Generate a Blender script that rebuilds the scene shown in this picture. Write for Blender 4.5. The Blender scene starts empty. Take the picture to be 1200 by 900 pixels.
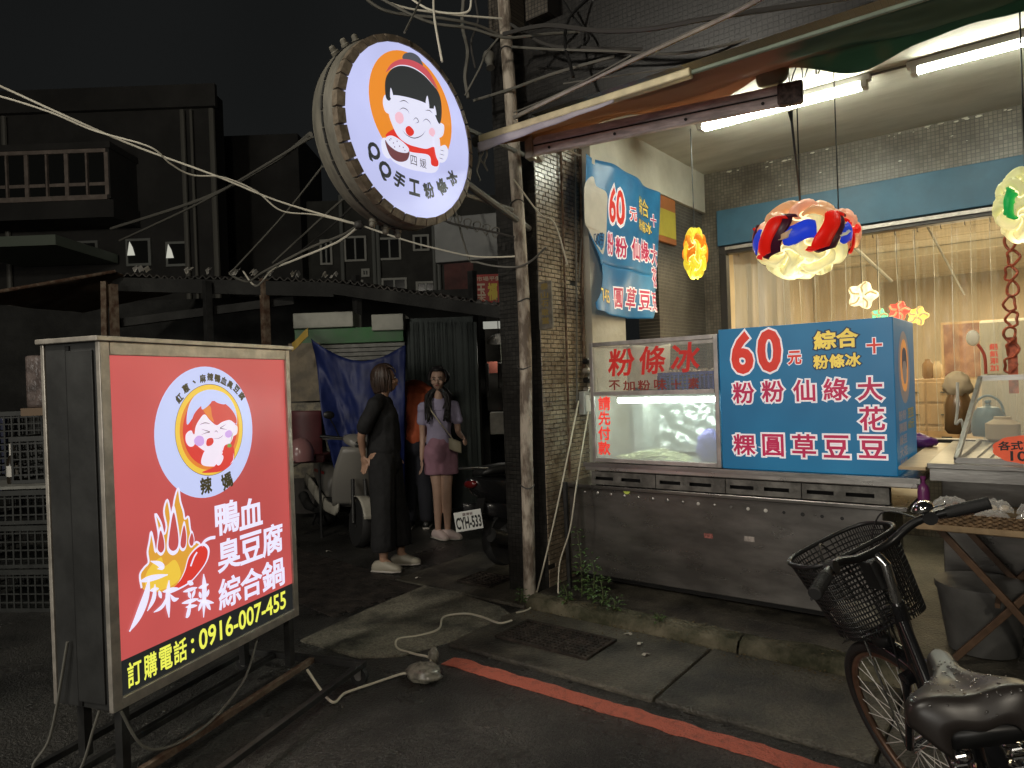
import bpy, bmesh, math, random
from mathutils import Vector, Matrix, Euler, noise
from mathutils.geometry import tessellate_polygon
random.seed(7)
SC = bpy.context.scene
COL = SC.collection
pi = math.pi
R = math.radians
# ------------------------------------------------------------------ camera
# the shop front runs along +X, +Y goes into the shop, the camera stands over the origin
FPX, ROLL, PITCH, CH, YAW = 810.0, R(2.1), R(-0.2), 1.5, R(37.65)
_cy, _sy = math.cos(YAW), math.sin(YAW)
fwd = Vector((-_sy*math.cos(PITCH), _cy*math.cos(PITCH), math.sin(PITCH)))
rt0 = Vector((_cy, _sy, 0))
up0 = rt0.cross(fwd)
rt = rt0*math.cos(ROLL) - up0*math.sin(ROLL)
up = rt0*math.sin(ROLL) + up0*math.cos(ROLL)
cam = bpy.data.cameras.new('camera')
camo = bpy.data.objects.new('camera', cam)
COL.objects.link(camo)
cm = Matrix((( rt.x, up.x, -fwd.x, 0), (rt.y, up.y, -fwd.y, 0), (rt.z, up.z, -fwd.z, CH), (0, 0, 0, 1)))
camo.matrix_world = cm
cam.sensor_width = 36
cam.lens = FPX/1200*36
cam.clip_start = 0.05
cam.clip_end = 500
SC.camera = camo
def ray(px, py):
    x = (px-600)/FPX; u = -(py-450)/FPX
    return rt*x + up*u + fwd
def PX(px, py, a=None, b=None, z=None, d=None):
    """the point of the place seen at a pixel of the photograph, on a plane x=a, y=b, z=z or at depth d"""
    r = ray(px, py)
    if a is not None: t = a/r.x
    elif b is not None: t = b/r.y
    elif z is not None: t = (z-CH)/r.z
    else: t = d
    return Vector((r.x*t, r.y*t, CH+r.z*t))
def PL(px, py, o, n):
    r = ray(px, py); t = (Vector(o)-Vector((0, 0, CH))).dot(n)/r.dot(n)
    return Vector((r.x*t, r.y*t, CH+r.z*t))
CR = Vector((_cy, _sy, 0)); CF = Vector((-_sy, _cy, 0))      # level right and forward of the viewpoint
# ------------------------------------------------------------------ world, lights, exposure
W = bpy.data.worlds.new('World'); SC.world = W; W.use_nodes = True
nt = W.node_tree; nt.nodes.clear()
wo = nt.nodes.new('ShaderNodeOutputWorld'); bg = nt.nodes.new('ShaderNodeBackground')
tc = nt.nodes.new('ShaderNodeTexCoord'); nz = nt.nodes.new('ShaderNodeTexNoise'); cr = nt.nodes.new('ShaderNodeValToRGB')
nz.inputs['Scale'].default_value = 1.6; nz.inputs['Detail'].default_value = 3
cr.color_ramp.elements[0].position = .3; cr.color_ramp.elements[0].color = (.0062, .0067, .0067, 1)
cr.color_ramp.elements[1].position = .8; cr.color_ramp.elements[1].color = (.0115, .0122, .0122, 1)
nt.links.new(tc.outputs['Generated'], nz.inputs['Vector']); nt.links.new(nz.outputs['Fac'], cr.inputs['Fac'])
nt.links.new(cr.outputs['Color'], bg.inputs['Color']); nt.links.new(bg.outputs[0], wo.inputs['Surface'])
bg.inputs['Strength'].default_value = 1.0
SC.view_settings.view_transform = 'Standard'; SC.view_settings.look = 'None'
SC.view_settings.exposure = 0; SC.view_settings.gamma = 1
SC.render.engine = 'CYCLES'
SC.cycles.use_denoising = True
SC.cycles.max_bounces = 7; SC.cycles.transparent_max_bounces = 14
SC.cycles.sample_clamp_indirect = 3.0
SC.cycles.caustics_reflective = False; SC.cycles.caustics_refractive = False
def lamp(name, kind, loc, power, color, size=.1, rot=None, target=None, sx=None, sy=None):
    l = bpy.data.lights.new(name, kind); l.energy = power; l.color = color
    if kind == 'AREA':
        l.size = size
        if sx: l.shape = 'RECTANGLE'; l.size = sx; l.size_y = sy
    else: l.shadow_soft_size = size
    o = bpy.data.objects.new(name, l); COL.objects.link(o); o.location = loc
    if target is not None: o.rotation_euler = (Vector(target)-Vector(loc)).to_track_quat('-Z', 'Y').to_euler()
    return o
# street lamps behind the viewpoint, then an added fill light
lamp('street_lamp_light', 'POINT', (-3.4, -2.6, 5.2), 480, (1.0, .93, .80), .25)
lamp('street_lamp_light', 'POINT', (2.5, -3.4, 4.6), 420, (1.0, .90, .74), .3)
lamp('front_fill_light', 'AREA', (-1.5, -7.5, 2.4), 175, (1.0, .95, .86), sx=5.0, sy=1.6, target=(-2.2, 4, 1.6))  # unseen soft fill, added to brighten undersides, upright faces and people
# ------------------------------------------------------------------ materials
MATS = {}
def lin(c):
    return tuple(((v/255)/12.92 if v/255 <= .04045 else ((v/255+.055)/1.055)**2.4) for v in c)
def mat(name, col, rough=.6, metal=0., var=.0, vs=8., bump=0., bs=60., col2=None, spec=.5, trans=0., sheen=0., coat=0., c2pos=(.4, .65), stretch=None, detail=6):
    if name in MATS: return MATS[name]
    m = bpy.data.materials.new(name); m.use_nodes = True; t = m.node_tree; b = t.nodes['Principled BSDF']
    b.inputs['Base Color'].default_value = (*col, 1); b.inputs['Roughness'].default_value = rough
    b.inputs['Metallic'].default_value = metal; b.inputs['Specular IOR Level'].default_value = spec
    b.inputs['Transmission Weight'].default_value = trans; b.inputs['Coat Weight'].default_value = coat
    geo = t.nodes.new('ShaderNodeTexCoord'); vec = geo.outputs['Object']
    if stretch:
        mp = t.nodes.new('ShaderNodeMapping'); mp.inputs['Scale'].default_value = stretch
        t.links.new(vec, mp.inputs['Vector']); vec = mp.outputs['Vector']
    if var or col2:
        n = t.nodes.new('ShaderNodeTexNoise'); n.inputs['Scale'].default_value = vs; n.inputs['Detail'].default_value = detail
        n.inputs['Roughness'].default_value = .6
        t.links.new(vec, n.inputs['Vector'])
        r = t.nodes.new('ShaderNodeValToRGB'); e = r.color_ramp.elements
        e[0].position, e[1].position = c2pos
        c2 = col2 if col2 else tuple(min(1, v*(1+var)) for v in col)
        c1 = col if col2 else tuple(v*(1-var) for v in col)
        e[0].color = (*c1, 1); e[1].color = (*c2, 1)
        t.links.new(n.outputs['Fac'], r.inputs['Fac']); t.links.new(r.outputs['Color'], b.inputs['Base Color'])
        mr = t.nodes.new('ShaderNodeMapRange'); mr.inputs['To Min'].default_value = max(.03, rough-.12); mr.inputs['To Max'].default_value = min(1, rough+.12)
        n2 = t.nodes.new('ShaderNodeTexNoise'); n2.inputs['Scale'].default_value = vs*2.3; n2.inputs['Detail'].default_value = 4
        t.links.new(vec, n2.inputs['Vector']); t.links.new(n2.outputs['Fac'], mr.inputs['Value']); t.links.new(mr.outputs[0], b.inputs['Roughness'])
    if bump:
        n = t.nodes.new('ShaderNodeTexNoise'); n.inputs['Scale'].default_value = bs; n.inputs['Detail'].default_value = 5
        t.links.new(vec, n.inputs['Vector'])
        bp = t.nodes.new('ShaderNodeBump'); bp.inputs['Strength'].default_value = bump; bp.inputs['Distance'].default_value = .02
        t.links.new(n.outputs['Fac'], bp.inputs['Height']); t.links.new(bp.outputs[0], b.inputs['Normal'])
    MATS[name] = m
    return m
def glow(name, col, s=1., sample=True, base=None, rough=.4, var=0, vs=4):
    """backlit acrylic, lamps, lit diffusers"""
    if name in MATS: return MATS[name]
    m = bpy.data.materials.new(name); m.use_nodes = True; t = m.node_tree; b = t.nodes['Principled BSDF']
    b.inputs['Base Color'].default_value = (*(base or tuple(c*.3 for c in col)), 1)
    b.inputs['Emission Color'].default_value = (*col, 1); b.inputs['Emission Strength'].default_value = s
    b.inputs['Roughness'].default_value = rough
    if var:
        n = t.nodes.new('ShaderNodeTexNoise'); n.inputs['Scale'].default_value = vs; n.inputs['Detail'].default_value = 2
        g = t.nodes.new('ShaderNodeTexCoord'); t.links.new(g.outputs['Object'], n.inputs['Vector'])
        mr = t.nodes.new('ShaderNodeMapRange'); mr.inputs['From Min'].default_value = .3; mr.inputs['From Max'].default_value = .7
        mr.inputs['To Min'].default_value = s*(1-var); mr.inputs['To Max'].default_value = s*(1+var)
        t.links.new(n.outputs['Fac'], mr.inputs['Value']); t.links.new(mr.outputs[0], b.inputs['Emission Strength'])
    if not sample: m.cycles.emission_sampling = 'NONE'
    MATS[name] = m
    return m
def cloth_lit(name, base_m, col, amt=.5):
    """thin canvas: part of the light comes through"""
    t = base_m.node_tree; o = [n for n in t.nodes if n.type == 'OUTPUT_MATERIAL'][0]; b = t.nodes['Principled BSDF']
    tr = t.nodes.new('ShaderNodeBsdfTranslucent'); mx = t.nodes.new('ShaderNodeMixShader'); mx.inputs[0].default_value = amt
    l = b.inputs['Base Color'].links
    if l: t.links.new(l[0].from_socket, tr.inputs['Color'])
    else: tr.inputs['Color'].default_value = (*col, 1)
    t.links.new(b.outputs[0], mx.inputs[1]); t.links.new(tr.outputs[0], mx.inputs[2]); t.links.new(mx.outputs[0], o.inputs[0]); return base_m
def film(name, col, alpha, rough=.15, var=0, vs=5., stretch=None):
    """clear sheet: partly seen through, the rest glossy / tinted"""
    if name in MATS: return MATS[name]
    m = bpy.data.materials.new(name); m.use_nodes = True; t = m.node_tree; t.nodes.clear()
    o = t.nodes.new('ShaderNodeOutputMaterial'); mx = t.nodes.new('ShaderNodeMixShader')
    tr = t.nodes.new('ShaderNodeBsdfTransparent'); p = t.nodes.new('ShaderNodeBsdfPrincipled')
    p.inputs['Base Color'].default_value = (*col, 1); p.inputs['Roughness'].default_value = rough
    mx.inputs[0].default_value = alpha
    if var:
        g = t.nodes.new('ShaderNodeTexCoord'); mp = t.nodes.new('ShaderNodeMapping'); mp.inputs['Scale'].default_value = stretch or (1, 1, 1)
        n = t.nodes.new('ShaderNodeTexNoise'); n.inputs['Scale'].default_value = vs; n.inputs['Detail'].default_value = 4
        t.links.new(g.outputs['Object'], mp.inputs['Vector']); t.links.new(mp.outputs[0], n.inputs['Vector'])
        mr = t.nodes.new('ShaderNodeMapRange'); mr.inputs['From Min'].default_value = .35; mr.inputs['From Max'].default_value = .7
        mr.inputs['To Min'].default_value = max(0, alpha-var); mr.inputs['To Max'].default_value = min(1, alpha+var)
        t.links.new(n.outputs['Fac'], mr.inputs['Value']); t.links.new(mr.outputs[0], mx.inputs[0])
    t.links.new(tr.outputs[0], mx.inputs[1]); t.links.new(p.outputs[0], mx.inputs[2]); t.links.new(mx.outputs[0], o.inputs[0])
    MATS[name] = m
    return m
# ------------------------------------------------------------------ mesh helpers (all in place coordinates)
class MB:
    def __init__(s, M=None): s.v = []; s.f = []; s.M = M or Matrix.Identity(4)
    def add(s, vs, fs):
        k = len(s.v); M = s.M
        s.v += [M @ Vector(p) for p in vs]; s.f += [tuple(i+k for i in f) for f in fs]; return s
    def box(s, x0, x1, y0, y1, z0, z1):
        if x0 > x1: x0, x1 = x1, x0
        if y0 > y1: y0, y1 = y1, y0
        if z0 > z1: z0, z1 = z1, z0
        return s.add([(x0,y0,z0),(x1,y0,z0),(x1,y1,z0),(x0,y1,z0),(x0,y0,z1),(x1,y0,z1),(x1,y1,z1),(x0,y1,z1)],
                     [(0,3,2,1),(4,5,6,7),(0,1,5,4),(1,2,6,5),(2,3,7,6),(3,0,4,7)])
    def obox(s, o, u, v, w):
        """box from corner o with edge vectors u, v, w"""
        o, u, v, w = map(Vector, (o, u, v, w))
        if u.cross(v).dot(w) < 0: u, v = v, u
        return s.add([o, o+u, o+u+v, o+v, o+w, o+u+w, o+u+v+w, o+v+w],
                     [(0,3,2,1),(4,5,6,7),(0,1,5,4),(1,2,6,5),(2,3,7,6),(3,0,4,7)])
    def beam(s, p, q, w, h, upv=(0, 0, 1)):
        p, q = Vector(p), Vector(q); d = (q-p).normalized(); sd = d.cross(Vector(upv))
        if sd.length < 1e-3: sd = d.cross(Vector((1, 0, 0)))
        sd.normalize(); u = sd.cross(d)
        return s.obox(p-sd*w/2-u*h/2, q-p, sd*w, u*h)
    def tube(s, pts, r, n=8, cap=True, closed=False, flat=1.):
        pts = [Vector(p) for p in pts]; m = len(pts)
        rr = r if isinstance(r, (list, tuple)) else [r]*m
        vs = []; prev = None
        for i, p in enumerate(pts):
            if closed: t = pts[(i+1) % m]-pts[i-1]
            else: t = pts[min(i+1, m-1)]-pts[max(i-1, 0)]
            if t.length < 1e-9: t = Vector((0, 0, 1))
            t.normalize()
            if prev is None:
                x = t.orthogonal().normalized() if abs(t.z) > .95 else t.cross(Vector((0, 0, 1))).normalized()
            else:
                x = prev-t*prev.dot(t)
                x = x.normalized() if x.length > 1e-6 else t.orthogonal().normalized()
            prev = x; y = t.cross(x)
            for k in range(n):
                a = 2*pi*k/n; vs.append(p+x*math.cos(a)*rr[i]+y*math.sin(a)*rr[i]*flat)
        fs = []
        for i in range(m if closed else m-1):
            j = (i+1) % m
            for k in range(n):
                l = (k+1) % n; fs.append((i*n+k, i*n+l, j*n+l, j*n+k))
        if cap and not closed: fs += [tuple(range(n))[::-1], tuple((m-1)*n+k for k in range(n))]
        return s.add(vs, fs)
    def cyl(s, p, q, r0, r1=None, n=16): return s.tube([p, q], [r0, r0 if r1 is None else r1], n)
    def lathe(s, c, prof, axis=(0, 0, 1), n=24):
        """prof: (radius, height) along axis from c"""
        c = Vector(c); a = Vector(axis).normalized(); x = a.orthogonal().normalized(); y = a.cross(x)
        vs = []; fs = []
        for r, h in prof:
            for k in range(n):
                t = 2*pi*k/n; vs.append(c+a*h+(x*math.cos(t)+y*math.sin(t))*max(r, 1e-4))
        for i in range(len(prof)-1):
            for k in range(n):
                l = (k+1) % n; fs.append((i*n+k, i*n+l, (i+1)*n+l, (i+1)*n+k))
        fs += [tuple(range(n))[::-1], tuple((len(prof)-1)*n+k for k in range(n))]
        return s.add(vs, fs)
    def ball(s, c, r, n=12, m=8, M=None):
        c = Vector(c); r = Vector(r) if hasattr(r, '__len__') else Vector((r, r, r))
        vs = []; fs = []
        for i in range(m+1):
            t = pi*i/m
            for k in range(n):
                a = 2*pi*k/n; p = Vector((r.x*math.sin(t)*math.cos(a), r.y*math.sin(t)*math.sin(a), r.z*math.cos(t)))
                vs.append(c+(M @ p if M else p))
        for i in range(m):
            for k in range(n):
                l = (k+1) % n; fs.append((i*n+k, (i+1)*n+k, (i+1)*n+l, i*n+l))
        return s.add(vs, fs)
    def grid(s, f, nu, nv, close_u=False):
        vs = [f(i/nu, j/nv) for j in range(nv+1) for i in range(nu+1)]
        return s.add(vs, [(j*(nu+1)+i, j*(nu+1)+i+1, (j+1)*(nu+1)+i+1, (j+1)*(nu+1)+i) for j in range(nv) for i in range(nu)])
    def sheet(s, f, nu, nv, th=.003):
        """a sheet with real thickness"""
        k0 = len(s.v); s.grid(f, nu, nv); n = len(s.v)-k0
        top = s.v[k0:]
        nor = [Vector() for _ in top]
        for fc in s.f[-(nu*nv):]:
            a, b, c = (s.v[i] for i in fc[:3]); m = (b-a).cross(c-a)
            if m.length > 0:
                m.normalize()
                for i in fc: nor[i-k0] += m
        s.v += [p-(q.normalized() if q.length else Vector((0, 0, 1)))*th for p, q in zip(top, nor)]
        s.f += [tuple(i+n for i in reversed(fc)) for fc in s.f[-(nu*nv):]]
        ring = [i for i in range(nu)]+[nu+j*(nu+1) for j in range(nv)]+[(nv+1)*(nu+1)-1-i for i in range(nu)]+[(nv-j)*(nu+1) for j in range(nv)]
        for i in range(len(ring)):
            a, b = ring[i]+k0, ring[(i+1) % len(ring)]+k0
            s.f.append((b, a, a+n, b+n))
        return s
    def poly(s, pts, nrm=None, th=0):
        """filled outline, with thickness th to the back when given"""
        pts = [Vector(p) for p in pts]; k = len(pts)
        tri = [tuple(t) for t in tessellate_polygon([pts])]
        def area_n(t): a, b, c = (pts[i] for i in t); return (b-a).cross(c-a)
        if nrm is not None:
            nrm = Vector(nrm); tri = [t if area_n(t).dot(nrm) > 0 else t[::-1] for t in tri]
        s.add(pts, tri)
        if th:
            n = Vector(nrm).normalized()*th
            s.add([p-n for p in pts], [t[::-1] for t in tri])
            s.add(pts+[p-n for p in pts], [(i, (i+1) % k, k+(i+1) % k, k+i) for i in range(k)])
        return s
def link(o): COL.objects.link(o); return o
WM = {}
def wm(o):
    return WM.get(o.name, Matrix.Identity(4)) if o else Matrix.Identity(4)
def tag(o, label=None, cat=None, group=None, kind=None):
    if label: o['label'] = label
    if cat: o['category'] = cat
    if group: o['group'] = group
    if kind: o['kind'] = kind
    return o
def thing(name, label, cat, loc, group=None, rz=0.):
    o = link(bpy.data.objects.new(name, None)); o.location = loc; o.rotation_euler = (0, 0, rz); o.empty_display_size = .1
    WM[o.name] = Matrix.Translation(Vector(loc)) @ Matrix.Rotation(rz, 4, 'Z')
    return tag(o, label, cat, group)
def obj(name, mb, m, parent=None, smooth=False, bev=0., kind=None, label=None, base=None, solid=0.):
    me = bpy.data.meshes.new(name)
    M = wm(parent)
    if parent is None:
        if base is None:
            base = Vector((sum(v.x for v in mb.v)/len(mb.v), sum(v.y for v in mb.v)/len(mb.v), min(v.z for v in mb.v)))
        own = Matrix.Translation(base)
    else: own = M
    I = own.inverted()
    me.from_pydata([I @ v for v in mb.v], [], mb.f); me.update()
    me.materials.append(m)
    o = link(bpy.data.objects.new(name, me))
    if parent is None: o.location = base
    else: o.parent = parent
    WM[o.name] = own
    if smooth:
        for p in me.polygons: p.use_smooth = True
        if smooth != 'all':
            md = None
            try: me.set_sharp_from_angle(angle=R(40))
            except Exception: pass
    if solid:
        md = o.modifiers.new('solid', 'SOLIDIFY'); md.thickness = solid; md.offset = 0
    if bev:
        md = o.modifiers.new('bevel', 'BEVEL'); md.width = bev; md.segments = 2; md.limit_method = 'ANGLE'; md.angle_limit = R(40)
    return tag(o, label, kind=kind)
def struct(name, mb, m, **k): return obj(name, mb, m, kind='structure', **k)
def copy_tree(o, loc=None, rz=None, label=None, parent=None):
    c = o.copy(); COL.objects.link(c)
    if parent: c.parent = parent
    if loc is not None: c.location = loc
    if rz is not None: c.rotation_euler = (0, 0, rz)
    if label: c['label'] = label
    for ch in list(o.children): copy_tree(ch, parent=c)
    return c
def spline(pts, n=8):
    """Catmull-Rom through the points"""
    P = [Vector(p) for p in pts]; out = []
    for i in range(len(P)-1):
        a, b, c, d = P[max(i-1, 0)], P[i], P[i+1], P[min(i+2, len(P)-1)]
        for k in range(n):
            t = k/n
            out.append(.5*((2*b)+(c-a)*t+(2*a-5*b+4*c-d)*t*t+(3*b-a-3*c+d)*t**3))
    return out+[P[-1]]
def closed_spline(pts, n=6):
    P = [Vector(p) for p in pts]; m = len(P); out = []
    for i in range(m):
        a, b, c, d = P[i-1], P[i], P[(i+1) % m], P[(i+2) % m]
        for k in range(n):
            t = k/n
            out.append(.5*((2*b)+(c-a)*t+(2*a-5*b+4*c-d)*t*t+(3*b-a-3*c+d)*t**3))
    return out
def remeshed(mb, vox, smooth_it=2):
    """one continuous surface out of overlapping limbs; returns a new MB"""
    me = bpy.data.meshes.new('tmp'); me.from_pydata(mb.v, [], mb.f); me.update()
    o = bpy.data.objects.new('tmp', me); COL.objects.link(o)
    r = o.modifiers.new('r', 'REMESH'); r.mode = 'VOXEL'; r.voxel_size = vox
    if smooth_it:
        sm = o.modifiers.new('s', 'SMOOTH'); sm.iterations = smooth_it; sm.factor = .5
    dg = bpy.context.evaluated_depsgraph_get(); ev = o.evaluated_get(dg).to_mesh()
    out = MB(); out.v = [v.co.copy() for v in ev.vertices]; out.f = [tuple(p.vertices) for p in ev.polygons]
    bpy.data.objects.remove(o); bpy.data.meshes.remove(me)
    return out
# ------------------------------------------------------------------ lettering: flat print laid on a plane
_glyph = {}
def glyph(s, bold):
    """(vertices, faces, bbox) of one line of writing at size 1; bold is the stroke drawn round the outline"""
    key = (s, round(bold, 4))
    if key in _glyph: return _glyph[key]
    vs, fs = [], []
    def grab(fill):
        c = bpy.data.curves.new('t', 'FONT'); c.body = s; c.resolution_u = 3
        if not fill: c.fill_mode = 'NONE'; c.bevel_depth = bold; c.bevel_resolution = 0
        o = bpy.data.objects.new('t', c); COL.objects.link(o)
        dg = bpy.context.evaluated_depsgraph_get(); e = o.evaluated_get(dg); me = e.to_mesh()
        k = len(vs)
        vs.extend((v.co.x, v.co.y, 0. if fill else (v.co.z*.02)) for v in me.vertices)
        fs.extend(tuple(i+k for i in p.vertices) for p in me.polygons)
        e.to_mesh_clear(); bpy.data.objects.remove(o); bpy.data.curves.remove(c)
    grab(True)
    xs = [v[0] for v in vs]; ys = [v[1] for v in vs]
    bb = (min(xs), min(ys), max(xs), max(ys))
    if bold: grab(False)
    _glyph[key] = (vs, fs, bb)
    return _glyph[key]
def write(mb, s, x0, y0, x1, y1, place, bold=.03, lift=0., rot=0., shear=0.):
    """fit the writing into the box x0..x1, y0..y1 of a surface; place(x, y, h) gives the point h proud of it"""
    vs, fs, bb = glyph(s, bold)
    sx = (x1-x0)/(bb[2]-bb[0]); sy = (y1-y0)/(bb[3]-bb[1]); cx, cy = (x0+x1)/2, (y0+y1)/2
    cr_, sr_ = math.cos(rot), math.sin(rot)
    P = []
    for x, y, z in vs:
        u = (x-bb[0])*sx+x0-cx; v = (y-bb[1])*sy+y0-cy; u += v*shear
        P.append(place(cx+u*cr_-v*sr_, cy+u*sr_+v*cr_, lift+z*min(sx, sy)))
    mb.add(P, fs); return mb
def stroke(mb, pts, w, place, lift=0., taper=False):
    """a drawn line of width w on a surface"""
    P = [Vector((p[0], p[1])) for p in pts]; n = len(P); vs = []
    for i, p in enumerate(P):
        t = P[min(i+1, n-1)]-P[max(i-1, 0)]
        if t.length < 1e-9: t = Vector((1, 0))
        t.normalize(); q = Vector((-t.y, t.x)); k = w/2
        if taper: k *= max(.15, math.sin(pi*min(max(i/(n-1), .06), .94)))
        vs += [place(*(p+q*k), lift), place(*(p-q*k), lift)]
    mb.add(vs, [(2*i, 2*i+1, 2*i+3, 2*i+2) for i in range(n-1)]); return mb
def shape(mb, pts, place, lift=0., smooth=True, n=5):
    P = [(p[0], p[1], 0) for p in pts]
    if smooth: P = closed_spline(P, n)
    P = [Vector((p[0], p[1], 0)) for p in P]
    tri = [tuple(t) for t in tessellate_polygon([P])]
    mb.add([place(p[0], p[1], lift) for p in P], tri); return mb
def ell(cx, cy, rx, ry, n=40, rot=0.):
    c, s_ = math.cos(rot), math.sin(rot)
    return [(cx+rx*math.cos(2*pi*k/n)*c-ry*math.sin(2*pi*k/n)*s_, cy+rx*math.cos(2*pi*k/n)*s_+ry*math.sin(2*pi*k/n)*c) for k in range(n)]
# ------------------------------------------------------------------ shared materials
def tilemat(name, axes, w, h, col, col2, mortar, rough=.35, gap=.003, bump=.5, off=0.):
    m = bpy.data.materials.new(name); m.use_nodes = True; t = m.node_tree; b = t.nodes['Principled BSDF']
    g = t.nodes.new('ShaderNodeNewGeometry'); sp = t.nodes.new('ShaderNodeSeparateXYZ'); cb = t.nodes.new('ShaderNodeCombineXYZ')
    t.links.new(g.outputs['Position'], sp.inputs[0])
    t.links.new(sp.outputs[axes[0].upper()], cb.inputs[0]); t.links.new(sp.outputs[axes[1].upper()], cb.inputs[1])
    br = t.nodes.new('ShaderNodeTexBrick'); br.offset = off; br.squash = 1
    br.inputs['Scale'].default_value = 1; br.inputs['Brick Width'].default_value = w; br.inputs['Row Height'].default_value = h
    br.inputs['Mortar Size'].default_value = gap; br.inputs['Mortar Smooth'].default_value = .2
    br.inputs['Color1'].default_value = (*col, 1); br.inputs['Color2'].default_value = (*col2, 1); br.inputs['Mortar'].default_value = (*mortar, 1)
    t.links.new(cb.outputs[0], br.inputs['Vector'])
    n = t.nodes.new('ShaderNodeTexNoise'); n.inputs['Scale'].default_value = 3; n.inputs['Detail'].default_value = 6; t.links.new(g.outputs['Position'], n.inputs['Vector'])
    mx = t.nodes.new('ShaderNodeMix'); mx.data_type = 'RGBA'; mx.blend_type = 'MULTIPLY'; mx.inputs[0].default_value = .8
    r = t.nodes.new('ShaderNodeValToRGB'); r.color_ramp.elements[0].position = .35; r.color_ramp.elements[0].color = (.45, .42, .38, 1); r.color_ramp.elements[1].position = .6
    t.links.new(n.outputs['Fac'], r.inputs['Fac']); t.links.new(br.outputs['Color'], mx.inputs[6]); t.links.new(r.outputs['Color'], mx.inputs[7])
    t.links.new(mx.outputs[2], b.inputs['Base Color'])
    bp = t.nodes.new('ShaderNodeBump'); bp.inputs['Strength'].default_value = bump; bp.inputs['Distance'].default_value = .004; bp.invert = True
    t.links.new(br.outputs['Fac'], bp.inputs['Height']); t.links.new(bp.outputs[0], b.inputs['Normal'])
    b.inputs['Roughness'].default_value = rough
    MATS[name] = m; return m
m_asph = mat('asphalt', (.014, .014, .013), .30, col2=(.064, .062, .056), vs=1.6, bump=1., bs=95, c2pos=(.40, .70), detail=14)
def speckle(m, sc=260, lo=.62, hi=1.9):
    t = m.node_tree; b = t.nodes['Principled BSDF']; src = b.inputs['Base Color'].links[0].from_socket
    g = t.nodes.new('ShaderNodeTexCoord'); v = t.nodes.new('ShaderNodeTexVoronoi'); v.inputs['Scale'].default_value = sc
    r = t.nodes.new('ShaderNodeMapRange'); r.inputs['To Min'].default_value = lo; r.inputs['To Max'].default_value = hi
    sp = t.nodes.new('ShaderNodeSeparateColor'); mx = t.nodes.new('ShaderNodeVectorMath'); mx.operation = 'SCALE'
    t.links.new(g.outputs['Object'], v.inputs['Vector']); t.links.new(v.outputs['Color'], sp.inputs[0]); t.links.new(sp.outputs[0], r.inputs['Value'])
    t.links.new(src, mx.inputs[0]); t.links.new(r.outputs[0], mx.inputs['Scale']); t.links.new(mx.outputs[0], b.inputs['Base Color']); return m
speckle(m_asph, 90)
m_conc = mat('stained_concrete', (.022, .021, .017), .42, col2=(.115, .105, .080), vs=3.2, bump=.6, bs=70, c2pos=(.38, .66), detail=10)
speckle(m_conc, 110, .75, 1.4)
m_concl = mat('pale_concrete', (.04, .038, .03), .8, col2=(.21, .195, .15), vs=2.8, bump=.6, bs=60, c2pos=(.36, .56), detail=10)
speckle(m_concl, 110, .7, 1.4)
m_moss = mat('mossy_concrete', (.035, .036, .016), .9, col2=(.17, .15, .10), vs=6, bump=1., bs=40, c2pos=(.4, .7), detail=10)
m_plast = mat('old_cream_plaster', (.50, .47, .38), .75, col2=(.66, .63, .53), vs=2.2, bump=.25, bs=20, c2pos=(.3, .6), detail=8)
m_ceil = mat('ceiling_paint', (.50, .47, .38), .7, col2=(.66, .63, .53), vs=1.4, bump=.12, bs=12, c2pos=(.35, .62), detail=8, stretch=(1, 3, 1))
m_steel = mat('dull_stainless', (.34, .33, .31), .34, .85, var=.22, vs=3, bump=.05, bs=30, stretch=(1, 1, 6))
m_bsteel = mat('bright_stainless', (.50, .48, .45), .3, .8, var=.15, vs=6)
m_dsteel = mat('dark_painted_steel', (.035, .035, .034), .5, .3, var=.3, vs=9)
m_alu = mat('aluminium', (.52, .48, .42), .42, .6, var=.18, vs=14, bump=.05, bs=40)
m_black = mat('black_plastic', (.012, .012, .012), .42)
m_rub = mat('black_rubber', (.014, .014, .014), .7)
m_white = mat('white_paint', (.62, .60, .55), .5, var=.12, vs=7)
m_wire = mat('pale_cable', (.62, .58, .46), .55)
m_dwire = mat('dark_cable', (.055, .052, .048), .55)
m_gwire = mat('grey_cable', (.15, .145, .125), .55)
m_dark = mat('dark_wall', (.028, .028, .026), .85, var=.4, vs=2, bump=.4, bs=30)
m_rust = mat('rusty_steel', (.09, .045, .025), .8, col2=(.22, .17, .12), vs=12, bump=.4, bs=60)
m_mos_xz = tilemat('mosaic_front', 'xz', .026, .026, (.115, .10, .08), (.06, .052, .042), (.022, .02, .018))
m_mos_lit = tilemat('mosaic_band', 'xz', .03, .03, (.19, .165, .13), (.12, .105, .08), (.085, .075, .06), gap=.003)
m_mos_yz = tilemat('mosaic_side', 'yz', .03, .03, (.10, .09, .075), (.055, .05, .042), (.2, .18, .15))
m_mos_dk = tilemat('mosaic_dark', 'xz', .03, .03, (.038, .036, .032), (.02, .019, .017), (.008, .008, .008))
m_blue = mat('blue_beam_paint', (.045, .13, .20), .5, var=.18, vs=1.5, bump=.05)
# ------------------------------------------------------------------ ground
g = MB().box(-70, 45, -30, 60, -.3, 0)
struct('road', g, m_asph)
# red no-parking line with worn edges
mb = MB(); n = 150
def redpt(u, v):
    a = -2.60+u*3.9; e = (noise.noise(Vector((a*9, v*7, 1)))*.02+noise.noise(Vector((a*40, v*3, 5)))*.006)
    return Vector((a, 2.668+v*.105+e*(1 if v in (0, 1) else 0), .005))
mb.sheet(redpt, n, 2, .0045)
m_red = mat('worn_red_road_paint', (.66, .17, .11), .5, col2=(.28, .08, .055), vs=22, bump=.9, bs=120, c2pos=(.5, .8), detail=9)
struct('road_line', mb, m_red)
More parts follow.
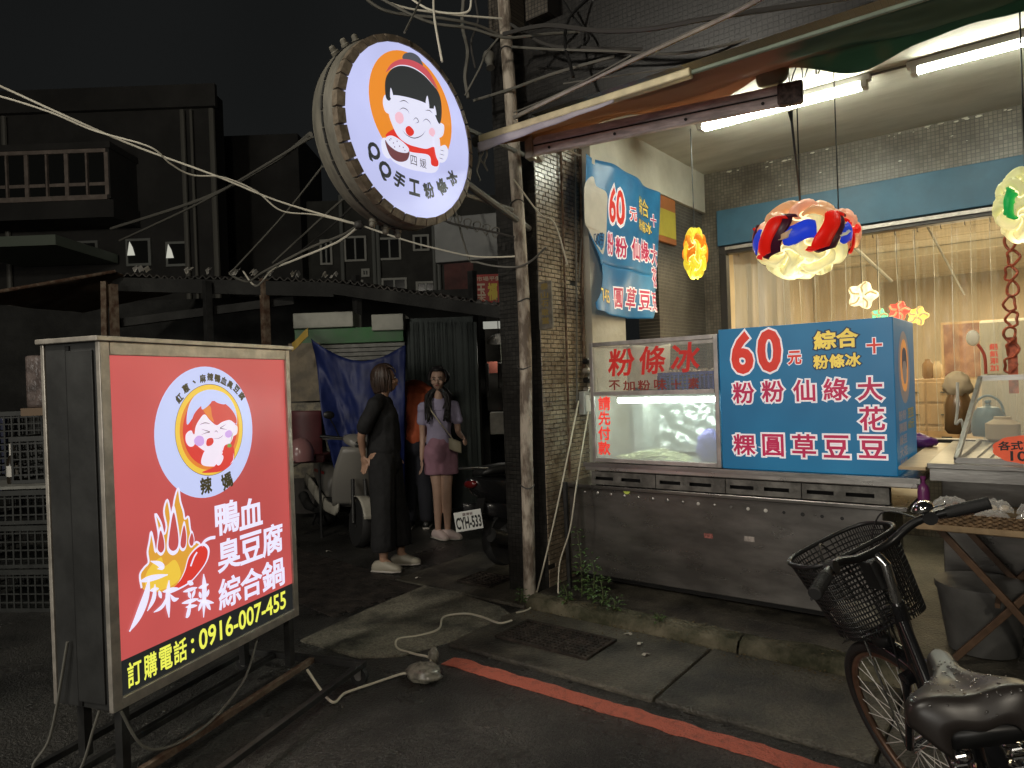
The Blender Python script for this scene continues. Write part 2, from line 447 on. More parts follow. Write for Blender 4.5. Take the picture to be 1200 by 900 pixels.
# gutter slabs, one cast piece after another
aa = -2.74; lens = [1.28, .92, 1.0, .95, 1.05, 1.0]
for L in lens:
    mb = MB().box(aa, aa+L-.009, 2.87, 3.585, -.1, .022+random.uniform(0, .006))
    struct('gutter_slab', mb, m_conc, bev=.012)
    aa += L
# pale concrete apron and dark paving bricks at the mouth of the alley
pts = [PX(352, 752, z=0), PX(430, 716, z=0), PX(502, 686, z=0), PX(585, 712, z=0), PX(600, 722, z=0), PX(530, 752, z=0), PX(470, 770, z=0), PX(420, 772, z=0)]
mb = MB().poly([Vector((p.x, p.y, .012)) for p in pts], (0, 0, 1), .05)
struct('apron_slab', mb, m_concl, bev=.004)
# alley side slab with the square drain
mb = MB().box(-4.0, -2.76, 3.62, 4.6, -.1, .02)
struct('alley_slab', mb, m_conc, bev=.01)
# bricks of the alley pavement, each laid on its own
bm0 = None; k = 0
u = Vector((-.97, .12, 0)).normalized(); v = Vector((-.12, -.97, 0)).normalized()
o0 = Vector((-3.62, 3.62, 0)); random.seed(3)
mbr = MB()
for i in range(13):
    for j in range(22):
        p = o0+u*(j*.105+(.05 if i % 2 else 0))+v*(i*.062)
        if p.x < -3.62-.02*i*.5-2.3: continue
        mbr.obox(p+Vector((0, 0, -.02)), u*.099, v*.056, (0, 0, .026+random.uniform(0, .004)))
m_brick = mat('dark_paving_brick', (.030, .024, .020), .7, var=.5, vs=9, bump=.5, bs=90)
struct('alley_pavement', mbr, m_brick)['kind'] = 'stuff'
# raised arcade floor with a mossy kerb along its edge
struct('arcade_floor', MB().box(-2.72, 3.4, 3.72, 6.72, -.1, .085), m_conc)
mb = MB(); aa = -2.72; random.seed(5)
def kerbf(L, a0):
    def f(u, v):
        a = a0+u*L; prof = [(3.582, .0), (3.588, .05), (3.61, .078), (3.66, .088), (3.717, .090)][int(round(v*4))]
        e = noise.noise(Vector((a*6, prof[0]*30, 2)))*.016
        return Vector((a, prof[0]+e*.6, prof[1]+e*.6 if prof[1] > 0 else 0))
    return f
for L in (1.4, 1.1, 1.3, 1.2, 1.1):
    mb = MB().grid(kerbf(L-.012, aa), 60, 4); struct('kerb', mb, m_moss, smooth='all'); aa += L
# drain grates
def grate(name, corner, du, dv, nu, nv, label, mt, slots=True):
    """a cast frame with bars; corner plus two edge vectors"""
    c, du, dv = Vector(corner), Vector(du), Vector(dv)
    t = thing(name, label, 'drain grate', c)
    w = .018; uz = Vector((0, 0, .014)); U = du.normalized(); V = dv.normalized()
    f = MB(); f.obox(c, du, V*w, uz).obox(c+dv-V*w, du, V*w, uz).obox(c+V*w, U*w, dv-V*2*w, uz).obox(c+du-U*w+V*w, U*w, dv-V*2*w, uz)
    obj('frame', f, mt, t)
    f = MB().obox(c+U*w+V*w-Vector((0, 0, .0)), du-U*2*w, dv-V*2*w, (0, 0, .003)); obj('drain_pit', f, mat('pit_black', (.004, .004, .004), .9), t)
    for i in range(1, nv):
        p = c+V*w+(dv-V*2*w)*(i/nv)-V*.007
        obj('bar', MB().obox(p+U*w, du-U*2*w, V*(.016 if slots else .009), uz*.8), mt, t)
    cross = MB()
    for i in range(1, nu):
        p = c+U*w+(du-U*2*w)*(i/nu)-U*.006
        cross.obox(p+V*w+Vector((0, 0, .002)), U*(.011 if slots else .006), dv-V*2*w, uz*.62)
    obj('cross_bar', cross, mt, t, kind='stuff')
m_iron = mat('rusty_cast_iron', (.045, .035, .028), .65, .4, var=.5, vs=14, bump=.5, bs=80)
grate('drain_grate', (-2.56, 3.07, .024), (.62, 0, 0), (0, .32, 0), 22, 9, 'long rusty slotted drain grate set in the gutter slab', m_iron)
grate('drain_grate', (-3.52, 3.80, .022), (.32, 0, 0), (0, .28, 0), 5, 7, 'square barred drain grate in the alley slab behind the pole', m_iron, False)
# litter and leaves
random.seed(11)
m_leaf_dry = mat('dry_leaf', (.12, .09, .04), .8); m_paper = mat('litter_paper', (.5, .47, .4), .7)
for (px_, py_), nm, lb, mt_, z_ in [((757, 767), 'paper_scrap', 'scrap of white paper lying nearest the slab end of the grate', m_paper, .03), ((750, 754), 'cigarette_end', 'tiny pale cigarette end beside the long drain grate', m_paper, .03), ((736, 743), 'cigarette_end', 'small white stub just past the grate by the kerb', m_paper, .03), ((385, 646), 'paper_scrap', 'small pale scrap on the alley road left of the black trousers', m_paper, .008), ((490, 677), 'cigarette_end', 'pale stub at the corner of the paving bricks', m_paper, .03)]:
    p = PX(px_, py_, z=z_); an = random.uniform(0, pi); d = Vector((math.cos(an), math.sin(an), 0)); q = Vector((-d.y, d.x, 0))
    mb = MB().sheet(lambda u, v: p+d*(u-.5)*.05+q*(v-.5)*.02+Vector((0, 0, .004+.006*math.sin(u*5))), 4, 2, .002)
    tag(obj(nm, mb, mt_), lb, 'litter')
mb = MB()
for i in range(520):
    a = random.uniform(-2.7, 1.2); b = 3.58-abs(random.gauss(0, .07)) if random.random() < .7 else random.uniform(3.6, 3.72)
    z = .03 if b < 3.58 else .095
    s_ = random.uniform(.004, .012); an = random.uniform(0, pi); d = Vector((math.cos(an), math.sin(an), random.uniform(-.2, .3)))*s_; q = Vector((-math.sin(an), math.cos(an), random.uniform(-.2, .4)))*s_*.6
    p = Vector((a, b, z+.004)); mb.add([p-d, p+q, p+d, p-q], [(0, 1, 2, 3)])
tag(obj('leaf_litter', mb, m_leaf_dry), 'fine dry leaf bits and grit gathered along the mossy kerb', 'litter', kind='stuff')
# ------------------------------------------------------------------ the shop building
A0 = -2.66                                            # inner face of the left side wall
S = thing('shop_building', 'tiled shop building with an open arcade and a lit shop window', 'building', (-2.7, 3.9, 0))
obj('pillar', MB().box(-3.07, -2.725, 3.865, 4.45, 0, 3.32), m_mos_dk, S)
# the pillar's lit side is laid with small oblong tiles
def tiles_yz(mb, a, b0, b1, z0, z1, w, h, gap=.004, th=.006):
    j = 0; z = z0
    while z+h <= z1:
        b = b0-(w/2 if j % 2 else 0)
        while b < b1-.01:
            x0 = max(b, b0); x1 = min(b+w-gap, b1)
            if x1-x0 > .012 and random.random() > .006:
                t_ = th+random.uniform(-.0015, .0015)
                mb.add([(a, x0, z), (a, x1, z), (a, x1, z+h-gap), (a, x0, z+h-gap), (a+t_, x0+.002, z+.002), (a+t_, x1-.002, z+.002), (a+t_, x1-.002, z+h-gap-.002), (a+t_, x0+.002, z+h-gap-.002)],
                       [(4, 5, 6, 7), (0, 1, 5, 4), (1, 2, 6, 5), (2, 3, 7, 6), (3, 0, 4, 7)])
            b += w
        z += h; j += 1
mb = MB(); tiles_yz(mb, -2.725, 3.868, 4.45, .02, 3.3, .078, .031)
m_tile = mat('brown_glazed_tile', (.16, .12, .08), .3, col2=(.34, .28, .20), vs=9, c2pos=(.35, .65), detail=3)
obj('pillar_tile', mb, m_tile, S, kind='stuff')
obj('side_wall', MB().box(-2.86, A0, 4.45, 4.97, 0, 3.10), m_plast, S)
obj('side_beam', MB().box(-2.86, A0+.035, 4.45, 6.64, 3.10, 3.48), m_plast, S)
obj('side_pier', MB().box(-2.86, A0, 5.60, 6.64, 0, 3.10), m_mos_yz, S)
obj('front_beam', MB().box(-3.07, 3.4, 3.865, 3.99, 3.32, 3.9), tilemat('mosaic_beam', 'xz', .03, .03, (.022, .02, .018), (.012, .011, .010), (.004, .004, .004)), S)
obj('ceiling', MB().box(-2.86, 3.4, 3.99, 6.9, 3.48, 3.6), m_ceil, S)
mb = MB(); random.seed(9)
for i in range(44):        # flaking plaster along the ceiling's back edge
    a = random.uniform(-2.4, .8); w_ = random.uniform(.006, .035); p = Vector((a, 6.637, 3.475-random.uniform(0, .03) if i > 5 else random.uniform(3.2, 3.45)))
    mb.poly([p+Vector((w_*math.cos(t)*random.uniform(.6, 1), 0, .35*w_*math.sin(t)*random.uniform(.5, 1))) for t in (0, 1, 2, 3, 4, 5)], (0, -1, 0), .002)
obj('flaking_plaster', mb, m_plast, S, kind='stuff')
obj('mosaic_band', MB().box(-2.55, 3.4, 6.64, 6.76, 3.09, 3.48), m_mos_lit, S)
obj('window_pier', MB().box(-2.86, -2.50, 6.641, 6.76, 0, 3.48), m_mos_lit, S)
obj('lintel', MB().box(-2.5, 3.4, 6.60, 6.76, 2.745, 3.09), m_blue, S, bev=.006)
m_frame = mat('dark_bronze_frame', (.05, .045, .04), .4, .4)
obj('window_frame', MB().box(-2.5, 3.4, 6.63, 6.72, 2.665, 2.743).box(-2.5, -2.43, 6.63, 6.72, .9, 2.665).box(-2.5, 3.4, 6.615, 6.735, .84, .9).box(-.0, .06, 6.63, 6.72, .9, 2.665), m_frame, S, bev=.004)
obj('window_track', MB().box(-2.43, 3.4, 6.61, 6.625, 2.70, 2.73), m_alu, S)
obj('window_breast', MB().box(-2.5, 3.4, 6.62, 6.74, .08, .84), m_mos_lit, S)
# shop room behind the window
m_intw = mat('warm_interior_wall', (.60, .50, .36), .7, var=.1, vs=1.5)
m_intc = mat('ceiling_board', (.62, .56, .44), .55, var=.08, vs=5)
obj('interior_wall', MB().box(-2.9, 3.4, 13.9, 14.0, 0, 3.2).box(-2.9, -2.8, 6.76, 13.9, 0, 3.2).box(3.3, 3.4, 6.76, 13.9, 0, 3.2), m_intw, S)
obj('interior_floor', MB().box(-2.8, 3.3, 6.76, 13.9, -.1, .06), mat('interior_floor', (.25, .2, .15), .5), S)
obj('interior_slab', MB().box(-2.9, 3.4, 6.76, 14.0, 3.2, 3.4), m_dark, S)
b_ = 6.77; pl = None
while b_ < 13.7:
    mbp = MB().box(-2.8, 3.3, b_, b_+.172, 3.02+random.uniform(0, .006), 3.045)
    obj('plank', mbp, m_intc, S, bev=.005); b_ += .18
obj('ceiling_beam', MB().box(-2.8, 3.3, 10.2, 10.32, 2.92, 3.01), m_intc, S)
obj('interior_partition', MB().box(-2.79, -1.9, 11.3, 11.4, .06, 3.0), mat('partition_paint', (.62, .52, .38), .6, var=.1, vs=2), S)
# upper storeys: dark tiled wall with pilasters and a window grille
m_mos_up = tilemat('mosaic_upper', 'xz', .03, .03, (.022, .02, .018), (.012, .011, .010), (.004, .004, .004))
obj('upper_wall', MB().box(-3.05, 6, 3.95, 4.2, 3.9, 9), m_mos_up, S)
for a_, w_ in ((-3.02, .2), (-2.70, .18), (-1.9, .3), (-.9, .3)):
    obj('pilaster', MB().box(a_, a_+w_, 3.80, 3.948, 3.92, 9), m_mos_xz, S)
for a_ in (-2.45, -1.5, -.5):
    f = obj('window', MB().box(a_, a_+.5, 3.93, 3.948, 4.6, 5.9), mat('dark_pane', (.02, .02, .022), .15), S)
    obj('sill', MB().box(a_-.03, a_+.53, 3.86, 3.928, 4.54, 4.6), m_dark, f)
    mb = MB()
    for i in range(6): mb.box(a_+.04+i*.085, a_+.052+i*.085, 3.88, 3.892, 4.6, 5.9)
    obj('grille', mb, m_dsteel, f)
# ------------------------------------------------------------------ fluorescent tubes under the arcade ceiling
def fluo(a0, a1, b, z, label, twin=True):
    t = thing('fluorescent_light', label, 'ceiling light', ((a0+a1)/2, b, z), 'tube lights under the arcade ceiling')
    obj('housing', MB().box(a0-.06, a1+.06, b-.03, b+.03, z-.045, z), m_white, t, bev=.006)
    for s_ in ((-.028, .028) if twin else (0,)):
        obj('tube', MB().cyl((a0, b+s_, z-.075), (a1, b+s_, z-.075), .0135, n=10), glow('tube_glow', (.96, 1., .84), 80), t, smooth=True)
    obj('tube_holder', MB().box(a0-.035, a0, b-.045, b+.045, z-.09, z-.046).box(a1, a1+.035, b-.045, b+.045, z-.09, z-.046), m_white, t)
    obj('conduit', MB().tube([(a1+.06, b, z-.012), (a1+.3, b+.01, z-.012), (a1+.34, b+.01, z-.004)], .008, 6), m_gwire, t)
fluo(-2.04, -.93, 5.19, 3.478, 'twin tube light nearest the side wall, partly behind the awning arm')
fluo(-.60, .60, 5.19, 3.478, 'single bright tube light at the edge of the frame above the stall', False)
# ------------------------------------------------------------------ backlit menu box on a wheeled stand
E0 = Vector((-2.713, 1.075, 0)); E1 = Vector((-3.057, 2.109, 0))
U = (E1-E0).normalized(); BW = (E1-E0).length; Nn = Vector((U.y, -U.x, 0))            # Nn looks towards the viewer
if Nn.dot(Vector((1, 0, 0))) < 0: Nn = -Nn
Zb, Zt = .345, 1.722; TH = .30
Zv = Vector((0, 0, 1))
T = thing('menu_light_box', 'red backlit menu box on a wheeled stand at the roadside', 'light box sign', E0+U*BW/2-Nn*TH/2)
m_cab = mat('dark_grey_sheet_steel', (.055, .056, .055), .5, .5, var=.25, vs=4, bump=.06, bs=25)
def L(u, h, z): return E0+U*u+Nn*h+Zv*z      # u along the face, h proud of the frame face, z up
def lbox(mb, u0, u1, h0, h1, z0, z1): return mb.obox(L(u0, h0, z0), U*(u1-u0), Nn*(h1-h0), Zv*(z1-z0))
mb = MB(); lbox(mb, .004, BW-.004, -TH+.02, -.022, Zb+.004, Zt-.02)
obj('cabinet', mb, m_cab, T, bev=.004)
mb = MB(); lbox(mb, -.002, .0035, -.17, -.15, Zb+.01, Zt-.03); obj('seam', mb, m_black, T)
mb = MB(); lbox(mb, -.004, .0035, -.165, -.035, Zb+.03, Zt-.05); obj('side_panel', mb, m_cab, T, bev=.002)
mb = MB(); lbox(mb, -.02, BW+.02, -TH-.0, .012, Zt-.019, Zt); obj('top_cap', mb, m_alu, T, bev=.003)
fw = .042
for nm, (u0, u1, z0, z1) in {'l': (0, fw, Zb, Zt-.02), 'r': (BW-fw*.8, BW, Zb, Zt-.02), 't': (fw, BW-fw*.8, Zt-.02-.05, Zt-.02), 'b': (fw, BW-fw*.8, Zb, Zb+fw)}.items():
    mb = MB(); lbox(mb, u0, u1, -.021, .0, z0, z1); obj('frame_bar', mb, m_alu, T, bev=.003)
mb = MB(); lbox(mb, 0, BW, -TH, -TH+.018, Zb, Zt-.02); obj('rear_frame', mb, m_alu, T, bev=.003)
lit = lambda n, rgb, s=1., **k: glow(n, lin(rgb), s, base=tuple(.18*c for c in lin(rgb)), rough=.3, **k)
m_lred = lit('backlit_red', (200, 87, 84), .92, var=.13, vs=1.6)
mb = MB(); lbox(mb, fw-.004, BW-fw*.8+.004, -.016, -.012, Zb+fw-.004, Zt-.066); fp = obj('face_panel', mb, m_lred, T)
def LP(px_, py_, h=0.):
    return PL(px_, py_, E0-Nn*.012, Nn)+Nn*(.0008+h)
def lay(mat_, name, fn, parent=fp):
    mb = MB(); fn(mb); return obj(name, mb, mat_, parent)
K = .0007
m_lblack = lit('backlit_black', (38, 40, 40), .8, sample=False)
m_lyel = lit('backlit_yellow', (238, 240, 90), 1., sample=False); m_lwht = lit('backlit_white', (236, 232, 255), 1., sample=False)
m_lblue = lit('backlit_pale_blue', (196, 204, 243), 1., sample=False); m_lgold = lit('backlit_gold', (236, 196, 70), 1., sample=False)
m_lorg = lit('backlit_orange', (222, 130, 50), 1., sample=False); m_lfire = lit('backlit_flame', (220, 160, 60), 1., sample=False)
m_lskin = lit('backlit_skin', (238, 226, 240), 1., sample=False); m_lhair = lit('backlit_hair_red', (205, 70, 58), 1., sample=False)
m_lpur = lit('backlit_lilac', (205, 165, 225), 1., sample=False); m_lout = lit('backlit_outline', (110, 70, 70), .8, sample=False)
m_lchil = lit('backlit_chilli', (214, 62, 52), 1., sample=False); m_lgrn = lit('backlit_green', (120, 160, 70), 1., sample=False)
# place by (u, z) on the face
def lp(u, z, h=0.): return E0+U*u+Zv*z-Nn*(.012-.0008-h)
def uz(px_, py_):
    p = PL(px_, py_, E0-Nn*.012, Nn); return ((p-E0).dot(U), p.z)
# black band along the foot
zb0 = Zb+fw; zb1 = uz(135, 778)[1]
lay(m_lblack, 'phone_band', lambda m: m.add([lp(fw-.003, zb0), lp(BW-fw*.8+.003, zb0), lp(BW-fw*.8+.003, zb1), lp(fw-.003, zb1)], [(0, 1, 2, 3)]))
bandh = zb1-zb0
def span(px0, px1, ymid):    # u range on the face from photo columns
    return uz(px0, ymid)[0], uz(px1, ymid)[0]
def band(m):
    for s_, x0, x1 in (('訂', 150, 166), ('購', 169, 184), ('電', 187, 202), ('話', 204, 219)):
        yy = 805-(x0-150)*.53; u0, u1 = span(x0, x1, yy); write(m, s_, u0, zb0+bandh*.14, u1, zb0+bandh*.84, lp, .018, K)
    for yy_ in (.3, .62):
        u0, u1 = span(224, 228, 770); shape(m, ell((u0+u1)/2, zb0+bandh*yy_, .0085, .0095, 12), lp, K, False)
    u0, u1 = span(233, 336, 745); write(m, '0916-007-455', u0, zb0+bandh*.2, u1, zb0+bandh*.84, lp, .018, K)
lay(m_lyel, 'phone_lettering', band)
def dishes(m):
    rows = [((('鴨', 254, 278), ('血', 281, 306)), 583, 629), ((('臭', 256, 280), ('豆', 282, 306), ('腐', 308, 330)), 630, 666), ((('綜', 257, 281), ('合', 283, 306), ('鍋', 308, 332)), 668, 706)]
    for chars, y0, y1 in rows:
        pass
    for s_, x0, x1, yc, hh in (('鴨', 253, 279, 606, 37), ('血', 281, 306, 601, 33), ('臭', 256, 280, 649, 36), ('豆', 282, 306, 641, 33), ('腐', 308, 330, 632, 34), ('綜', 257, 281, 693, 34), ('合', 283, 306, 683, 33), ('鍋', 308, 332, 673, 33)):
        u0, z0 = uz(x0, yc+hh/2); u1, z1 = uz(x1, yc-hh/2)
        zc0 = (uz(x0, yc)[1]+uz(x1, yc)[1])/2; hz = abs(uz((x0+x1)/2, yc+hh/2)[1]-uz((x0+x1)/2, yc-hh/2)[1])/2
        write(m, s_, u0, zc0-hz, u1, zc0+hz, lp, .024, K)
lay(m_lwht, 'dish_lettering', dishes)
# round emblem
c0 = uz(243, 506); ru = (uz(302, 500)[0]-uz(185, 512)[0])/2; rz = (uz(243, 432)[1]-uz(243, 580)[1])/2
RR = (ru+rz)/2
lay(m_lblue, 'emblem_disc', lambda m: shape(m, ell(c0[0], c0[1], RR, RR, 64), lp, K, False))
def E(x, y):   # emblem drawing: crop pixels of the emblem -> face
    return uz(180+x/4.5, 400+y/4.5)
ec = E(300, 466); er = .70*RR
lay(m_lgold, 'emblem_ring', lambda m: shape(m, ell(ec[0], ec[1], er, er*1.0, 60), lp, 2*K, False))
lay(m_lorg, 'emblem_ring', lambda m: shape(m, ell(ec[0], ec[1], er*.88, er*.88, 56), lp, 3*K, False))
lay(m_lchil, 'emblem_ring', lambda m: shape(m, ell(ec[0], ec[1], er*.80, er*.80, 56), lp, 4*K, False))
lay(m_lout, 'emblem_line', lambda m: stroke(m, [(ec[0]+er*math.cos(t*.1), ec[1]+er*math.sin(t*.1)) for t in range(64)], .0022, lp, 2.5*K))
Q = lambda pts: [E(*p) for p in pts]
def drawing(items, k0):
    for i, (nm, mt_, kind_, pts, *r_) in enumerate(items):
        lf = (k0+i*.55)*K
        if kind_ == 'f': lay(mt_, nm, lambda m: shape(m, Q(pts), lp, lf))
        else: lay(mt_, nm, lambda m: stroke(m, [tuple(p)[:2] for p in spline([(*q, 0) for q in Q(pts)], 5)], r_[0], lp, lf, True))
face_items = [
 ('emblem_scarf', m_lblue, 'f', [(172, 440), (175, 360), (205, 295), (255, 262), (310, 255), (370, 275), (410, 320), (432, 380), (432, 440), (400, 400), (300, 330), (215, 390)]),
 ('emblem_body', m_lskin, 'f', [(250, 610), (275, 570), (340, 575), (385, 600), (370, 650), (300, 660), (250, 650)]),
 ('emblem_ear', m_lskin, 'f', [(190, 470), (165, 490), (165, 530), (185, 555), (210, 545), (212, 490)]),
 ('emblem_ear', m_lskin, 'f', [(420, 440), (436, 450), (434, 485), (416, 498), (404, 480), (405, 450)]),
 ('emblem_face', m_lskin, 'f', [(205, 430), (250, 370), (320, 350), (390, 380), (422, 430), (415, 500), (390, 550), (340, 585), (280, 585), (225, 550), (203, 500)]),
 ('emblem_hair', m_lhair, 'f', [(196, 470), (200, 400), (235, 350), (290, 318), (350, 318), (400, 355), (428, 400), (428, 434), (395, 415), (355, 425), (325, 442), (290, 415), (262, 385), (235, 412), (215, 450), (208, 490)]),
 ('emblem_hair', m_lhair, 'f', [(300, 310), (250, 335), (210, 385), (194, 450), (200, 470), (212, 430), (240, 385), (285, 350)]),
 ('emblem_hair', m_lorg, 'f', [(250, 350), (290, 340), (300, 390), (310, 425), (280, 400)]),
 ('emblem_bow', m_lblue, 'f', [(300, 288), (265, 290), (245, 330), (250, 360), (290, 330), (302, 305)]),
 ('emblem_bow', m_lblue, 'f', [(300, 288), (335, 285), (365, 310), (368, 332), (330, 325), (305, 305)]),
 ('emblem_cheek', m_lpur, 'f', [(205, 520), (225, 498), (252, 505), (258, 535), (240, 552), (213, 545)]),
 ('emblem_cheek', m_lpur, 'f', [(370, 480), (390, 468), (405, 480), (402, 500), (385, 508), (370, 500)]),
 ('emblem_mouth', m_lchil, 'f', [(268, 540), (275, 515), (300, 510), (307, 530), (295, 548), (275, 552)]),
 ('emblem_chilli', m_lchil, 'f', [(245, 690), (310, 660), (350, 600), (365, 550), (400, 545), (418, 580), (405, 640), (360, 680), (300, 692)]),
 ('emblem_chilli_stalk', m_lgrn, 'f', [(378, 555), (385, 540), (397, 542), (402, 553), (392, 560)]),
 ('emblem_hand', m_lskin, 'f', [(322, 640), (350, 600), (358, 615), (345, 645), (330, 655)]),
 ('emblem_line', m_lout, 's', [(232, 440), (260, 430), (290, 436)], .0034),
 ('emblem_line', m_lout, 's', [(240, 462), (262, 470), (285, 478), (262, 484), (238, 494)], .0034),
 ('emblem_line', m_lout, 's', [(372, 437), (355, 448), (340, 458), (358, 462), (378, 466)], .0034),
 ('emblem_line', m_lout, 's', [(300, 512), (330, 512), (350, 500), (356, 492)], .002),
 ('emblem_line', m_lout, 's', [(308, 480), (318, 472), (328, 482)], .003),
 ('emblem_line', m_lgrn, 's', [(392, 545), (400, 505), (408, 476)], .003),
 ('emblem_line', m_lwht, 's', [(408, 590), (408, 625), (392, 645)], .004),
]
drawing(face_items, 6)
def emtext(m):
    chs = [('紅', 133, 300), ('蔥', 168, 248), ('、', 212, 214), ('麻', 257, 196), ('辣', 297, 188), ('鴨', 335, 195), ('血', 369, 208), ('臭', 402, 228), ('豆', 436, 252), ('腐', 463, 288)]
    for s_, x, y in chs:
        u, z = E(x, y); an = math.atan2(z-c0[1], u-c0[0])-pi/2; w_ = .0165 if s_ != '、' else .006
        mm = MB(); write(mm, s_, u-w_, z-w_, u+w_, z+w_, lp, .05, 2*K, an*.9); obj('emblem_lettering', mm, m_ink, fp)
    for s_, x, y, an in (('辣', 275, 760, .03), ('媽', 385, 735, .28)):
        u, z = E(x, y); mm = MB(); write(mm, s_, u-.031, z-.034, u+.031, z+.034, lp, .04, 2*K, an); obj('emblem_lettering', mm, m_ink, fp)
m_ink = lit('backlit_ink', (70, 62, 30), .8, sample=False); emtext(None)
# flame, chilli and brush lettering
def F_(x, y): return uz(140+x/3.333, 560+y/3.333)
Q = lambda pts: [F_(*p) for p in pts]
flame = [(85, 430), (78, 380), (95, 350), (112, 330), (108, 290), (115, 250), (122, 210), (132, 250), (140, 290), (150, 250), (150, 210), (138, 140), (160, 175), (172, 220), (182, 190), (172, 130), (185, 85), (196, 130), (200, 180), (203, 215), (208, 150), (212, 90), (228, 40), (236, 90), (248, 130), (254, 160), (268, 152), (275, 200), (285, 240), (290, 260), (298, 250), (312, 262), (290, 300), (265, 350), (240, 400), (190, 440), (130, 445)]
m_lred2 = lit('backlit_red_print', (200, 87, 84), .92, sample=False)
def offs(pts, k):
    cx = sum(p[0] for p in pts)/len(pts); cy = sum(p[1] for p in pts)/len(pts)
    return [(cx+(p[0]-cx)*k, cy+(p[1]-cy)*k) for p in pts]
lay(m_lfire, 'flame_fill', lambda m: shape(m, Q(flame), lp, K, n=3))
for tear in ([(158, 205), (170, 240), (172, 275), (160, 292), (147, 278), (150, 240)], [(208, 135), (222, 190), (228, 245), (222, 275), (205, 285), (190, 268), (192, 225)], [(250, 185), (258, 225), (256, 262), (246, 275), (236, 262), (240, 225)], [(280, 215), (288, 240), (284, 262), (275, 264), (270, 245)]):
    lay(m_lwht, 'flame_outline', lambda m: shape(m, Q(offs(tear, 1.32)), lp, 3*K)); lay(m_lred2, 'flame_gap', lambda m: shape(m, Q(tear), lp, 4*K))
lay(m_lgold, 'flame_core', lambda m: shape(m, Q([(100, 420), (110, 360), (160, 310), (175, 345), (215, 320), (238, 370), (220, 410), (150, 440)]), lp, 1.5*K))
lay(m_lwht, 'flame_outline', lambda m: stroke(m, [tuple(p)[:2] for p in spline([(*q, 0) for q in Q(flame[:-3])], 4)], .0085, lp, 2*K))
chil = [(235, 400), (255, 360), (270, 310), (300, 275), (325, 265), (342, 285), (335, 325), (305, 370), (265, 410), (200, 440)]
lay(m_lwht, 'chilli_outline', lambda m: shape(m, Q(offs(chil, 1.13)), lp, 3*K))
lay(m_lchil, 'chilli_fill', lambda m: shape(m, Q(chil), lp, 4*K))
lay(m_lwht, 'chilli_stalk', lambda m: stroke(m, [tuple(p)[:2] for p in spline([(*q, 0) for q in Q([(318, 268), (330, 248), (350, 236), (372, 232)])], 4)], .014, lp, 4*K))
lay(m_lwht, 'chilli_shine', lambda m: stroke(m, [tuple(p)[:2] for p in spline([(*q, 0) for q in Q([(275, 345), (288, 310), (300, 290)])], 4)], .008, lp, 5*K))
def brush(m):
    for pts, w_ in [
      ([(118, 325), (150, 335), (165, 350), (145, 355)], .016), ([(75, 405), (120, 392), (185, 378)], .017), ([(112, 390), (100, 460), (70, 540), (35, 600)], .026),
      ([(115, 440), (150, 432)], .012), ([(135, 415), (130, 470), (105, 520)], .015), ([(150, 440), (160, 470)], .012), ([(165, 445), (225, 430)], .013), ([(190, 400), (185, 470), (190, 545)], .018), ([(188, 450), (165, 500), (130, 525)], .012), ([(195, 455), (210, 475), (228, 470)], .012),
      ([(262, 405), (285, 415)], .015), ([(245, 445), (300, 428)], .012), ([(265, 445), (275, 470)], .012), ([(292, 435), (280, 470)], .012), ([(240, 490), (305, 472)], .013), ([(275, 470), (265, 530), (255, 545)], .016), ([(255, 505), (300, 498)], .011),
      ([(305, 430), (345, 415)], .013), ([(325, 375), (328, 440), (325, 545)], .019), ([(308, 445), (316, 470)], .012), ([(345, 435), (338, 465)], .012), ([(300, 478), (365, 488)], .013), ([(320, 480), (305, 520)], .013), ([(332, 480), (352, 515)], .013)]:
        stroke(m, [tuple(p)[:2] for p in spline([(*q, 0) for q in Q(pts)], 5)], w_*1.4, lp, 6*K, True)
lay(m_lwht, 'brush_lettering', brush)
# stand: angle-iron legs, base frame, casters
def leg(u, h): return MB().obox(L(u-.018, h-.018, .105), U*.036, Nn*.036, Zv*(Zb-.105))
HB = -TH+.03
for u_, h_ in ((.06, -.03), (BW-.05, -.03), (.10, HB), (BW-.10, HB)):
    obj('leg', leg(u_, h_), m_dsteel, T, bev=.002)
lo, hi = -TH-.10, .34
for u_ in (-.08, BW+.06): obj('base_rail', MB().obox(L(u_-.015, lo, .085), U*.03, Nn*(hi-lo), Zv*.03), m_dsteel, T, bev=.002)
for h_, mt_ in ((lo, m_dsteel), (HB+.05, m_dsteel), (.02, m_rust), (hi-.03, m_dsteel)):
    mb = MB().obox(L(-.065, h_, .087), U*(BW+.11), Nn*.028, Zv*.027); obj('base_rail', mb, mt_, T, bev=.002)
for u_, h_ in ((BW+.05, hi-.03), (-.06, hi-.03), (BW+.05, lo), (-.06, lo)):
    c = L(u_, h_, .045); w = obj('caster', MB().cyl(c-U*.014, c+U*.014, .045, n=24), m_rub, T, smooth=True)
    obj('hub', MB().cyl(c-U*.016, c+U*.016, .02, n=16), m_steel, w, smooth=True)
    obj('fork', MB().obox(c-U*.02+Nn*-.02, U*.003, Nn*.04, Zv*.045).obox(c+U*.017-Nn*.02, U*.003, Nn*.04, Zv*.045), m_steel, w)
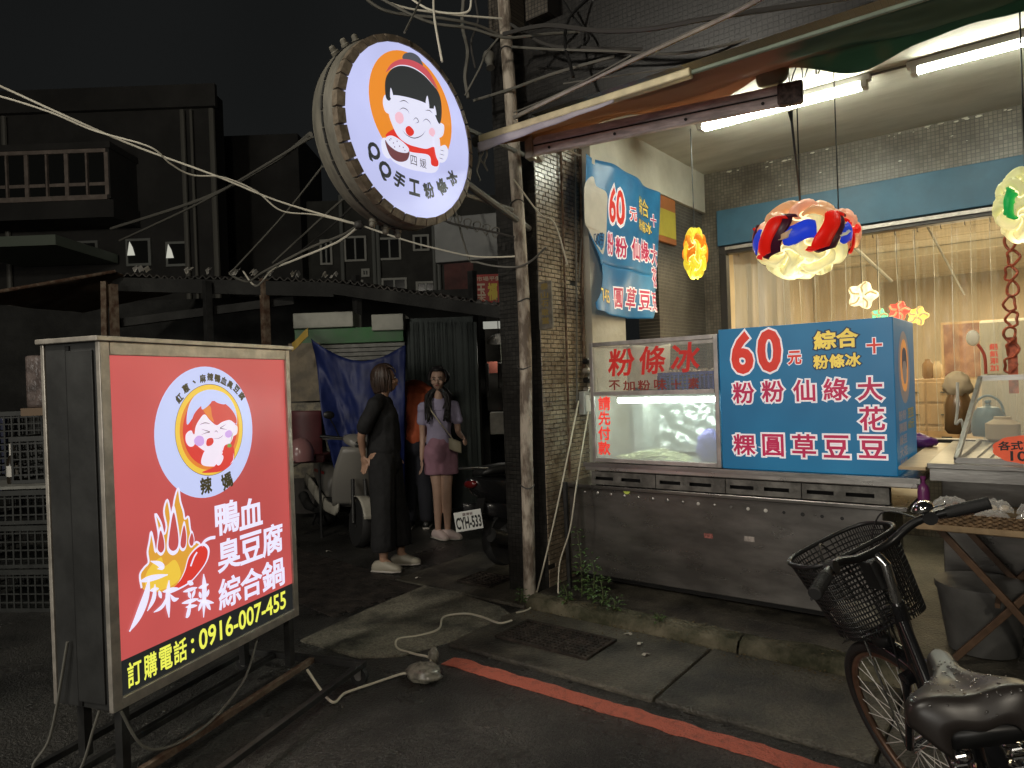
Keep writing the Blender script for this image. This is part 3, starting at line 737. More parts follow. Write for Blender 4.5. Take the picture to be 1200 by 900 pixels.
# two power cords hanging from the box
tag(obj('power_cord', MB().tube(spline([L(.03, .0, Zb-.002), L(.12, .03, .16), L(.35, .05, .12), L(.62, .03, .19), L(.78, -.02, .30), L(.80, -.03, Zb+.002)], 8), .0055, 7), m_gwire, smooth=True), 'grey power cord looping in a long sag under the red light box', 'cord')
tag(obj('power_cord', MB().tube(spline([L(-.012, -.2, Zb+.25), L(-.03, -.28, .25), L(-.06, -.34, .13), L(-.05, -.27, .05), L(-.02, -.16, .12), L(.0, -.1, .28), L(.01, -.08, Zb)], 8), .0055, 7), m_gwire, smooth=True), 'grey cord hanging in a narrow loop beside the far end of the light box', 'cord')

# ------------------------------------------------------------------ round drum-shaped sign over the corner
DA, DB, DZ, DR = -2.62, 2.62, 2.845, .455
T = thing('round_drum_sign', 'round backlit drum shaped shop sign with a smiling child emblem', 'shop sign', (DA-.1, DB, DZ))
m_drum = mat('grey_drum_wood', (.11, .105, .085), .6, col2=(.22, .205, .165), vs=5, bump=.3, bs=18, c2pos=(.35, .65), stretch=(4, 1, 1))
prof = [(.43, 0), (.475, .002), (.492, .05), (.497, .11), (.492, .17), (.478, .190), (.43, .192)]
obj('drum_body', MB().lathe((DA-.227, DB, DZ), prof, (1, 0, 0), 72), m_drum, T, smooth=True)
n = 36
for k in range(n):       # stave segments of the rim round the lit face
    t0, t1 = 2*pi*(k+.06)/n, 2*pi*(k+.94)/n; mb = MB()
    f = lambda r, t, x: (DA+x, DB+r*math.cos(t), DZ+r*math.sin(t))
    mb.add([f(.452, t0, 0), f(.492, t0, -.012), f(.492, t1, -.012), f(.452, t1, 0), f(.452, t0, -.034), f(.492, t0, -.05), f(.492, t1, -.05), f(.452, t1, -.034)],
           [(0, 1, 2, 3), (4, 7, 6, 5), (0, 4, 5, 1), (1, 5, 6, 2), (2, 6, 7, 3), (3, 7, 4, 0)])
    obj('rim_segment', mb, mat('rim_wood', (.20, .16, .115), .6, var=.3, vs=20, bump=.2, bs=50), T)
for k in range(40):      # wooden laths nailed round the drum
    t0, t1 = 2*pi*(k+.05)/40, 2*pi*(k+.95)/40; mb = MB()
    f = lambda r, t, x: (DA+x, DB+r*math.cos(t), DZ+r*math.sin(t))
    r0 = .501+.002*(k % 2)
    mb.add([f(r0, t0, -.112), f(r0, t1, -.112), f(r0, t1, -.124), f(r0, t0, -.124), f(.49, t0, -.112), f(.49, t1, -.112), f(.49, t1, -.124), f(.49, t0, -.124)], [(0, 1, 2, 3), (0, 4, 5, 1), (1, 5, 6, 2), (2, 6, 7, 3), (3, 7, 4, 0)])
    obj('lath', mb, m_dark, T)
for t_ in (2.05, 2.22, 2.4, -1.9, -1.72, -1.55):
    c = Vector((DA-.16, DB+.497*math.cos(t_), DZ+.497*math.sin(t_))); o_ = Vector((0, math.cos(t_), math.sin(t_)))
    obj('peg', MB().lathe(c, [(.022, -.01), (.022, .012), (.017, .016), (.016, .034), (.009, .041)], o_, 14), m_drum, T, smooth=True)
m_dface = lit('drum_face_glow', (193, 197, 240), 1.0, var=.08, vs=2.5)
df = obj('face_panel', MB().lathe((DA-.02, DB, DZ), [(.453, 0), (.453, .012)], (1, 0, 0), 72), m_dface, T)
def dp(y, z, h=0.): return Vector((DA-.008+.001+h, y, z))
def duv(px_, py_): p = PX(px_, py_, a=DA-.008); return (p.y, p.z)
def D(x, y): return duv(340+x/3.4615, 20+y/3.4615)
Q = lambda pts: [D(*p) for p in pts]
def dlay(mat_, name, fn):
    mb = MB(); fn(mb); return obj(name, mb, mat_, df)
dl = lambda n, rgb: lit(n, rgb, 1., sample=False)
m_dorg = dl('drum_orange', (232, 140, 48)); m_dblk = dl('drum_black', (48, 50, 50)); m_dwht = dl('drum_white', (226, 226, 246)); m_dred = dl('drum_red', (222, 58, 48))
m_dpink = dl('drum_band', (198, 84, 92)); m_dbowl = dl('drum_bowl', (112, 66, 70)); m_dchk = dl('drum_cheek', (240, 190, 205)); m_dline = dl('drum_line', (70, 62, 66)); m_dgry = dl('drum_grey', (84, 86, 92))
def body_poly(mt_, nm, pts, k): dlay(mt_, nm, lambda m: shape(m, Q(pts), dp, k*K))
def body_line(mt_, pts, w_, k): dlay(mt_, 'emblem_line', lambda m: stroke(m, [tuple(p)[:2] for p in spline([(*q, 0) for q in Q(pts)], 5)], w_, dp, k*K, True))
oc = D(497, 380)
ow = (D(660, 455)[0]-D(330, 310)[0])/2; oh = (D(470, 135)[1]-D(520, 625)[1])/2
dlay(m_dorg, 'emblem_disc', lambda m: shape(m, ell(oc[0], oc[1], max(ow, oh)*.97, max(ow, oh)*.97, 56), dp, K, False))
body_poly(m_dwht, 'emblem_shirt', [(400, 480), (450, 470), (520, 520), (600, 480), (598, 620), (520, 625), (440, 600), (400, 560)], 2)
body_poly(m_dred, 'emblem_collar', [(385, 480), (430, 455), (470, 510), (545, 535), (585, 530), (600, 600), (572, 600), (560, 560), (480, 545), (420, 500)], 3)
body_poly(m_dwht, 'emblem_ear', [(385, 315), (374, 345), (385, 385), (410, 390), (415, 340)], 4)
body_poly(m_dwht, 'emblem_ear', [(600, 430), (622, 440), (618, 480), (596, 490), (590, 455)], 4)
body_poly(m_dwht, 'emblem_face', [(398, 320), (480, 300), (560, 340), (602, 400), (600, 460), (560, 520), (500, 525), (440, 490), (405, 420), (395, 370)], 5)
body_poly(m_dblk, 'emblem_hair', [(384, 320), (385, 250), (420, 205), (480, 200), (550, 245), (600, 310), (612, 380), (604, 435), (585, 400), (582, 375), (560, 370), (545, 350), (480, 328), (412, 318), (398, 340)], 7)
body_poly(m_dblk, 'emblem_hair', [(383, 310), (408, 300), (404, 335), (392, 338)], 8)
body_poly(m_dwht, 'emblem_parting', [(404, 288), (414, 322), (402, 328)], 9)
body_poly(m_dwht, 'emblem_parting', [(553, 320), (561, 370), (546, 352)], 9)
body_poly(m_dwht, 'emblem_parting', [(582, 360), (590, 398), (578, 390)], 9)
body_poly(m_dpink, 'emblem_headband', [(384, 225), (410, 188), (455, 172), (510, 185), (560, 225), (598, 300), (590, 290), (545, 240), (500, 212), (440, 196), (400, 215)], 10)
body_poly(m_dgry, 'emblem_bun', [(452, 170), (460, 150), (490, 146), (520, 165), (535, 200), (510, 190), (480, 175)], 9)
body_line(m_dwht, [(400, 215), (440, 198), (490, 206), (540, 238), (585, 290)], .006, 11)
body_poly(m_dchk, 'emblem_cheek', [(424, 395), (440, 385), (456, 400), (456, 425), (440, 434), (425, 420)], 6)
body_poly(m_dchk, 'emblem_cheek', [(563, 455), (575, 450), (585, 465), (582, 485), (568, 482), (560, 470)], 6)
for p_ in ([(440, 378), (455, 370), (472, 378), (480, 392)], [(535, 425), (548, 415), (562, 425), (568, 438)], [(440, 345), (460, 340), (478, 352)], [(545, 380), (562, 380), (575, 392)], [(495, 420), (508, 410), (518, 425), (505, 432)], [(452, 460), (470, 480), (500, 492), (530, 482), (546, 462)]):
    body_line(m_dline, p_, .0045, 7)
body_poly(m_dred, 'emblem_tongue', [(465, 452), (480, 443), (498, 462), (496, 478), (482, 484), (468, 472)], 8)
body_poly(m_dwht, 'emblem_hand', [(368, 500), (385, 492), (405, 520), (412, 560), (395, 575), (372, 550)], 6)
body_poly(m_dbowl, 'emblem_bowl', [(383, 500), (410, 520), (450, 545), (480, 545), (472, 580), (440, 588), (408, 570), (390, 535)], 7)
body_poly(m_dwht, 'emblem_bowl_food', [(384, 492), (410, 482), (450, 505), (478, 535), (470, 552), (430, 545), (395, 518)], 8)
for x, y in ((400, 500), (415, 512), (430, 505), (440, 525), (455, 530), (420, 528), (462, 543), (405, 495)):
    dlay(m_dbowl, 'emblem_bean', lambda m: shape(m, ell(*D(x, y), .0035, .0035, 8), dp, 9*K, False))
body_poly(m_dwht, 'emblem_hand', [(580, 480), (592, 490), (600, 525), (625, 520), (638, 545), (630, 580), (610, 592), (592, 575), (582, 530)], 8)
for p_ in ([(604, 540), (622, 545)], [(602, 556), (622, 562)], [(600, 572), (618, 578)]): body_line(m_dline, p_, .003, 9)
dlay(m_dline, 'emblem_lettering', lambda m: (write(m, '四', D(487, 590)[0], D(495, 600)[1], D(512, 590)[0], D(495, 562)[1], dp, .0, 4*K), write(m, '媛', D(525, 600)[0], D(537, 612)[1], D(551, 600)[0], D(537, 575)[1], dp, 0, 4*K)))
def arc(m):
    for s_, x, y, w_ in (('Q', 336, 545, 1.05), ('Q', 382, 622, 1.05), ('手', 442, 662, 1), ('工', 503, 692, 1), ('粉', 562, 703, 1), ('條', 614, 687, 1), ('冰', 656, 652, 1)):
        u, z = D(x, y); an = math.atan2(z-DZ, u-DB)+pi/2; h_ = .037*w_
        write(m, s_, u-h_, z-h_*1.05, u+h_, z+h_*1.05, dp, .045, 2*K, an)
dlay(m_dblk, 'rim_lettering', arc)
# steel bracket that carries it
obj('bracket_arm', MB().tube([(DA-.12, DB+.49, DZ-.12), (DA-.16, 3.86, DZ-.30)], .022, 8).tube([(DA-.12, DB+.47, DZ+.2), (DA-.16, 3.86, DZ+.2)], .016, 8), m_gwire, T, smooth=True)
# ------------------------------------------------------------------ dessert cart in front of the shop
CB = 4.05
m_cart = mat('grey_stainless_sheet', (.21, .20, .185), .30, .8, var=.28, vs=2.2, bump=.12, bs=2.5, stretch=(1, 1, 3))
T = thing('dessert_cart', 'long stainless steel dessert cart with blue menu box and glass case', 'food cart', (-1.6, 4.4, .085))
obj('body', MB().box(-2.68, -.70, CB+.035, 4.70, .150, .748), m_cart, T, bev=.006)
obj('toe_panel', MB().box(-2.66, -.72, CB+.12, 4.66, .10, .149), m_dark, T)
obj('counter', MB().box(-2.70, -.58, CB-.0, 4.78, .749, .775), m_cart, T, bev=.005)
for a in (-2.55, -.86):
    w = obj('wheel', MB().cyl((a-.02, CB+.16, .125), (a+.02, CB+.16, .125), .04, n=20), m_rub, T, smooth=True)
# slotted angle rails under the case
def slotted(a0, a1, name, y=CB-.012):
    z0, z1 = .785, .872; mb = MB(); edges = []
    a = a0
    holes = []
    while a+.18 < a1: holes.append((a+.025, a+.165)); a += .20
    # strip above, below, and webs between slots
    mb.box(a0, a1, y, y+.004, z0+.052, z1).box(a0, a1, y, y+.004, z0, z0+.030)
    last = a0
    for h0, h1 in holes: mb.box(last, h0, y, y+.004, z0+.030, z0+.052); last = h1
    mb.box(last, a1, y, y+.004, z0+.030, z0+.052); mb.box(a0, a1, y+.004, y+.045, z0, z0+.004)
    for h0, h1 in holes: mb.box((h0+h1)/2+.084, (h0+h1)/2+.092, y-.002, y+.001, z0+.034, z0+.048)
    return mb
m_slot = mat('slotted_angle_steel', (.16, .155, .14), .5, .6, var=.35, vs=12, bump=.1, bs=40)
for a0, a1 in ((-2.46, -1.99), (-1.985, -1.535), (-1.53, -1.10), (-1.095, -.66)):
    obj('slotted_rail', slotted(a0, a1, ''), m_slot, T)
obj('rail_gap_shade', MB().box(-2.46, -.66, CB+.036, CB+.05, .776, .878), mat('shadow_gap', (.012, .012, .012), .9), T)  # near-black strip standing in for the shade behind the slots
obj('deck', MB().box(-2.50, -.525, CB-.03, 4.80, .879, .925), m_bsteel, T, bev=.006)
obj('deck_lip', MB().box(-2.51, -.515, CB-.036, CB-.031, .905, .933), m_steel, T)
random.seed(21)
for i in range(17):      # row of round holes and bolt heads along the body
    a = -2.55+i*.103; z = .716-i*.002; lit_ = i in (6, 8, 9, 10, 11, 12)
    r_ = random.uniform(.009, .0125)
    obj('bolt_head' if i < 13 else 'vent_hole', MB().lathe((a, CB+.036, z), [(r_, 0), (r_, .004), (r_*.6, .007)] if i < 13 else [(r_, 0), (r_, .002)], (0, -1, 0), 14),
        (m_white if i in (8, 11, 12) else m_steel) if i < 13 else m_black, T, smooth=True)
m_dlab = mat('worn_label', (.45, .40, .36), .6, var=.3, vs=40); m_rlab = mat('faded_red_label', (.35, .12, .10), .6, var=.5, vs=60)
obj('sticker', MB().box(-1.695, -1.64, CB+.032, CB+.034, .492, .522), m_rlab, T)
obj('sticker', MB().box(-1.445, -1.385, CB+.032, CB+.034, .500, .530), m_dlab, T)
obj('sticker', MB().lathe((-2.222, CB+.035, .748), [(.024, 0), (.024, .003)], (0, -1, 0), 20), lit('round_sticker', (200, 210, 90), .35), T)
mb = MB()
for k in range(2): mb.tube([(-2.238+k*.018, CB+.030, .742), (-2.232+k*.018, CB+.030, .756), (-2.226+k*.018, CB+.030, .742)], .002, 5)
obj('sticker_mark', mb, m_black, T, kind='stuff')
# blue menu box
BX0, BX1, BZ0, BZ1, BB1 = -1.548, -.618, .934, 1.765, 4.74
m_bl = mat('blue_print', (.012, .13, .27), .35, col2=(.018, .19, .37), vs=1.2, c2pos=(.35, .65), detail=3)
def selfglow(m, s):
    b = m.node_tree.nodes['Principled BSDF']; t = m.node_tree
    src = b.inputs['Base Color'].links
    if src: t.links.new(src[0].from_socket, b.inputs['Emission Color'])
    else: b.inputs['Emission Color'].default_value = b.inputs['Base Color'].default_value
    b.inputs['Emission Strength'].default_value = s; m.cycles.emission_sampling = 'NONE'; return m
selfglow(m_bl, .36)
bxo = obj('menu_box', MB().box(BX0, BX1, CB, BB1, BZ0, BZ1), m_bl, T, bev=.004)
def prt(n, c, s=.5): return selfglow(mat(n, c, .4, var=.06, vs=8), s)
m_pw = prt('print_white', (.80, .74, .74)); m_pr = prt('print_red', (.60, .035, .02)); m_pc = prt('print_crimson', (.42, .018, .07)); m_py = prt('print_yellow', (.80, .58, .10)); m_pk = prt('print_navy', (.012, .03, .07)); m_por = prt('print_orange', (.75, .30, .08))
def cp(a, z, h=0.): return Vector((a, CB-.0012-h, z))
def cxz(px_, py_): p = PX(px_, py_, b=CB); return p.x, p.z
def C3(x, y): return cxz(660+x/2.648, 340+y/2.648)
def cfit(lst, s_, x0, y0, x1, y1):   # crop pixels of the panel
    a0 = C3(x0, (y0+y1)/2)[0]; a1 = C3(x1, (y0+y1)/2)[0]; z0 = C3((x0+x1)/2, y1)[1]; z1 = C3((x0+x1)/2, y0)[1]
    lst.append((s_, a0, z0, a1, z1))
white, yel, crim, red = [], [], [], []
cfit(red, '6', 527, 137, 585, 254); cfit(red, '0', 608, 128, 672, 248)
cfit(red, '元', 699, 190, 738, 229); cfit(red, '十', 943, 150, 988, 195)
for s_, x0, y0, x1, y1 in (('綜', 780, 128, 845, 182), ('合', 850, 120, 912, 176), ('粉', 778, 203, 822, 243), ('條', 827, 200, 872, 240), ('冰', 877, 196, 922, 236)): cfit(yel, s_, x0, y0, x1, y1)
for s_, x0, y0, x1, y1 in (('粉', 528, 287, 592, 350), ('粉', 618, 282, 684, 346), ('仙', 715, 279, 781, 344), ('綠', 809, 275, 883, 341), ('大', 915, 271, 990, 341), ('花', 921, 362, 997, 434), ('粿', 530, 448, 595, 510), ('圓', 620, 448, 683, 514), ('草', 712, 448, 783, 518), ('豆', 810, 452, 887, 519), ('豆', 919, 454, 1000, 520)): cfit(crim, s_, x0, y0, x1, y1)
def printed(lst, mt_, bold, k, nm, par=bxo, pl_=cp):
    for s_, a0, z0, a1, z1 in lst: obj(nm, write(MB(), s_, a0, z0, a1, z1, pl_, bold, k*.0006), mt_, par)
printed(red[:2], m_pw, .075, 1, 'lettering_outline'); printed(red[2:], m_pw, .09, 1, 'lettering_outline')
printed(crim, m_pw, .09, 1, 'lettering_outline'); printed(yel, m_pk, .10, 1, 'lettering_outline')
printed(red[:2], m_pr, .04, 3, 'price_lettering'); printed(red[2:], m_pr, .035, 3, 'lettering')
printed(crim, m_pc, .022, 3, 'lettering'); printed(yel, m_py, .035, 3, 'lettering')
# the box's end panel: emblem and small lines
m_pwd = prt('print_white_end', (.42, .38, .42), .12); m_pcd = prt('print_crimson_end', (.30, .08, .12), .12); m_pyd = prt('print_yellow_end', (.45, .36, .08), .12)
def ep(b, z, h=0.): return Vector((BX1+.0012+h, b, z))
def elay(mt_, nm, fn): mb = MB(); fn(mb); return obj(nm, mb, mt_, bxo)
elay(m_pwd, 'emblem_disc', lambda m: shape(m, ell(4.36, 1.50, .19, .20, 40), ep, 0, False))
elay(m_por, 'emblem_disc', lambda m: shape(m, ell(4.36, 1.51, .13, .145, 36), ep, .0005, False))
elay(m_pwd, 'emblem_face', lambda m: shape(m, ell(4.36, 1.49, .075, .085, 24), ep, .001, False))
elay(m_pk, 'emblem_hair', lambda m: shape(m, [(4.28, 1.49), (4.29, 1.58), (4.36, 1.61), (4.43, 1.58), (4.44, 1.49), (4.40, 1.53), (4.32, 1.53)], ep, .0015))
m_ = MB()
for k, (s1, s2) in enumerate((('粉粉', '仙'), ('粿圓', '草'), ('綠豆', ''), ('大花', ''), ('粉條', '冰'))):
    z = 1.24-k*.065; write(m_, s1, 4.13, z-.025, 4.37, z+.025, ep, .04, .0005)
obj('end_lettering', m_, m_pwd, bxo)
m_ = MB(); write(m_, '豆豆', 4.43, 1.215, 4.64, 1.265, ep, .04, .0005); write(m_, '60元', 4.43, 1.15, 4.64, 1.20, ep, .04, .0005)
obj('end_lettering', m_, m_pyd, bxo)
# glass display case
G0, G1, GZ0, GZ1, GB1 = -2.455, -1.556, .934, 1.742, 4.62
m_glass = film('case_glass', (.9, .95, .9), .10, .04)
m_glf = film('lit_haze_glass', (.84, .93, .87), .32, .3, var=.05, vs=2)  # whitish film puts the bright haze of the lit case into the pane
m_gl2 = film('hazy_glass', (.75, .80, .72), .22, .12, var=.08, vs=3)
K_ = thing('glass_case', 'aluminium framed glass display case with a lit lower shelf on the cart', 'display case', (-2.0, 4.35, .926))
fr = .028
zm = C3(280, 318)[1]
bars = [((G0, G0+fr), (CB, CB+fr), (GZ0, GZ1)), ((G1-fr, G1), (CB, CB+fr), (GZ0, GZ1)), ((G0+fr, G1-fr), (CB, CB+fr), (GZ1-fr, GZ1)), ((G0+fr, G1-fr), (CB, CB+fr), (GZ0, GZ0+fr)), ((G0+fr, G1-fr), (CB-.003, CB+fr), (zm-.014, zm+.014)),
        ((G0, G0+fr), (GB1-fr, GB1), (GZ0, GZ1)), ((G1-fr, G1), (GB1-fr, GB1), (GZ0, GZ1)), ((G0+fr, G1-fr), (GB1-fr, GB1), (GZ1-fr, GZ1)), ((G0, G0+fr), (CB+fr, GB1-fr), (GZ1-fr, GZ1)), ((G1-fr, G1), (CB+fr, GB1-fr), (GZ1-fr, GZ1)), ((G0, G0+fr), (CB+fr, GB1-fr), (GZ0, GZ0+fr)), ((G1-fr, G1), (CB+fr, GB1-fr), (GZ0, GZ0+fr))]
m_case = mat('case_aluminium', (.52, .50, .47), .36, .7, var=.2, vs=10)
for x, y, z in bars: obj('frame_bar', MB().box(*x, *y, *z), m_case, K_, bev=.003)
obj('pane', MB().box(G0+fr, G1-fr, CB+.010, CB+.014, zm+.015, GZ1-fr), m_glass, K_)
obj('pane', MB().box(G0+fr, G1-fr, CB+.010, CB+.014, GZ0+fr, zm-.015), m_glf, K_)
obj('pane', MB().box(G0+.010, G0+.014, CB+fr, GB1-fr, GZ0+fr, GZ1-fr), m_gl2, K_)
obj('shelf', MB().box(G0+fr, G1-fr, CB+fr, GB1-fr, zm-.012, zm), mat('shelf_white', (.55, .55, .5), .4), K_)
obj('back_panel', MB().box(G0+fr, G1-fr, GB1-.018, GB1-.012, GZ0+.01, zm-.013), mat('case_back', (.55, .58, .55), .5, var=.15, vs=4), K_)
obj('floor_panel', MB().box(G0+fr, G1-fr, CB+fr, GB1-fr, GZ0, GZ0+.01), m_bsteel, K_)
obj('divider', MB().box(-2.10, -2.096, CB+.06, GB1-.03, GZ0+.012, zm-.02), m_gl2, K_)
tb = Vector((G0+.16, CB+.10, zm-.05))
obj('case_lamp', MB().cyl(tb, tb+Vector((.68, 0, 0)), .017, n=12), glow('case_tube', (.86, 1., .90), 60), K_, smooth=True)
obj('lamp_batten', MB().box(tb.x-.03, tb.x+.71, CB+.075, CB+.125, zm-.030, zm-.0125), m_white, K_)
# crinkled foil hanging in the case
def foil(u, v):
    a = -2.2+u*.61; z = GZ0+.03+v*.36
    n1 = noise.noise(Vector((a*9+z*5, z*12, 1)))*.030+noise.noise(Vector((a*22, z*24-a*16, 4)))*.009
    return Vector((a, GB1-.07+n1, z))
mb = MB().sheet(foil, 70, 50, .0015)
tag(obj('foil_sheet', mb, mat('crinkled_foil', (.66, .72, .69), .42, .7), smooth='all'), 'crinkled silver foil lining the lit part of the glass case', 'foil')
# heap of pale jelly strips
random.seed(4); mb = MB()
for i in range(240):
    a = random.gauss(-2.12, .12); b = random.uniform(CB+.08, CB+.35); h = max(0, .055-abs(a+2.12)*.22)*random.random()
    if not (G0+.06 < a < -1.8): continue
    an = random.uniform(0, pi); d = Vector((math.cos(an), math.sin(an), 0))*.03
    c = Vector((a, b, GZ0+.016+h)); mb.tube([c-d, c+Vector((0, 0, .006)), c+d], .0045, 5)
tag(obj('jelly_strips', mb, mat('pale_jelly', (.72, .74, .45), .25), kind='stuff'), 'heap of pale yellow jelly strips on the floor of the lit case', 'food')
def bagf(c, r, sx, sy, sz, seed):
    mb = MB(); mb.ball((0, 0, 0), 1, 22, 14)
    out = MB(); out.f = mb.f
    for v in mb.v:
        k = 1+.22*noise.noise(v*2.2+Vector((seed, 0, 0)))+.10*noise.noise(v*6+Vector((0, seed, 0)))
        out.v.append(Vector(c)+Vector((v.x*sx*k, v.y*sy*k, max(v.z*sz*k, -sz*.8))))
    return out
tag(obj('plastic_bag', bagf((-1.68, CB+.13, GZ0+.105), 1, .085, .06, .115, 3), mat('violet_bag', (.20, .18, .55), .35, var=.15, vs=10), smooth='all'), 'violet plastic bag slumped in the corner of the lit case', 'bag')
# upper shelf: blue crate with chopped toppings, paper, scoop
cr_o = thing('blue_crate', 'blue plastic basket of toppings on the upper shelf of the case', 'basket', (-1.76, CB+.25, zm))
m_bc = mat('blue_crate_plastic', (.03, .07, .30), .4); mb = MB()
x0, x1, y0, y1, z0, z1 = -2.0, -1.60, CB+.10, CB+.42, zm+.004, zm+.125
obj('basket_floor', MB().box(x0, x1, y0, y1, z0, z0+.005), m_bc, cr_o)
for i in range(15):
    a = x0+(x1-x0)*i/14; mb.box(a-.005, a+.005, y0, y0+.004, z0+.005, z1-.02)
for k in range(4): mb.box(x0, x1, y0+.004, y0+.007, z0+.02+k*.022, z0+.027+k*.022)
mb.box(x0, x1, y0-.002, y0+.006, z1-.02, z1).box(x0, x1, y1-.006, y1, z0+.005, z1).box(x0, x0+.005, y0, y1, z0+.005, z1).box(x1-.005, x1, y0, y1, z0+.005, z1)
obj('basket_wall', mb, m_bc, cr_o, kind='stuff')
random.seed(8); mb = MB()
for i in range(160): mb.ball((random.uniform(x0+.02, x1-.02), random.uniform(y0+.02, y1-.03), z1-.01+random.uniform(-.01, .016)), random.uniform(.009, .016), 6, 4)
tag(obj('toppings', mb, mat('pale_topping', (.5, .42, .30), .6), kind='stuff'), 'pale chopped toppings heaped in the blue basket', 'food')
def pap(u, v): return Vector((-2.02+u*.20+v*.03, CB+.30-v*.05, zm+.02+v*.17*(1-.6*abs(u-.35))+.012*math.sin(u*9)))
tag(obj('paper_bag', MB().sheet(pap, 12, 8, .002), mat('kraft_paper', (.50, .42, .30), .7, var=.2, vs=15), smooth='all'), 'crumpled cream paper bag leaning beside the blue basket', 'bag')
tag(obj('cloth', MB().sheet(lambda u, v: Vector((-2.38+u*.33, CB+.40+.02*math.sin(u*11+v*3), zm+.02+v*.30+.01*math.sin(u*7))), 20, 10, .003), mat('cream_cloth', (.72, .70, .56), .8, var=.1, vs=9), smooth='all'), 'cream cloth hanging inside the upper part of the glass case', 'cloth')
# red brush lettering on the glass
m_redp = prt('red_vinyl', (.50, .02, .015), .35); m_redd = prt('dark_red_vinyl', (.22, .03, .02), .2)
gp = lambda a, z, h=0.: Vector((a, CB+.0085-h, z))
def C1(x, y): return cxz(680+x/5, 380+y/5)
def gfit(mb, s_, x0, y0, x1, y1, bold=.03, sh=0.):
    a0 = C1(x0, (y0+y1)/2)[0]; a1 = C1(x1, (y0+y1)/2)[0]; z0 = C1((x0+x1)/2, y1)[1]; z1 = C1((x0+x1)/2, y0)[1]
    write(mb, s_, a0, z0, a1, z1, gp, bold, 0, 0, sh)
mb = MB()
for s_, q in (('粉', (165, 145, 310, 300)), ('條', (345, 130, 492, 290)), ('冰', (535, 108, 695, 278))): gfit(mb, s_, *q, bold=.022, sh=.12)
obj('case_lettering', mb, m_redp, K_)
mb = MB()
for s_, q in (('不', (165, 330, 228, 386)), ('加', (248, 332, 315, 386)), ('粉', (335, 328, 405, 386)), ('味', (430, 320, 500, 384)), ('十', (530, 325, 585, 380)), ('素', (630, 315, 690, 376))): gfit(mb, s_, *q, bold=.02)
obj('case_lettering', mb, m_redd, K_)
mb = MB()
m_redb = prt('red_on_white', (.68, .03, .02), .8)
for k, s_ in enumerate('請先付款'):
    mb = MB(); gfit(mb, s_, 104, 425+k*88, 170, 503+k*87, bold=.028); obj('case_lettering', mb, m_redb, K_)
# ------------------------------------------------------------------ second stall with glass topped counter
T = thing('snack_stall', 'wooden topped snack table on crossed folding legs beside the cart', 'table', (.25, 3.95, .085))
m_wood = mat('worn_plywood', (.34, .24, .13), .55, var=.25, vs=9, bump=.1, bs=30, stretch=(1, 6, 1))
m_leg = mat('brown_folding_leg', (.12, .07, .04), .45, .3, var=.3, vs=12)
obj('tabletop', MB().box(-.50, 1.3, 3.72, 4.35, .735, .765), m_wood, T, bev=.004)
obj('table_edge', MB().box(-.505, 1.3, 3.71, 3.719, .742, .768), m_wood, T)
for b in (3.80, 4.28):
    obj('leg', MB().beam((-.42, b, .735), (.12, b, .086), .03, .03), m_leg, T, bev=.003)
    obj('leg', MB().beam((.14, b+.034, .735), (-.40, b+.034, .086), .03, .03), m_leg, T, bev=.003)
obj('brace', MB().beam((-.20, 3.81, .40), (-.20, 4.27, .40), .02, .02), m_leg, T)
# steel tray deck behind with the sloping glass cover
T = thing('steel_counter', 'stainless food counter with a sloping glass cover beside the blue box', 'food counter', (.2, 4.5, .768))
obj('counter_box', MB().box(-.46, 1.3, 4.36, 5.2, .09, .99), m_cart, T, bev=.004)
obj('counter_deck', MB().box(-.48, 1.3, 3.98, 5.22, .991, 1.018), m_steel, T, bev=.004)
obj('counter_apron', MB().box(-.47, 1.3, 4.0, 4.01, .93, .99), m_steel, T)
obj('rivet', MB().lathe((-.03, 3.998, .962), [(.016, 0), (.016, .004), (.008, .008)], (0, -1, 0), 16), m_white, T, smooth=True)
m_lac = mat('tan_formica', (.55, .42, .25), .35, var=.15, vs=6)
obj('side_board', MB().box(-.60, -.482, 3.95, 5.25, .985, 1.0), m_lac, T)
c0_, c1_ = Vector((-.36, 4.05, 1.03)), Vector((-.30, 4.85, 1.42))
for dx in (0, 1.4):
    obj('cover_bar', MB().beam(c0_+Vector((dx, 0, 0)), c1_+Vector((dx, 0, 0)), .022, .03), m_steel, T, bev=.002)
    obj('cover_bar', MB().beam((c0_.x+dx, 4.05, 1.03), (c0_.x+dx+.03, 5.1, 1.03), .022, .024), m_steel, T, bev=.002)
obj('cover_bar', MB().beam(c0_, c0_+Vector((1.4, 0, 0)), .022, .03), m_steel, T); obj('cover_bar', MB().beam(c1_, c1_+Vector((1.4, 0, 0)), .022, .03), m_steel, T)
obj('cover_pane', MB().add([c0_+Vector((.01, 0, .012)), c0_+Vector((1.39, 0, .012)), c1_+Vector((1.39, 0, .012)), c1_+Vector((.01, 0, .012))], [(0, 1, 2, 3)]), film('cover_glass', (.8, .8, .75), .22, .06), T)
for k in range(6): obj('slide_rail', MB().beam((-.30+k*.055, 4.1, 1.024), (-.26+k*.055, 5.05, 1.024), .016, .012), m_steel, T)
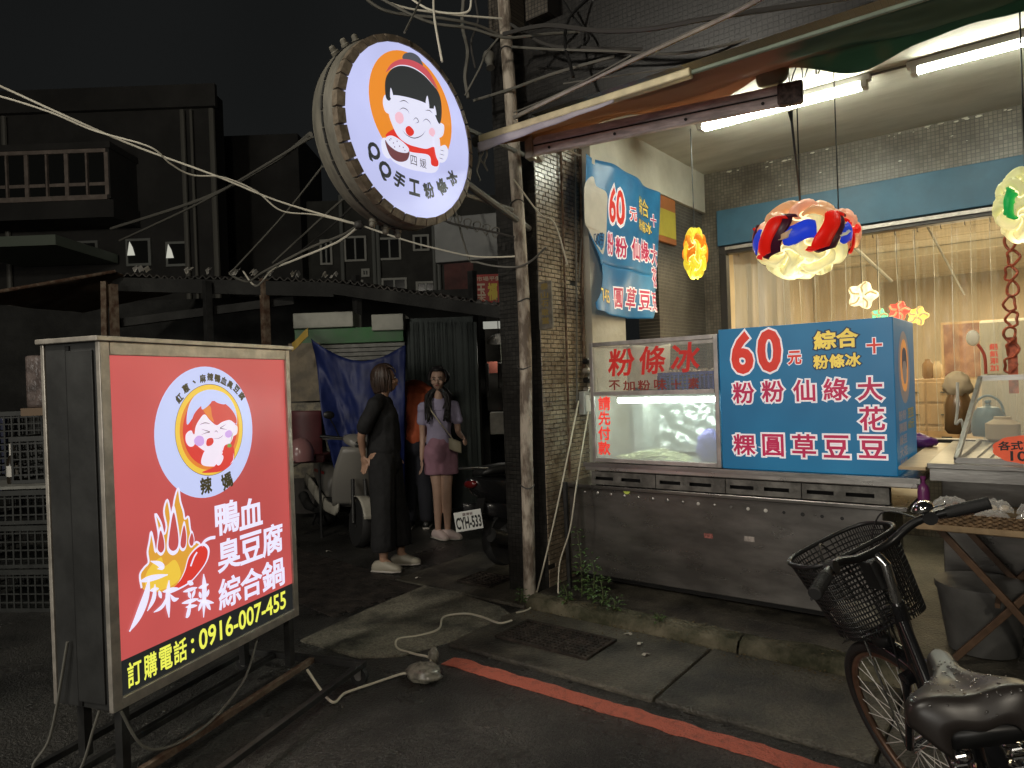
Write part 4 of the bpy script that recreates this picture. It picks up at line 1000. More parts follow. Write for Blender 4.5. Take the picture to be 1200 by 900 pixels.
# wrapped sweets in a wicker tray
m_wick = mat('wicker', (.20, .13, .07), .7, var=.4, vs=40)
T = thing('wicker_tray', 'wicker tray of wrapped snacks on the wooden table', 'tray', (.2, 3.84, .766))
def wv(u, v):
    a = -.44+u*1.6; return Vector((a, 3.715+.006*math.sin(a*170+(pi if int(v*6) % 2 else 0))-v*.012, .768+v*.055))
obj('tray_wall', MB().sheet(wv, 220, 6, .004), m_wick, T)
obj('tray_wall', MB().box(-.446, -.44, 3.72, 3.94, .767, .82), m_wick, T)
obj('tray_floor', MB().box(-.44, 1.15, 3.72, 3.94, .767, .775), m_wick, T)
m_cello = film('cellophane', (.80, .80, .76), .30, .05)
m_sw = [mat('snack_%s' % n_, c, .5, var=.2, vs=30) for n_, c in (('tan', (.5, .32, .15)), ('brown', (.2, .09, .05)), ('cream', (.62, .52, .38)), ('dark', (.09, .05, .05)))]
random.seed(31); k = 0
for row in range(2):
    for i in range(9):
        a = -.37+i*.165+random.uniform(-.01, .01); b = 3.78+row*.09; z = .79+row*.035
        t_ = thing('snack_pack', ['pack of tan biscuits', 'pack of dark dried plums', 'pack of pale candied strips', 'pack of brown nuggets'][(i+row) % 4]+(' in the front row' if row == 0 else ' in the back row')+' of the tray, '+['nearest end', 'second along', 'third along', 'fourth along', 'fifth along', 'sixth along', 'seventh along', 'eighth along', 'far end'][i], 'snack pack', (a, b, z), 'wrapped snack packs in the wicker tray')
        mb = MB()
        for q in range(7): mb.ball((a+random.uniform(-.055, .055), b+random.uniform(-.02, .02), z+random.uniform(0, .02)), (.018, .014, .011), 8, 5)
        obj('contents', mb, m_sw[(i+row) % 4], t_, kind='stuff')
        def wrap(u, v, a=a, b=b, z=z, s_=i*3+row):
            x = (u-.5)*.155; y = (v-.5)*.075; e = max(0, 1-(2*abs(u-.5))**4)*max(0, 1-(2*abs(v-.5))**4)
            return Vector((a+x, b+y, z+.0+.045*e+.016*noise.noise(Vector((u*9+s_, v*8, s_)))+.007*noise.noise(Vector((u*26+s_, v*20, s_)))))
        obj('wrapper', MB().grid(wrap, 26, 16), m_cello, t_)
# red price card on the counter
T = thing('price_card', 'orange red cloud shaped price card clipped on the counter edge', 'price card', (-.02, 3.93, 1.02))
m_card = selfglow(mat('orange_card', (.80, .12, .05), .6, var=.08, vs=12), .25)
pc = PX(1200, 527, b=3.93)
cloud = []
for k in range(48):
    t_ = 2*pi*k/48; r_ = 1+.06*abs(math.sin(t_*5)); cloud.append((pc.x+.115*r_*math.cos(t_), pc.z+.062*r_*math.sin(t_)))
obj('card', MB().poly([(x, 3.93, z) for x, z in cloud], (0, -1, 0), .003), m_card, T)
kp = lambda x, z, h=0.: Vector((x, 3.9285-h, z))
mb = MB(); write(mb, '各式蜜餞', pc.x-.095, pc.z-.0, pc.x+.09, pc.z+.04, kp, .03, 0, .06, .1); write(mb, '10', pc.x-.05, pc.z-.052, pc.x+.01, pc.z-.008, kp, .02); write(mb, '元', pc.x+.03, pc.z-.045, pc.x+.06, pc.z-.01, kp, .02); obj('card_lettering', mb, m_black, T)
obj('clip', MB().beam((pc.x, 3.934, pc.z-.06), (pc.x+.01, 3.95, 1.02-.02), .012, .005), m_white, T)
# purple bag, tub and lid between box and stall
tag(obj('plastic_bag', bagf((-.66, 4.98, 1.03), 1, .12, .09, .05, 8), mat('purple_bag', (.12, .03, .20), .3), smooth='all'), 'dark purple plastic bag lying behind the blue box', 'bag')
tag(obj('foam_lid', MB().box(-.53, -.41, 3.78, 3.93, .80, .82), mat('foam_lid', (.50, .52, .44), .6), bev=.01), 'pale greenish foam lid on the near corner of the wooden table', 'lid')
tag(obj('cleaning_bottle', MB().lathe((-.50, 4.0, .77), [(.026, 0), (.028, .1), (.022, .13), (.009, .145), (.009, .165), (.013, .166), (.013, .18)], (0, 0, 1), 16), mat('magenta_bottle', (.16, .03, .13), .3), smooth=True), 'small magenta bottle standing between blue box and wooden table', 'bottle')
tag(obj('storage_tub', MB().lathe((-.28, 4.12, .09), [(.15, 0), (.19, .28), (.2, .3), (.2, .33), (.05, .35)], (0, 0, 1), 28), mat('frosted_tub', (.10, .10, .095), .45, var=.2, vs=7), smooth=True), 'frosted plastic tub stored under the wooden table', 'tub')
# ------------------------------------------------------------------ folding awning
T = thing('folding_awning', 'worn brown and green folding awning rolled out over the shop corner', 'awning', (-1.5, 3.6, 3.0))
bl, br_ = Vector((-2.745, 3.30, 3.0)), Vector((1.3, 3.30, 3.0))
m_crm = mat('cream_bar', (.55, .48, .30), .45, .2, var=.15, vs=9)
m_pgr = mat('pale_green_bar', (.16, .20, .15), .5, .2, var=.15, vs=9)
bm_ = bl.lerp(br_, .345)
obj('front_bar', MB().beam(bl, bm_, .05, .045), m_crm, T, bev=.008)
obj('front_bar', MB().beam(bm_, br_, .02, .022), m_pgr, T, bev=.006)
def awn(u, v):
    a = -2.74+u*4.0; w_ = min(1, .05+u/.20) if u < .2 else 1.
    depth = .08+.52*w_
    b = 3.315+depth*min(v, .8)/.8; z = 3.0+.15*w_*min(v, .8)/.8-.02*w_*math.sin(pi*min(v, .8)/.8)
    if v > .8: z -= (v-.8)*(.30+.6*noise.noise(Vector((a*2.2, 3, 0))))*w_; b += (v-.8)*.1
    n_ = noise.noise(Vector((a*1.6, v*1.6, 3)))*.055+noise.noise(Vector((a*5, v*6-a*2, 7)))*.016
    return Vector((a, b+n_*.5, z+n_*(.3+w_*.6)*(1 if v > .05 else 0)))
m_awn = bpy.data.materials.new('awning_fabric'); m_awn.use_nodes = True; t_ = m_awn.node_tree; b_ = t_.nodes['Principled BSDF']
g_ = t_.nodes.new('ShaderNodeNewGeometry'); s_ = t_.nodes.new('ShaderNodeSeparateXYZ'); r_ = t_.nodes.new('ShaderNodeValToRGB'); n_ = t_.nodes.new('ShaderNodeTexNoise')
ad = t_.nodes.new('ShaderNodeMath'); ad.operation = 'MULTIPLY_ADD'; n_.inputs['Scale'].default_value = 2.5; ad.inputs[1].default_value = .9
t_.links.new(g_.outputs['Position'], s_.inputs[0]); t_.links.new(g_.outputs['Position'], n_.inputs['Vector']); t_.links.new(n_.outputs['Fac'], ad.inputs[0]); t_.links.new(s_.outputs['X'], ad.inputs[2])
mr_ = t_.nodes.new('ShaderNodeMapRange'); mr_.inputs['From Min'].default_value = -2.3; mr_.inputs['From Max'].default_value = .6
t_.links.new(ad.outputs[0], mr_.inputs['Value']); t_.links.new(mr_.outputs[0], r_.inputs['Fac']); e_ = r_.color_ramp.elements
e_[0].position = .0; e_[0].color = (.62, .38, .20, 1); e_[1].position = 1; e_[1].color = (.12, .20, .15, 1)
for p_, c_ in ((.42, (.52, .32, .22, 1)), (.62, (.50, .29, .21, 1)), (.68, (.13, .21, .16, 1))): q_ = e_.new(p_); q_.color = c_
t_.links.new(r_.outputs['Color'], b_.inputs['Base Color']); b_.inputs['Roughness'].default_value = .8
MATS['awning_fabric'] = m_awn; cloth_lit('', m_awn, None, .65)
obj('canopy', MB().sheet(awn, 120, 20, .004), m_awn, T, smooth='all')
obj('valance', MB().sheet(lambda u, v: Vector((-2.72+u*.95, 3.272+.004*math.sin(u*23), 2.976-v*(.062-.045*u))), 40, 3, .003), mat('lilac_valance', (.40, .37, .42), .5, var=.1, vs=8), T, smooth='all')
A_, B_ = Vector((-2.56, 3.60, 2.985)), Vector((-1.05, 3.98, 3.02))
m_arm = mat('weathered_aluminium', (.78, .68, .66), .5, .1, var=.25, vs=7, bump=.06, bs=25, stretch=(1, 1, 5))
obj('arm', MB().beam(A_+Vector((0, 0, .033)), B_+Vector((0, 0, .033)), .04, .05), m_arm, T, bev=.008)
obj('arm', MB().beam(A_+Vector((.0, 0, -.028)), B_+Vector((0, 0, -.028)), .045, .055), m_arm, T, bev=.008)
obj('arm_groove', MB().beam(A_+Vector((.0, 0, .003)), B_+Vector((0, 0, .003)), .03, .012), m_dsteel, T)
obj('arm_joint', MB().beam(B_-Vector((.08, .02, 0)), B_+Vector((.05, .01, .0)), .075, .12), mat('rusty_joint', (.12, .09, .08), .6, .4, var=.5, vs=30), T, bev=.015)
obj('arm_bracket', MB().beam(A_+Vector((-.02, -.01, 0)), A_+Vector((.03, 0, 0)), .07, .15).beam(A_+Vector((.0, .02, 0)), (-2.70, 3.90, 3.02), .05, .06), m_alu, T, bev=.004)
for k in range(4):
    p = A_.lerp(B_, .08+.27*k)+Vector((.02, -.023, -.03)); obj('bolt', MB().cyl(p, p+Vector((.0, -.006, 0)), .009, n=8), m_dsteel, T)
obj('fabric_bundle', bagf(B_-Vector((.10, .03, -.13)), 1, .09, .05, .08, 2), mat('bundle_cloth', (.40, .36, .22), .8), T, smooth='all')
random.seed(2); mb = MB()
for k in range(5):
    p = B_+Vector((-.15+.07*k, 0, .07)); mb.tube(spline([p, p+Vector((.04, .01, .09)), p+Vector((.12, .0, .07)), p+Vector((.13, 0, .0))], 5), .0035, 5)
obj('wire', mb, m_dwire, T, kind='stuff')
for k, (dx, L_) in enumerate(((.0, .22), (.03, .12), (.06, .17))):     # frayed cords tied at the bar's end
    p = bl+Vector((dx, -.0, -.03)); obj('tie_cord', MB().tube(spline([p, p+Vector((.01, 0, -L_*.4)), p+Vector((-.015, 0, -L_*.7)), p+Vector((.01, 0, -L_))], 5), .006, 6), m_gwire, T, smooth=True)
obj('bar_end', MB().cyl(bl-Vector((.02, 0, .005)), bl+Vector((.03, 0, -.005)), .035, n=14), m_dsteel, T)
# ------------------------------------------------------------------ blue banner on the side wall and the board behind it
def banw(y, z):       # waviness of the hung sheet, proud of the wall
    t = (y-4.31)/1.2
    k = .035+.02*math.sin(y*7+z*1.5)+.012*math.sin(y*15-z*4)+.03*math.exp(-((z-1.95)/.2)**2)*math.sin(y*6)
    return A0+.03+k
def bn(px_, py_): p = PX(px_, py_, a=A0+.06); return p.y, p.z
tl, tr, brr, bll = bn(687, 180), bn(773, 226), bn(761, 374), bn(690, 365)
T = thing('blue_price_banner', 'blue printed price banner hung slack on the side wall above the case', 'banner', (A0+.05, 4.9, 2.0))
torn = [bn(*q) for q in ((687, 180), (715, 192), (745, 210), (773, 226), (774, 262), (773, 300), (770, 335), (761, 374), (740, 373), (715, 369), (693, 364), (690, 358), (700, 342), (705, 325), (703, 306), (695, 283), (688, 262), (685, 225))]
def inside(y, z):
    c = False; n = len(torn)
    for i in range(n):
        (y1, z1), (y2, z2) = torn[i], torn[i-1]
        if (z1 > z) != (z2 > z) and y < (y2-y1)*(z-z1)/(z2-z1)+y1: c = not c
    return c
y0, y1 = min(p[0] for p in torn), max(p[0] for p in torn); z0, z1 = min(p[1] for p in torn), max(p[1] for p in torn)
# build as columns following the outline
def colz(y):
    zs = []
    n = len(torn)
    for i in range(n):
        (ya, za), (yb, zb_) = torn[i-1], torn[i]
        if (ya <= y < yb) or (yb <= y < ya): zs.append(za+(zb_-za)*(y-ya)/(yb-ya))
    return sorted(zs)
mb = MB(); NY = 60; cols = []
for i in range(NY+1):
    y = y0+.002+(y1-y0-.004)*i/NY; zs = colz(y)
    if len(zs) >= 2: cols.append((y, zs[0], zs[-1]) if len(zs) < 4 or True else None)
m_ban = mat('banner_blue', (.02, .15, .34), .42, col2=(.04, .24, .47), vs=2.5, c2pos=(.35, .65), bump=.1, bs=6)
# top part over the tear, then the part below/right of it
def seg(cols, lo, hi):
    k = len(mb.v); n = 24
    vs = []
    for (y, za, zb_) in cols:
        for j in range(n+1):
            z = za+(zb_-za)*j/n; vs.append((banw(y, z), y, z))
    fs = [(i*(n+1)+j, (i+1)*(n+1)+j, (i+1)*(n+1)+j+1, i*(n+1)+j+1) for i in range(len(cols)-1) for j in range(n)]
    mb.add(vs, fs)
cA, cB = [], []
for i in range(NY+1):
    y = y0+.002+(y1-y0-.004)*i/NY; zs = colz(y)
    if len(zs) >= 4: cA.append((y, zs[2], zs[3])); cB.append((y, zs[0], zs[1]))
    elif len(zs) >= 2:
        if zs[0] < 2.2 and zs[-1] > 2.8: cA.append((y, (zs[0]+zs[-1])/2-.2, zs[-1])); cB.append((y, zs[0], (zs[0]+zs[-1])/2-.2))
        else: (cA if zs[-1] > 2.8 else cB).append((y, zs[0], zs[-1]))
seg(cA, 0, 0); seg(cB, 0, 0)
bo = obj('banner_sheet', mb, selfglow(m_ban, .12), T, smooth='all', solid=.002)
bplc = lambda y, z, h=0.: Vector((banw(y, z)+.003+h, y, z))
def bfit(mb_, s__, x0, y0_, x1, y1_, bold):     # crop pixels at 3.75 x
    ya = bn(620+x0/3.75, 160+(y0_+y1_)/7.5)[0]; yb = bn(620+x1/3.75, 160+(y0_+y1_)/7.5)[0]
    za = bn(620+(x0+x1)/7.5, 160+y1_/3.75)[1]; zb_ = bn(620+(x0+x1)/7.5, 160+y0_/3.75)[1]
    write(mb_, s__, ya, za, yb, zb_, bplc, bold, 0 if bold > .06 else .0012)
bred = [('60', 352, 235, 412, 378), ('元', 430, 318, 453, 372)]
bcr = [('粉', 350, 425, 378, 515), ('粉', 388, 445, 420, 530), ('仙', 436, 455, 474, 540), ('綠', 485, 462, 522, 548), ('大', 530, 480, 566, 562), ('花', 532, 580, 562, 660), ('圓', 384, 668, 412, 750), ('草', 428, 670, 468, 757), ('豆', 482, 682, 516, 760), ('豆', 524, 690, 548, 765), ('十', 538, 345, 558, 395)]
byl = [('綜', 468, 268, 495, 342), ('合', 499, 275, 530, 352), ('粉', 468, 365, 490, 412), ('條', 493, 370, 513, 422), ('冰', 515, 378, 538, 428), ('7-455', 300, 672, 360, 728)]
for lst, mts in ((bred, (m_pw, m_pr)), (bcr, (m_pw, m_pc)), (byl, (m_pk, m_py))):
    mo, mi = MB(), MB()
    for q in lst:
        mo, mi = MB(), MB(); yy = lst is byl; bfit(mo, *q, .065 if yy else .09); bfit(mi, *q, .012 if yy else .025)
        obj('lettering_outline', mo, mts[0], bo); obj('lettering', mi, mts[1], bo)
def bshape(mt_, nm, pts, k, sm=True):
    m_ = MB(); shape(m_, [bn(620+x/3.75, 160+y/3.75) for x, y in pts], bplc, k*.0012, sm); obj(nm, m_, mt_, bo)
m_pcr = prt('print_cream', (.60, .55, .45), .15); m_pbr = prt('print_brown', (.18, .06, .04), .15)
bshape(m_pcr, 'photo_print', [(235, 215), (290, 172), (305, 215), (340, 250), (342, 330), (340, 430), (325, 515), (300, 490), (262, 410), (236, 380), (230, 300)], 0)
bshape(m_pbr, 'photo_print', [(238, 245), (292, 205), (300, 225), (270, 270), (240, 290)], 1)
bshape(m_pbr, 'photo_print', [(262, 300), (318, 262), (330, 300), (300, 330), (270, 345)], 1)
bshape(m_pcr, 'photo_print', [(275, 310), (312, 290), (320, 310), (298, 325), (280, 335)], 2)
bshape(m_pcd, 'photo_print', [(270, 360), (310, 385), (330, 350), (332, 385), (305, 400), (268, 375)], 1)
mb = MB(); bfit(mb, 'QQ手', 285, 418, 325, 478, .03); obj('lettering', mb, m_pk, bo)
T = thing('yellow_notice_board', 'yellow and orange notice board fixed behind the blue banner', 'sign board', (A0, 5.75, 2.7))
q0, q1, q2, q3 = bn(771, 222), bn(795, 236), bn(797, 287), bn(773, 280)
zt = (q0[1]+q1[1])/2; zb_ = (q2[1]+q3[1])/2
obj('board', MB().box(A0+.002, A0+.028, 5.43, q1[0], zb_, zt), mat('notice_orange', (.42, .15, .05), .6, var=.15, vs=5), T, bev=.003)
obj('board_face', MB().box(A0+.0285, A0+.033, 5.44, q1[0]-.015, zb_+.05, zt-.12), mat('notice_yellow', (.50, .42, .06), .6, var=.1, vs=5), T)
# ------------------------------------------------------------------ hanging puzzle lamps
G0_ = 0
def puzzle_lamp(name, label, c, rx, rz, rings, ztop, inner, power, cordm=m_black):
    t = thing(name, label, 'hanging lamp', (c[0], c[1], c[2]-rz), 'interlocking petal lamps hung under the arcade ceiling')
    c = Vector(c)
    obj('cord', MB().cyl((c.x, c.y, c.z+rz*.9), (c.x, c.y, ztop), .0045, n=6), cordm, t)
    obj('glow_core', MB().ball(c, (rx*.80, rx*.80, rz*.80), 20, 12), inner, t, smooth=True)
    gphi = (1+5**.5)/2
    ico = [Vector(v).normalized() for q in (-1, 1) for w__ in (-gphi, gphi) for v in ((0, q, w__), (q, w__, 0), (w__, 0, q))]
    ico = [Matrix.Rotation(R(20), 3, 'Z') @ Matrix.Rotation(R(31.72), 3, 'X') @ v for v in ico]
    el = min((a-b).length for a in ico for b in ico if a is not b)
    faces = [(a, b, c_) for a in range(12) for b in range(a+1, 12) for c_ in range(b+1, 12) if all(abs((ico[x]-ico[y]).length-el) < .01 for x, y in ((a, b), (b, c_), (a, c_)))]
    dod = [(ico[a]+ico[b]+ico[c_]).normalized() for a, b, c_ in faces]
    def swirl(p):
        for vs_, amt, sg in ((ico, 1.7, .20), (dod, -1.5, .15)):
            for v in vs_:
                d2 = (p-v).length_squared
                if d2 < .16: p = Matrix.Rotation(amt*math.exp(-d2/(2*sg*sg)), 3, v) @ p
        return p
    for ia in range(12):
        for ib in range(ia+1, 12):
            if abs((ico[ia]-ico[ib]).length-el) > .01: continue
            fc = [dod[k] for k, f in enumerate(faces) if ia in f and ib in f]
            A, B2, C1_, C2_ = ico[ia], ico[ib], fc[0], fc[1]; mid = ((A+B2)/2).normalized()
            N_ = 12; vs = []
            for j in range(N_+1):
                for i in range(N_+1):
                    u, v = i/N_, j/N_; u_, v_ = .5+(u-.5)*.89, .5+(v-.5)*.89
                    p = (A*(1-u_)*(1-v_)+C1_*u_*(1-v_)+B2*u_*v_+C2_*(1-u_)*v_).normalized(); p = swirl(p)
                    e = 1-max(abs(2*u-1), abs(2*v-1))
                    h = .90+.24*math.sin(min(1, e*1.35)*pi/2)+.10*(u-.5)*(1 if (ia+ib) % 2 else -1)
                    vs.append(c+Vector((p.x*rx*h, p.y*rx*h, p.z*rz*h)))
            mb = MB(); mb.add(vs, [(j*(N_+1)+i, j*(N_+1)+i+1, (j+1)*(N_+1)+i+1, (j+1)*(N_+1)+i) for j in range(N_) for i in range(N_)])
            steep = abs((A-B2).normalized().z)
            obj('petal', mb, rings(mid.z, steep, int((math.atan2(mid.y, mid.x)+pi)/(2*pi)*11)), t, smooth='all', solid=.0015)
    l = bpy.data.lights.new('bulb', 'POINT'); l.energy = power; l.color = (1., .78, .5); l.shadow_soft_size = rx*.9
    o = link(bpy.data.objects.new('bulb_light', l)); o.location = Vector((0, 0, -.06)); o.parent = t
    return t
G = lambda n, c, s: cloth_lit('', glow('lamp_'+n, c, s*.36, base=tuple(min(.9, v*1.3) for v in c), rough=.35, sample=False, var=.35, vs=10), tuple(min(.9, v*1.2) for v in c), .45)
yl1, yl2 = G('yellow', (1., .72, .10), .95), G('amber', (.80, .36, .03), .7)
core_y = glow('lamp_core_yellow', (1., .75, .25), 2.2, rough=.5)
core_w = glow('lamp_core_cream', (1., .80, .45), 1.6, rough=.5)
puzzle_lamp('petal_lamp', 'small yellow cylinder shaped petal lamp hanging beside the side wall', (-2.204, 5.33, 2.478), .088, .19, lambda z, s, k: yl1 if (z < -.4 or k % 2) else yl2, 3.48, core_y, 5)
rd, bl_, dp_, pk, cr2, cw = G('red', (.85, .02, .01), .8), G('blue', (.03, .09, .75), .9), G('plum', (.07, .01, .03), .4), G('pink', (.85, .50, .38), .6), G('beige', (.70, .50, .30), .5), G('cream', (1., .82, .52), .85)
redl = puzzle_lamp('petal_lamp', 'large red blue and cream petal lamp hanging over the blue box', (-1.17, 4.50, 2.31), .25, .215, lambda z, s, k: (cr2 if k % 3 else pk) if z > .42 else (cw if z < -.42 else (cw if k % 2 else cr2)), 3.3, core_w, 9)
def lamp_pieces(t, c, rx, rz, n, az0, sets):
    c = Vector(c)
    def S(az, la, h): return c+Vector((rx*h*math.cos(la)*math.cos(az), rx*h*math.cos(la)*math.sin(az), rz*h*math.sin(la)))
    for k in range(n):
        a0 = az0+2*pi*k/n
        for (m_, kind_, da, wd, ht, h0) in sets:
            rows = 22; cols = 7; vs = []
            for i in range(rows+1):
                s = i/rows*2-1
                if kind_ == 'S':       # upright S with tips that curl sideways
                    la = ht*s; az = a0+da+.15*math.sin(s*2.4)
                    ex = max(0, abs(s)-.62)/.38; az += (.34 if s > 0 else -.34)*ex*ex; la -= ht*.34*ex*ex*(1 if s > 0 else -1); w_ = wd*(1-.75*ex)
                    for j in range(cols+1):
                        q = j/cols*2-1; vs.append(S(az+q*w_*(1-.35*ex), la+q*w_*.9*ex*(-1 if s > 0 else 1), h0+.05*(1-q*q)))
                else:                  # flat wavy plate between two uprights
                    az = a0+da+wd*s
                    for j in range(cols+1):
                        q = j/cols*2-1; vs.append(S(az, .07*math.sin(s*2.6)+q*ht*(1-.12*s*s), h0+.05*(1-q*q)*(1-.4*s*s)))
            mb = MB(); mb.add(vs, [(i*(cols+1)+j, i*(cols+1)+j+1, (i+1)*(cols+1)+j+1, (i+1)*(cols+1)+j) for i in range(rows) for j in range(cols)])
            obj('petal', mb, m_, t, smooth='all', solid=.0015)
lamp_pieces(redl, (-1.17, 4.50, 2.31), .25, .215, 5, R(-75+33), [(bl_, 'P', R(36), .34, .25, 1.10), (dp_, 'S', R(8), .22, .66, 1.12), (rd, 'S', R(-3), .20, .60, 1.17)])
puzzle_lamp('petal_lamp', 'smaller pink and red petal lamp just behind the large red and blue one', (-1.03, 4.86, 2.385), .115, .14, lambda z, s, k: rd if (abs(z) < .4 and k % 2) else (pk if z > -.3 else cr2), 3.48, core_w, 3)
gr_, pg = G('green', (.02, .45, .12), .9), G('pale_green', (.70, .72, .48), .6)
puzzle_lamp('petal_lamp', 'green and pale cream petal lamp cut by the frame edge', (-.055, 4.55, 2.33), .13, .18, lambda z, s, k: cw if z < -.5 else (gr_ if (abs(z) < .5 and k % 2) else pg), 3.48, core_w, 4)
# a thick black cord from the awning joint to the large lamp
tag(obj('lamp_cord', MB().tube([B_+Vector((-.02, .0, -.09)), B_+Vector((-.02, .02, -.14)), (-1.17, 4.5, 2.54)], [.014, .007, .006], 7), m_black), 'black cord from the awning joint down to the large red lamp', 'cord')
# ------------------------------------------------------------------ inside the shop window
lamp('shop_room_light', 'AREA', (-.9, 8.4, 2.88), 90, (1., .83, .50), sx=2.6, sy=1.6, target=(-.9, 8.4, 0))
lamp('shop_room_light', 'AREA', (-.3, 11.8, 2.88), 110, (1., .83, .50), sx=2.6, sy=1.6, target=(-.3, 11.8, 0))
lamp('shop_room_light', 'POINT', (-.6, 9.6, 1.9), 38, (1., .83, .50), .5)
m_pvc = film('pvc_strip', (.88, .76, .50), .19, .14, var=.07, vs=4, stretch=(14, 14, .6))
m_pvc2 = film('milky_pvc_strip', (.66, .58, .44), .70, .25, var=.05, vs=4, stretch=(9, 9, .5))
m_pvcs = film('pvc_strip_edge', (.95, .90, .75), .6, .1)
T = thing('strip_curtain', 'clear plastic strip curtain hanging inside the shop window', 'curtain', (-1.2, 6.83, 2.72))
a = -2.42; k = 0; random.seed(13)
while a < 1.6:
    w_ = .17; milky = a < -1.95
    def strip(u, v, a=a, k=k, w_=w_): return Vector((a+u*w_+.006*math.sin(v*6+k), 6.80+(.022 if k % 2 else 0)+.014*math.sin(u*pi)+.008*math.sin(v*9+k*2), 2.70-v*1.75))
    st = obj('strip', MB().grid(strip, 6, 14), m_pvc2 if milky else m_pvc, T, smooth='all')
    obj('strip_edge', MB().tube([strip(0, j/14) for j in range(15)], .0028, 4), m_pvcs, st)
    a += .135 if not milky else .12; k += 1
obj('curtain_rail', MB().box(-2.42, 1.7, 6.775, 6.79, 2.675, 2.70), m_alu, T)
for i in range(24): obj('hook', MB().tube([(-2.36+i*.17, 6.786, 2.676), (-2.36+i*.17, 6.786, 2.650), (-2.352+i*.17, 6.79, 2.645)], .004, 5), m_steel, T)
# ceiling pipes, lamps, cabinets, wall pieces
tag(obj('ceiling_pipe', MB().tube([PX(985, 275, b=8.6), PX(1045, 330, b=9.0)], .02, 8), m_gwire, smooth=True), 'thin pipe running under the boarded shop ceiling', 'pipe')
tag(obj('ceiling_pipe', MB().tube([PX(1085, 262, b=8.0), PX(1130, 345, b=9.6)], .012, 8), m_gwire, smooth=True), 'second thin conduit under the shop ceiling further to the stall side', 'pipe')
def star_lamp(c, r, col, lbl, extra=()):
    t = thing('flower_lamp', lbl, 'hanging lamp', (c.x, c.y, c.z-r), 'small flower lamps hanging inside the shop'); n = 5
    pts = []
    for i in range(60):
        th = 2*pi*i/60; rr = r*(.86+.14*math.cos(th*n)); pts.append(Vector((c.x+rr*math.cos(th), c.y, c.z+rr*math.sin(th))))
    obj('lamp_shade', MB().poly(pts, (0, -1, 0), r*.5), glow('shade_'+lbl[:6], col, 2.2, rough=.5, var=.4, vs=18), t, bev=.01)
    for i in range(n):
        th = 2*pi*i/n; obj('petal_rib', MB().tube(spline([(c.x+.2*r*math.cos(th), c.y-.008, c.z+.2*r*math.sin(th)), (c.x+.6*r*math.cos(th+.3), c.y-.02, c.z+.6*r*math.sin(th+.3)), (c.x+.95*r*math.cos(th), c.y-.008, c.z+.95*r*math.sin(th))], 5), .01, 5), glow('rib_gold', (.75, .55, .22), .9, sample=False), t)
    obj('cord', MB().cyl((c.x, c.y, c.z+r*.8), (c.x, c.y, 3.02), .004, n=5), m_black, t)
star_lamp(PX(1010, 346, b=7.8), .145, (1., .85, .45), 'cream star flower lamp glowing above the blue box inside the shop')
star_lamp(PX(1075, 370, b=8.0), .10, (1., .62, .10), 'yellow round flower lamp next to the red one inside the shop')
star_lamp(PX(1053, 364, b=7.9), .10, (1., .05, .03), 'red flower lamp low inside the shop above the box end')
star_lamp(PX(1030, 370, b=7.9), .08, (.12, .8, .3), 'green tinted flower lamp low inside the shop beside the red one')
m_cab2 = mat('honey_cabinet', (.45, .30, .16), .5, var=.15, vs=5)
T = thing('drawer_cabinet', 'honey coloured drawer cabinet against the far shop wall', 'cabinet', (-1.1, 9.0, .06))
c0, c1 = PX(1062, 455, b=9.0), PX(1125, 455, b=9.0)
obj('carcass', MB().box(-1.7, c1.x, 9.0, 9.29, .06, 1.36), m_cab2, T, bev=.008)
for i in range(5):
    for j in range(3):
        x = -1.68+j*(c1.x+1.66)/3; d_ = obj('drawer', MB().box(x+.01, x+(c1.x+1.66)/3-.01, 8.985, 8.999, .10+i*.25, .32+i*.25), m_cab2, T, bev=.006)
        obj('handle', MB().box(x+.14, x+.24, 8.97, 8.984, .20+i*.25, .215+i*.25), m_dsteel, d_)
pr = [PX(1094, 413, b=9.28), PX(1150, 460, b=9.28)]
T = thing('framed_poster', 'brownish red poster on the far shop wall', 'poster', (pr[0].x, 9.27, pr[1].z))
obj('poster_sheet', MB().box(pr[0].x, pr[1].x+.2, 10.36, 10.375, 1.35, 2.02), mat('poster_red', (.14, .05, .03), .6, col2=(.30, .16, .09), vs=7), T)
obj('poster_frame', MB().box(pr[0].x-.03, pr[1].x+.23, 10.376, 10.398, 1.32, 2.05), m_cab2, T)
p = PX(1160, 430, b=8.6)
T = thing('white_fridge', 'pale upright fridge standing inside the shop', 'fridge', (p.x+.2, 8.9, .06))
obj('fridge_body', MB().box(p.x-.08, p.x+.55, 8.6, 9.2, .06, 1.95), mat('fridge_white', (.5, .47, .38), .4, var=.1, vs=4), T, bev=.02)
obj('fridge_door', MB().box(p.x-.075, p.x+.545, 8.57, 8.598, .12, 1.35).box(p.x-.075, p.x+.545, 8.57, 8.598, 1.37, 1.93), mat('fridge_grey', (.42, .41, .35), .4), T, bev=.008)
pn = PX(1165, 435, b=8.56)
nt_ = obj('notice', MB().box(pn.x-.06, pn.x+.07, 8.562, 8.568, 1.40, 1.72), m_paper, T)
mb = MB(); 
for k, s__ in enumerate('絕無添加'): write(mb, s__, pn.x-.03, 1.645-k*.072, pn.x+.035, 1.705-k*.072, lambda x, z, h=0: Vector((x, 8.561-h, z)), .04)
obj('notice_lettering', mb, m_redp, nt_)
T = thing('paper_mobile_chain', 'red paper dragon chain hanging inside the window by the frame edge', 'decoration', (-.17, 6.3, 1.4))
m_chain = mat('red_paper', (.35, .07, .03), .6, var=.4, vs=25)
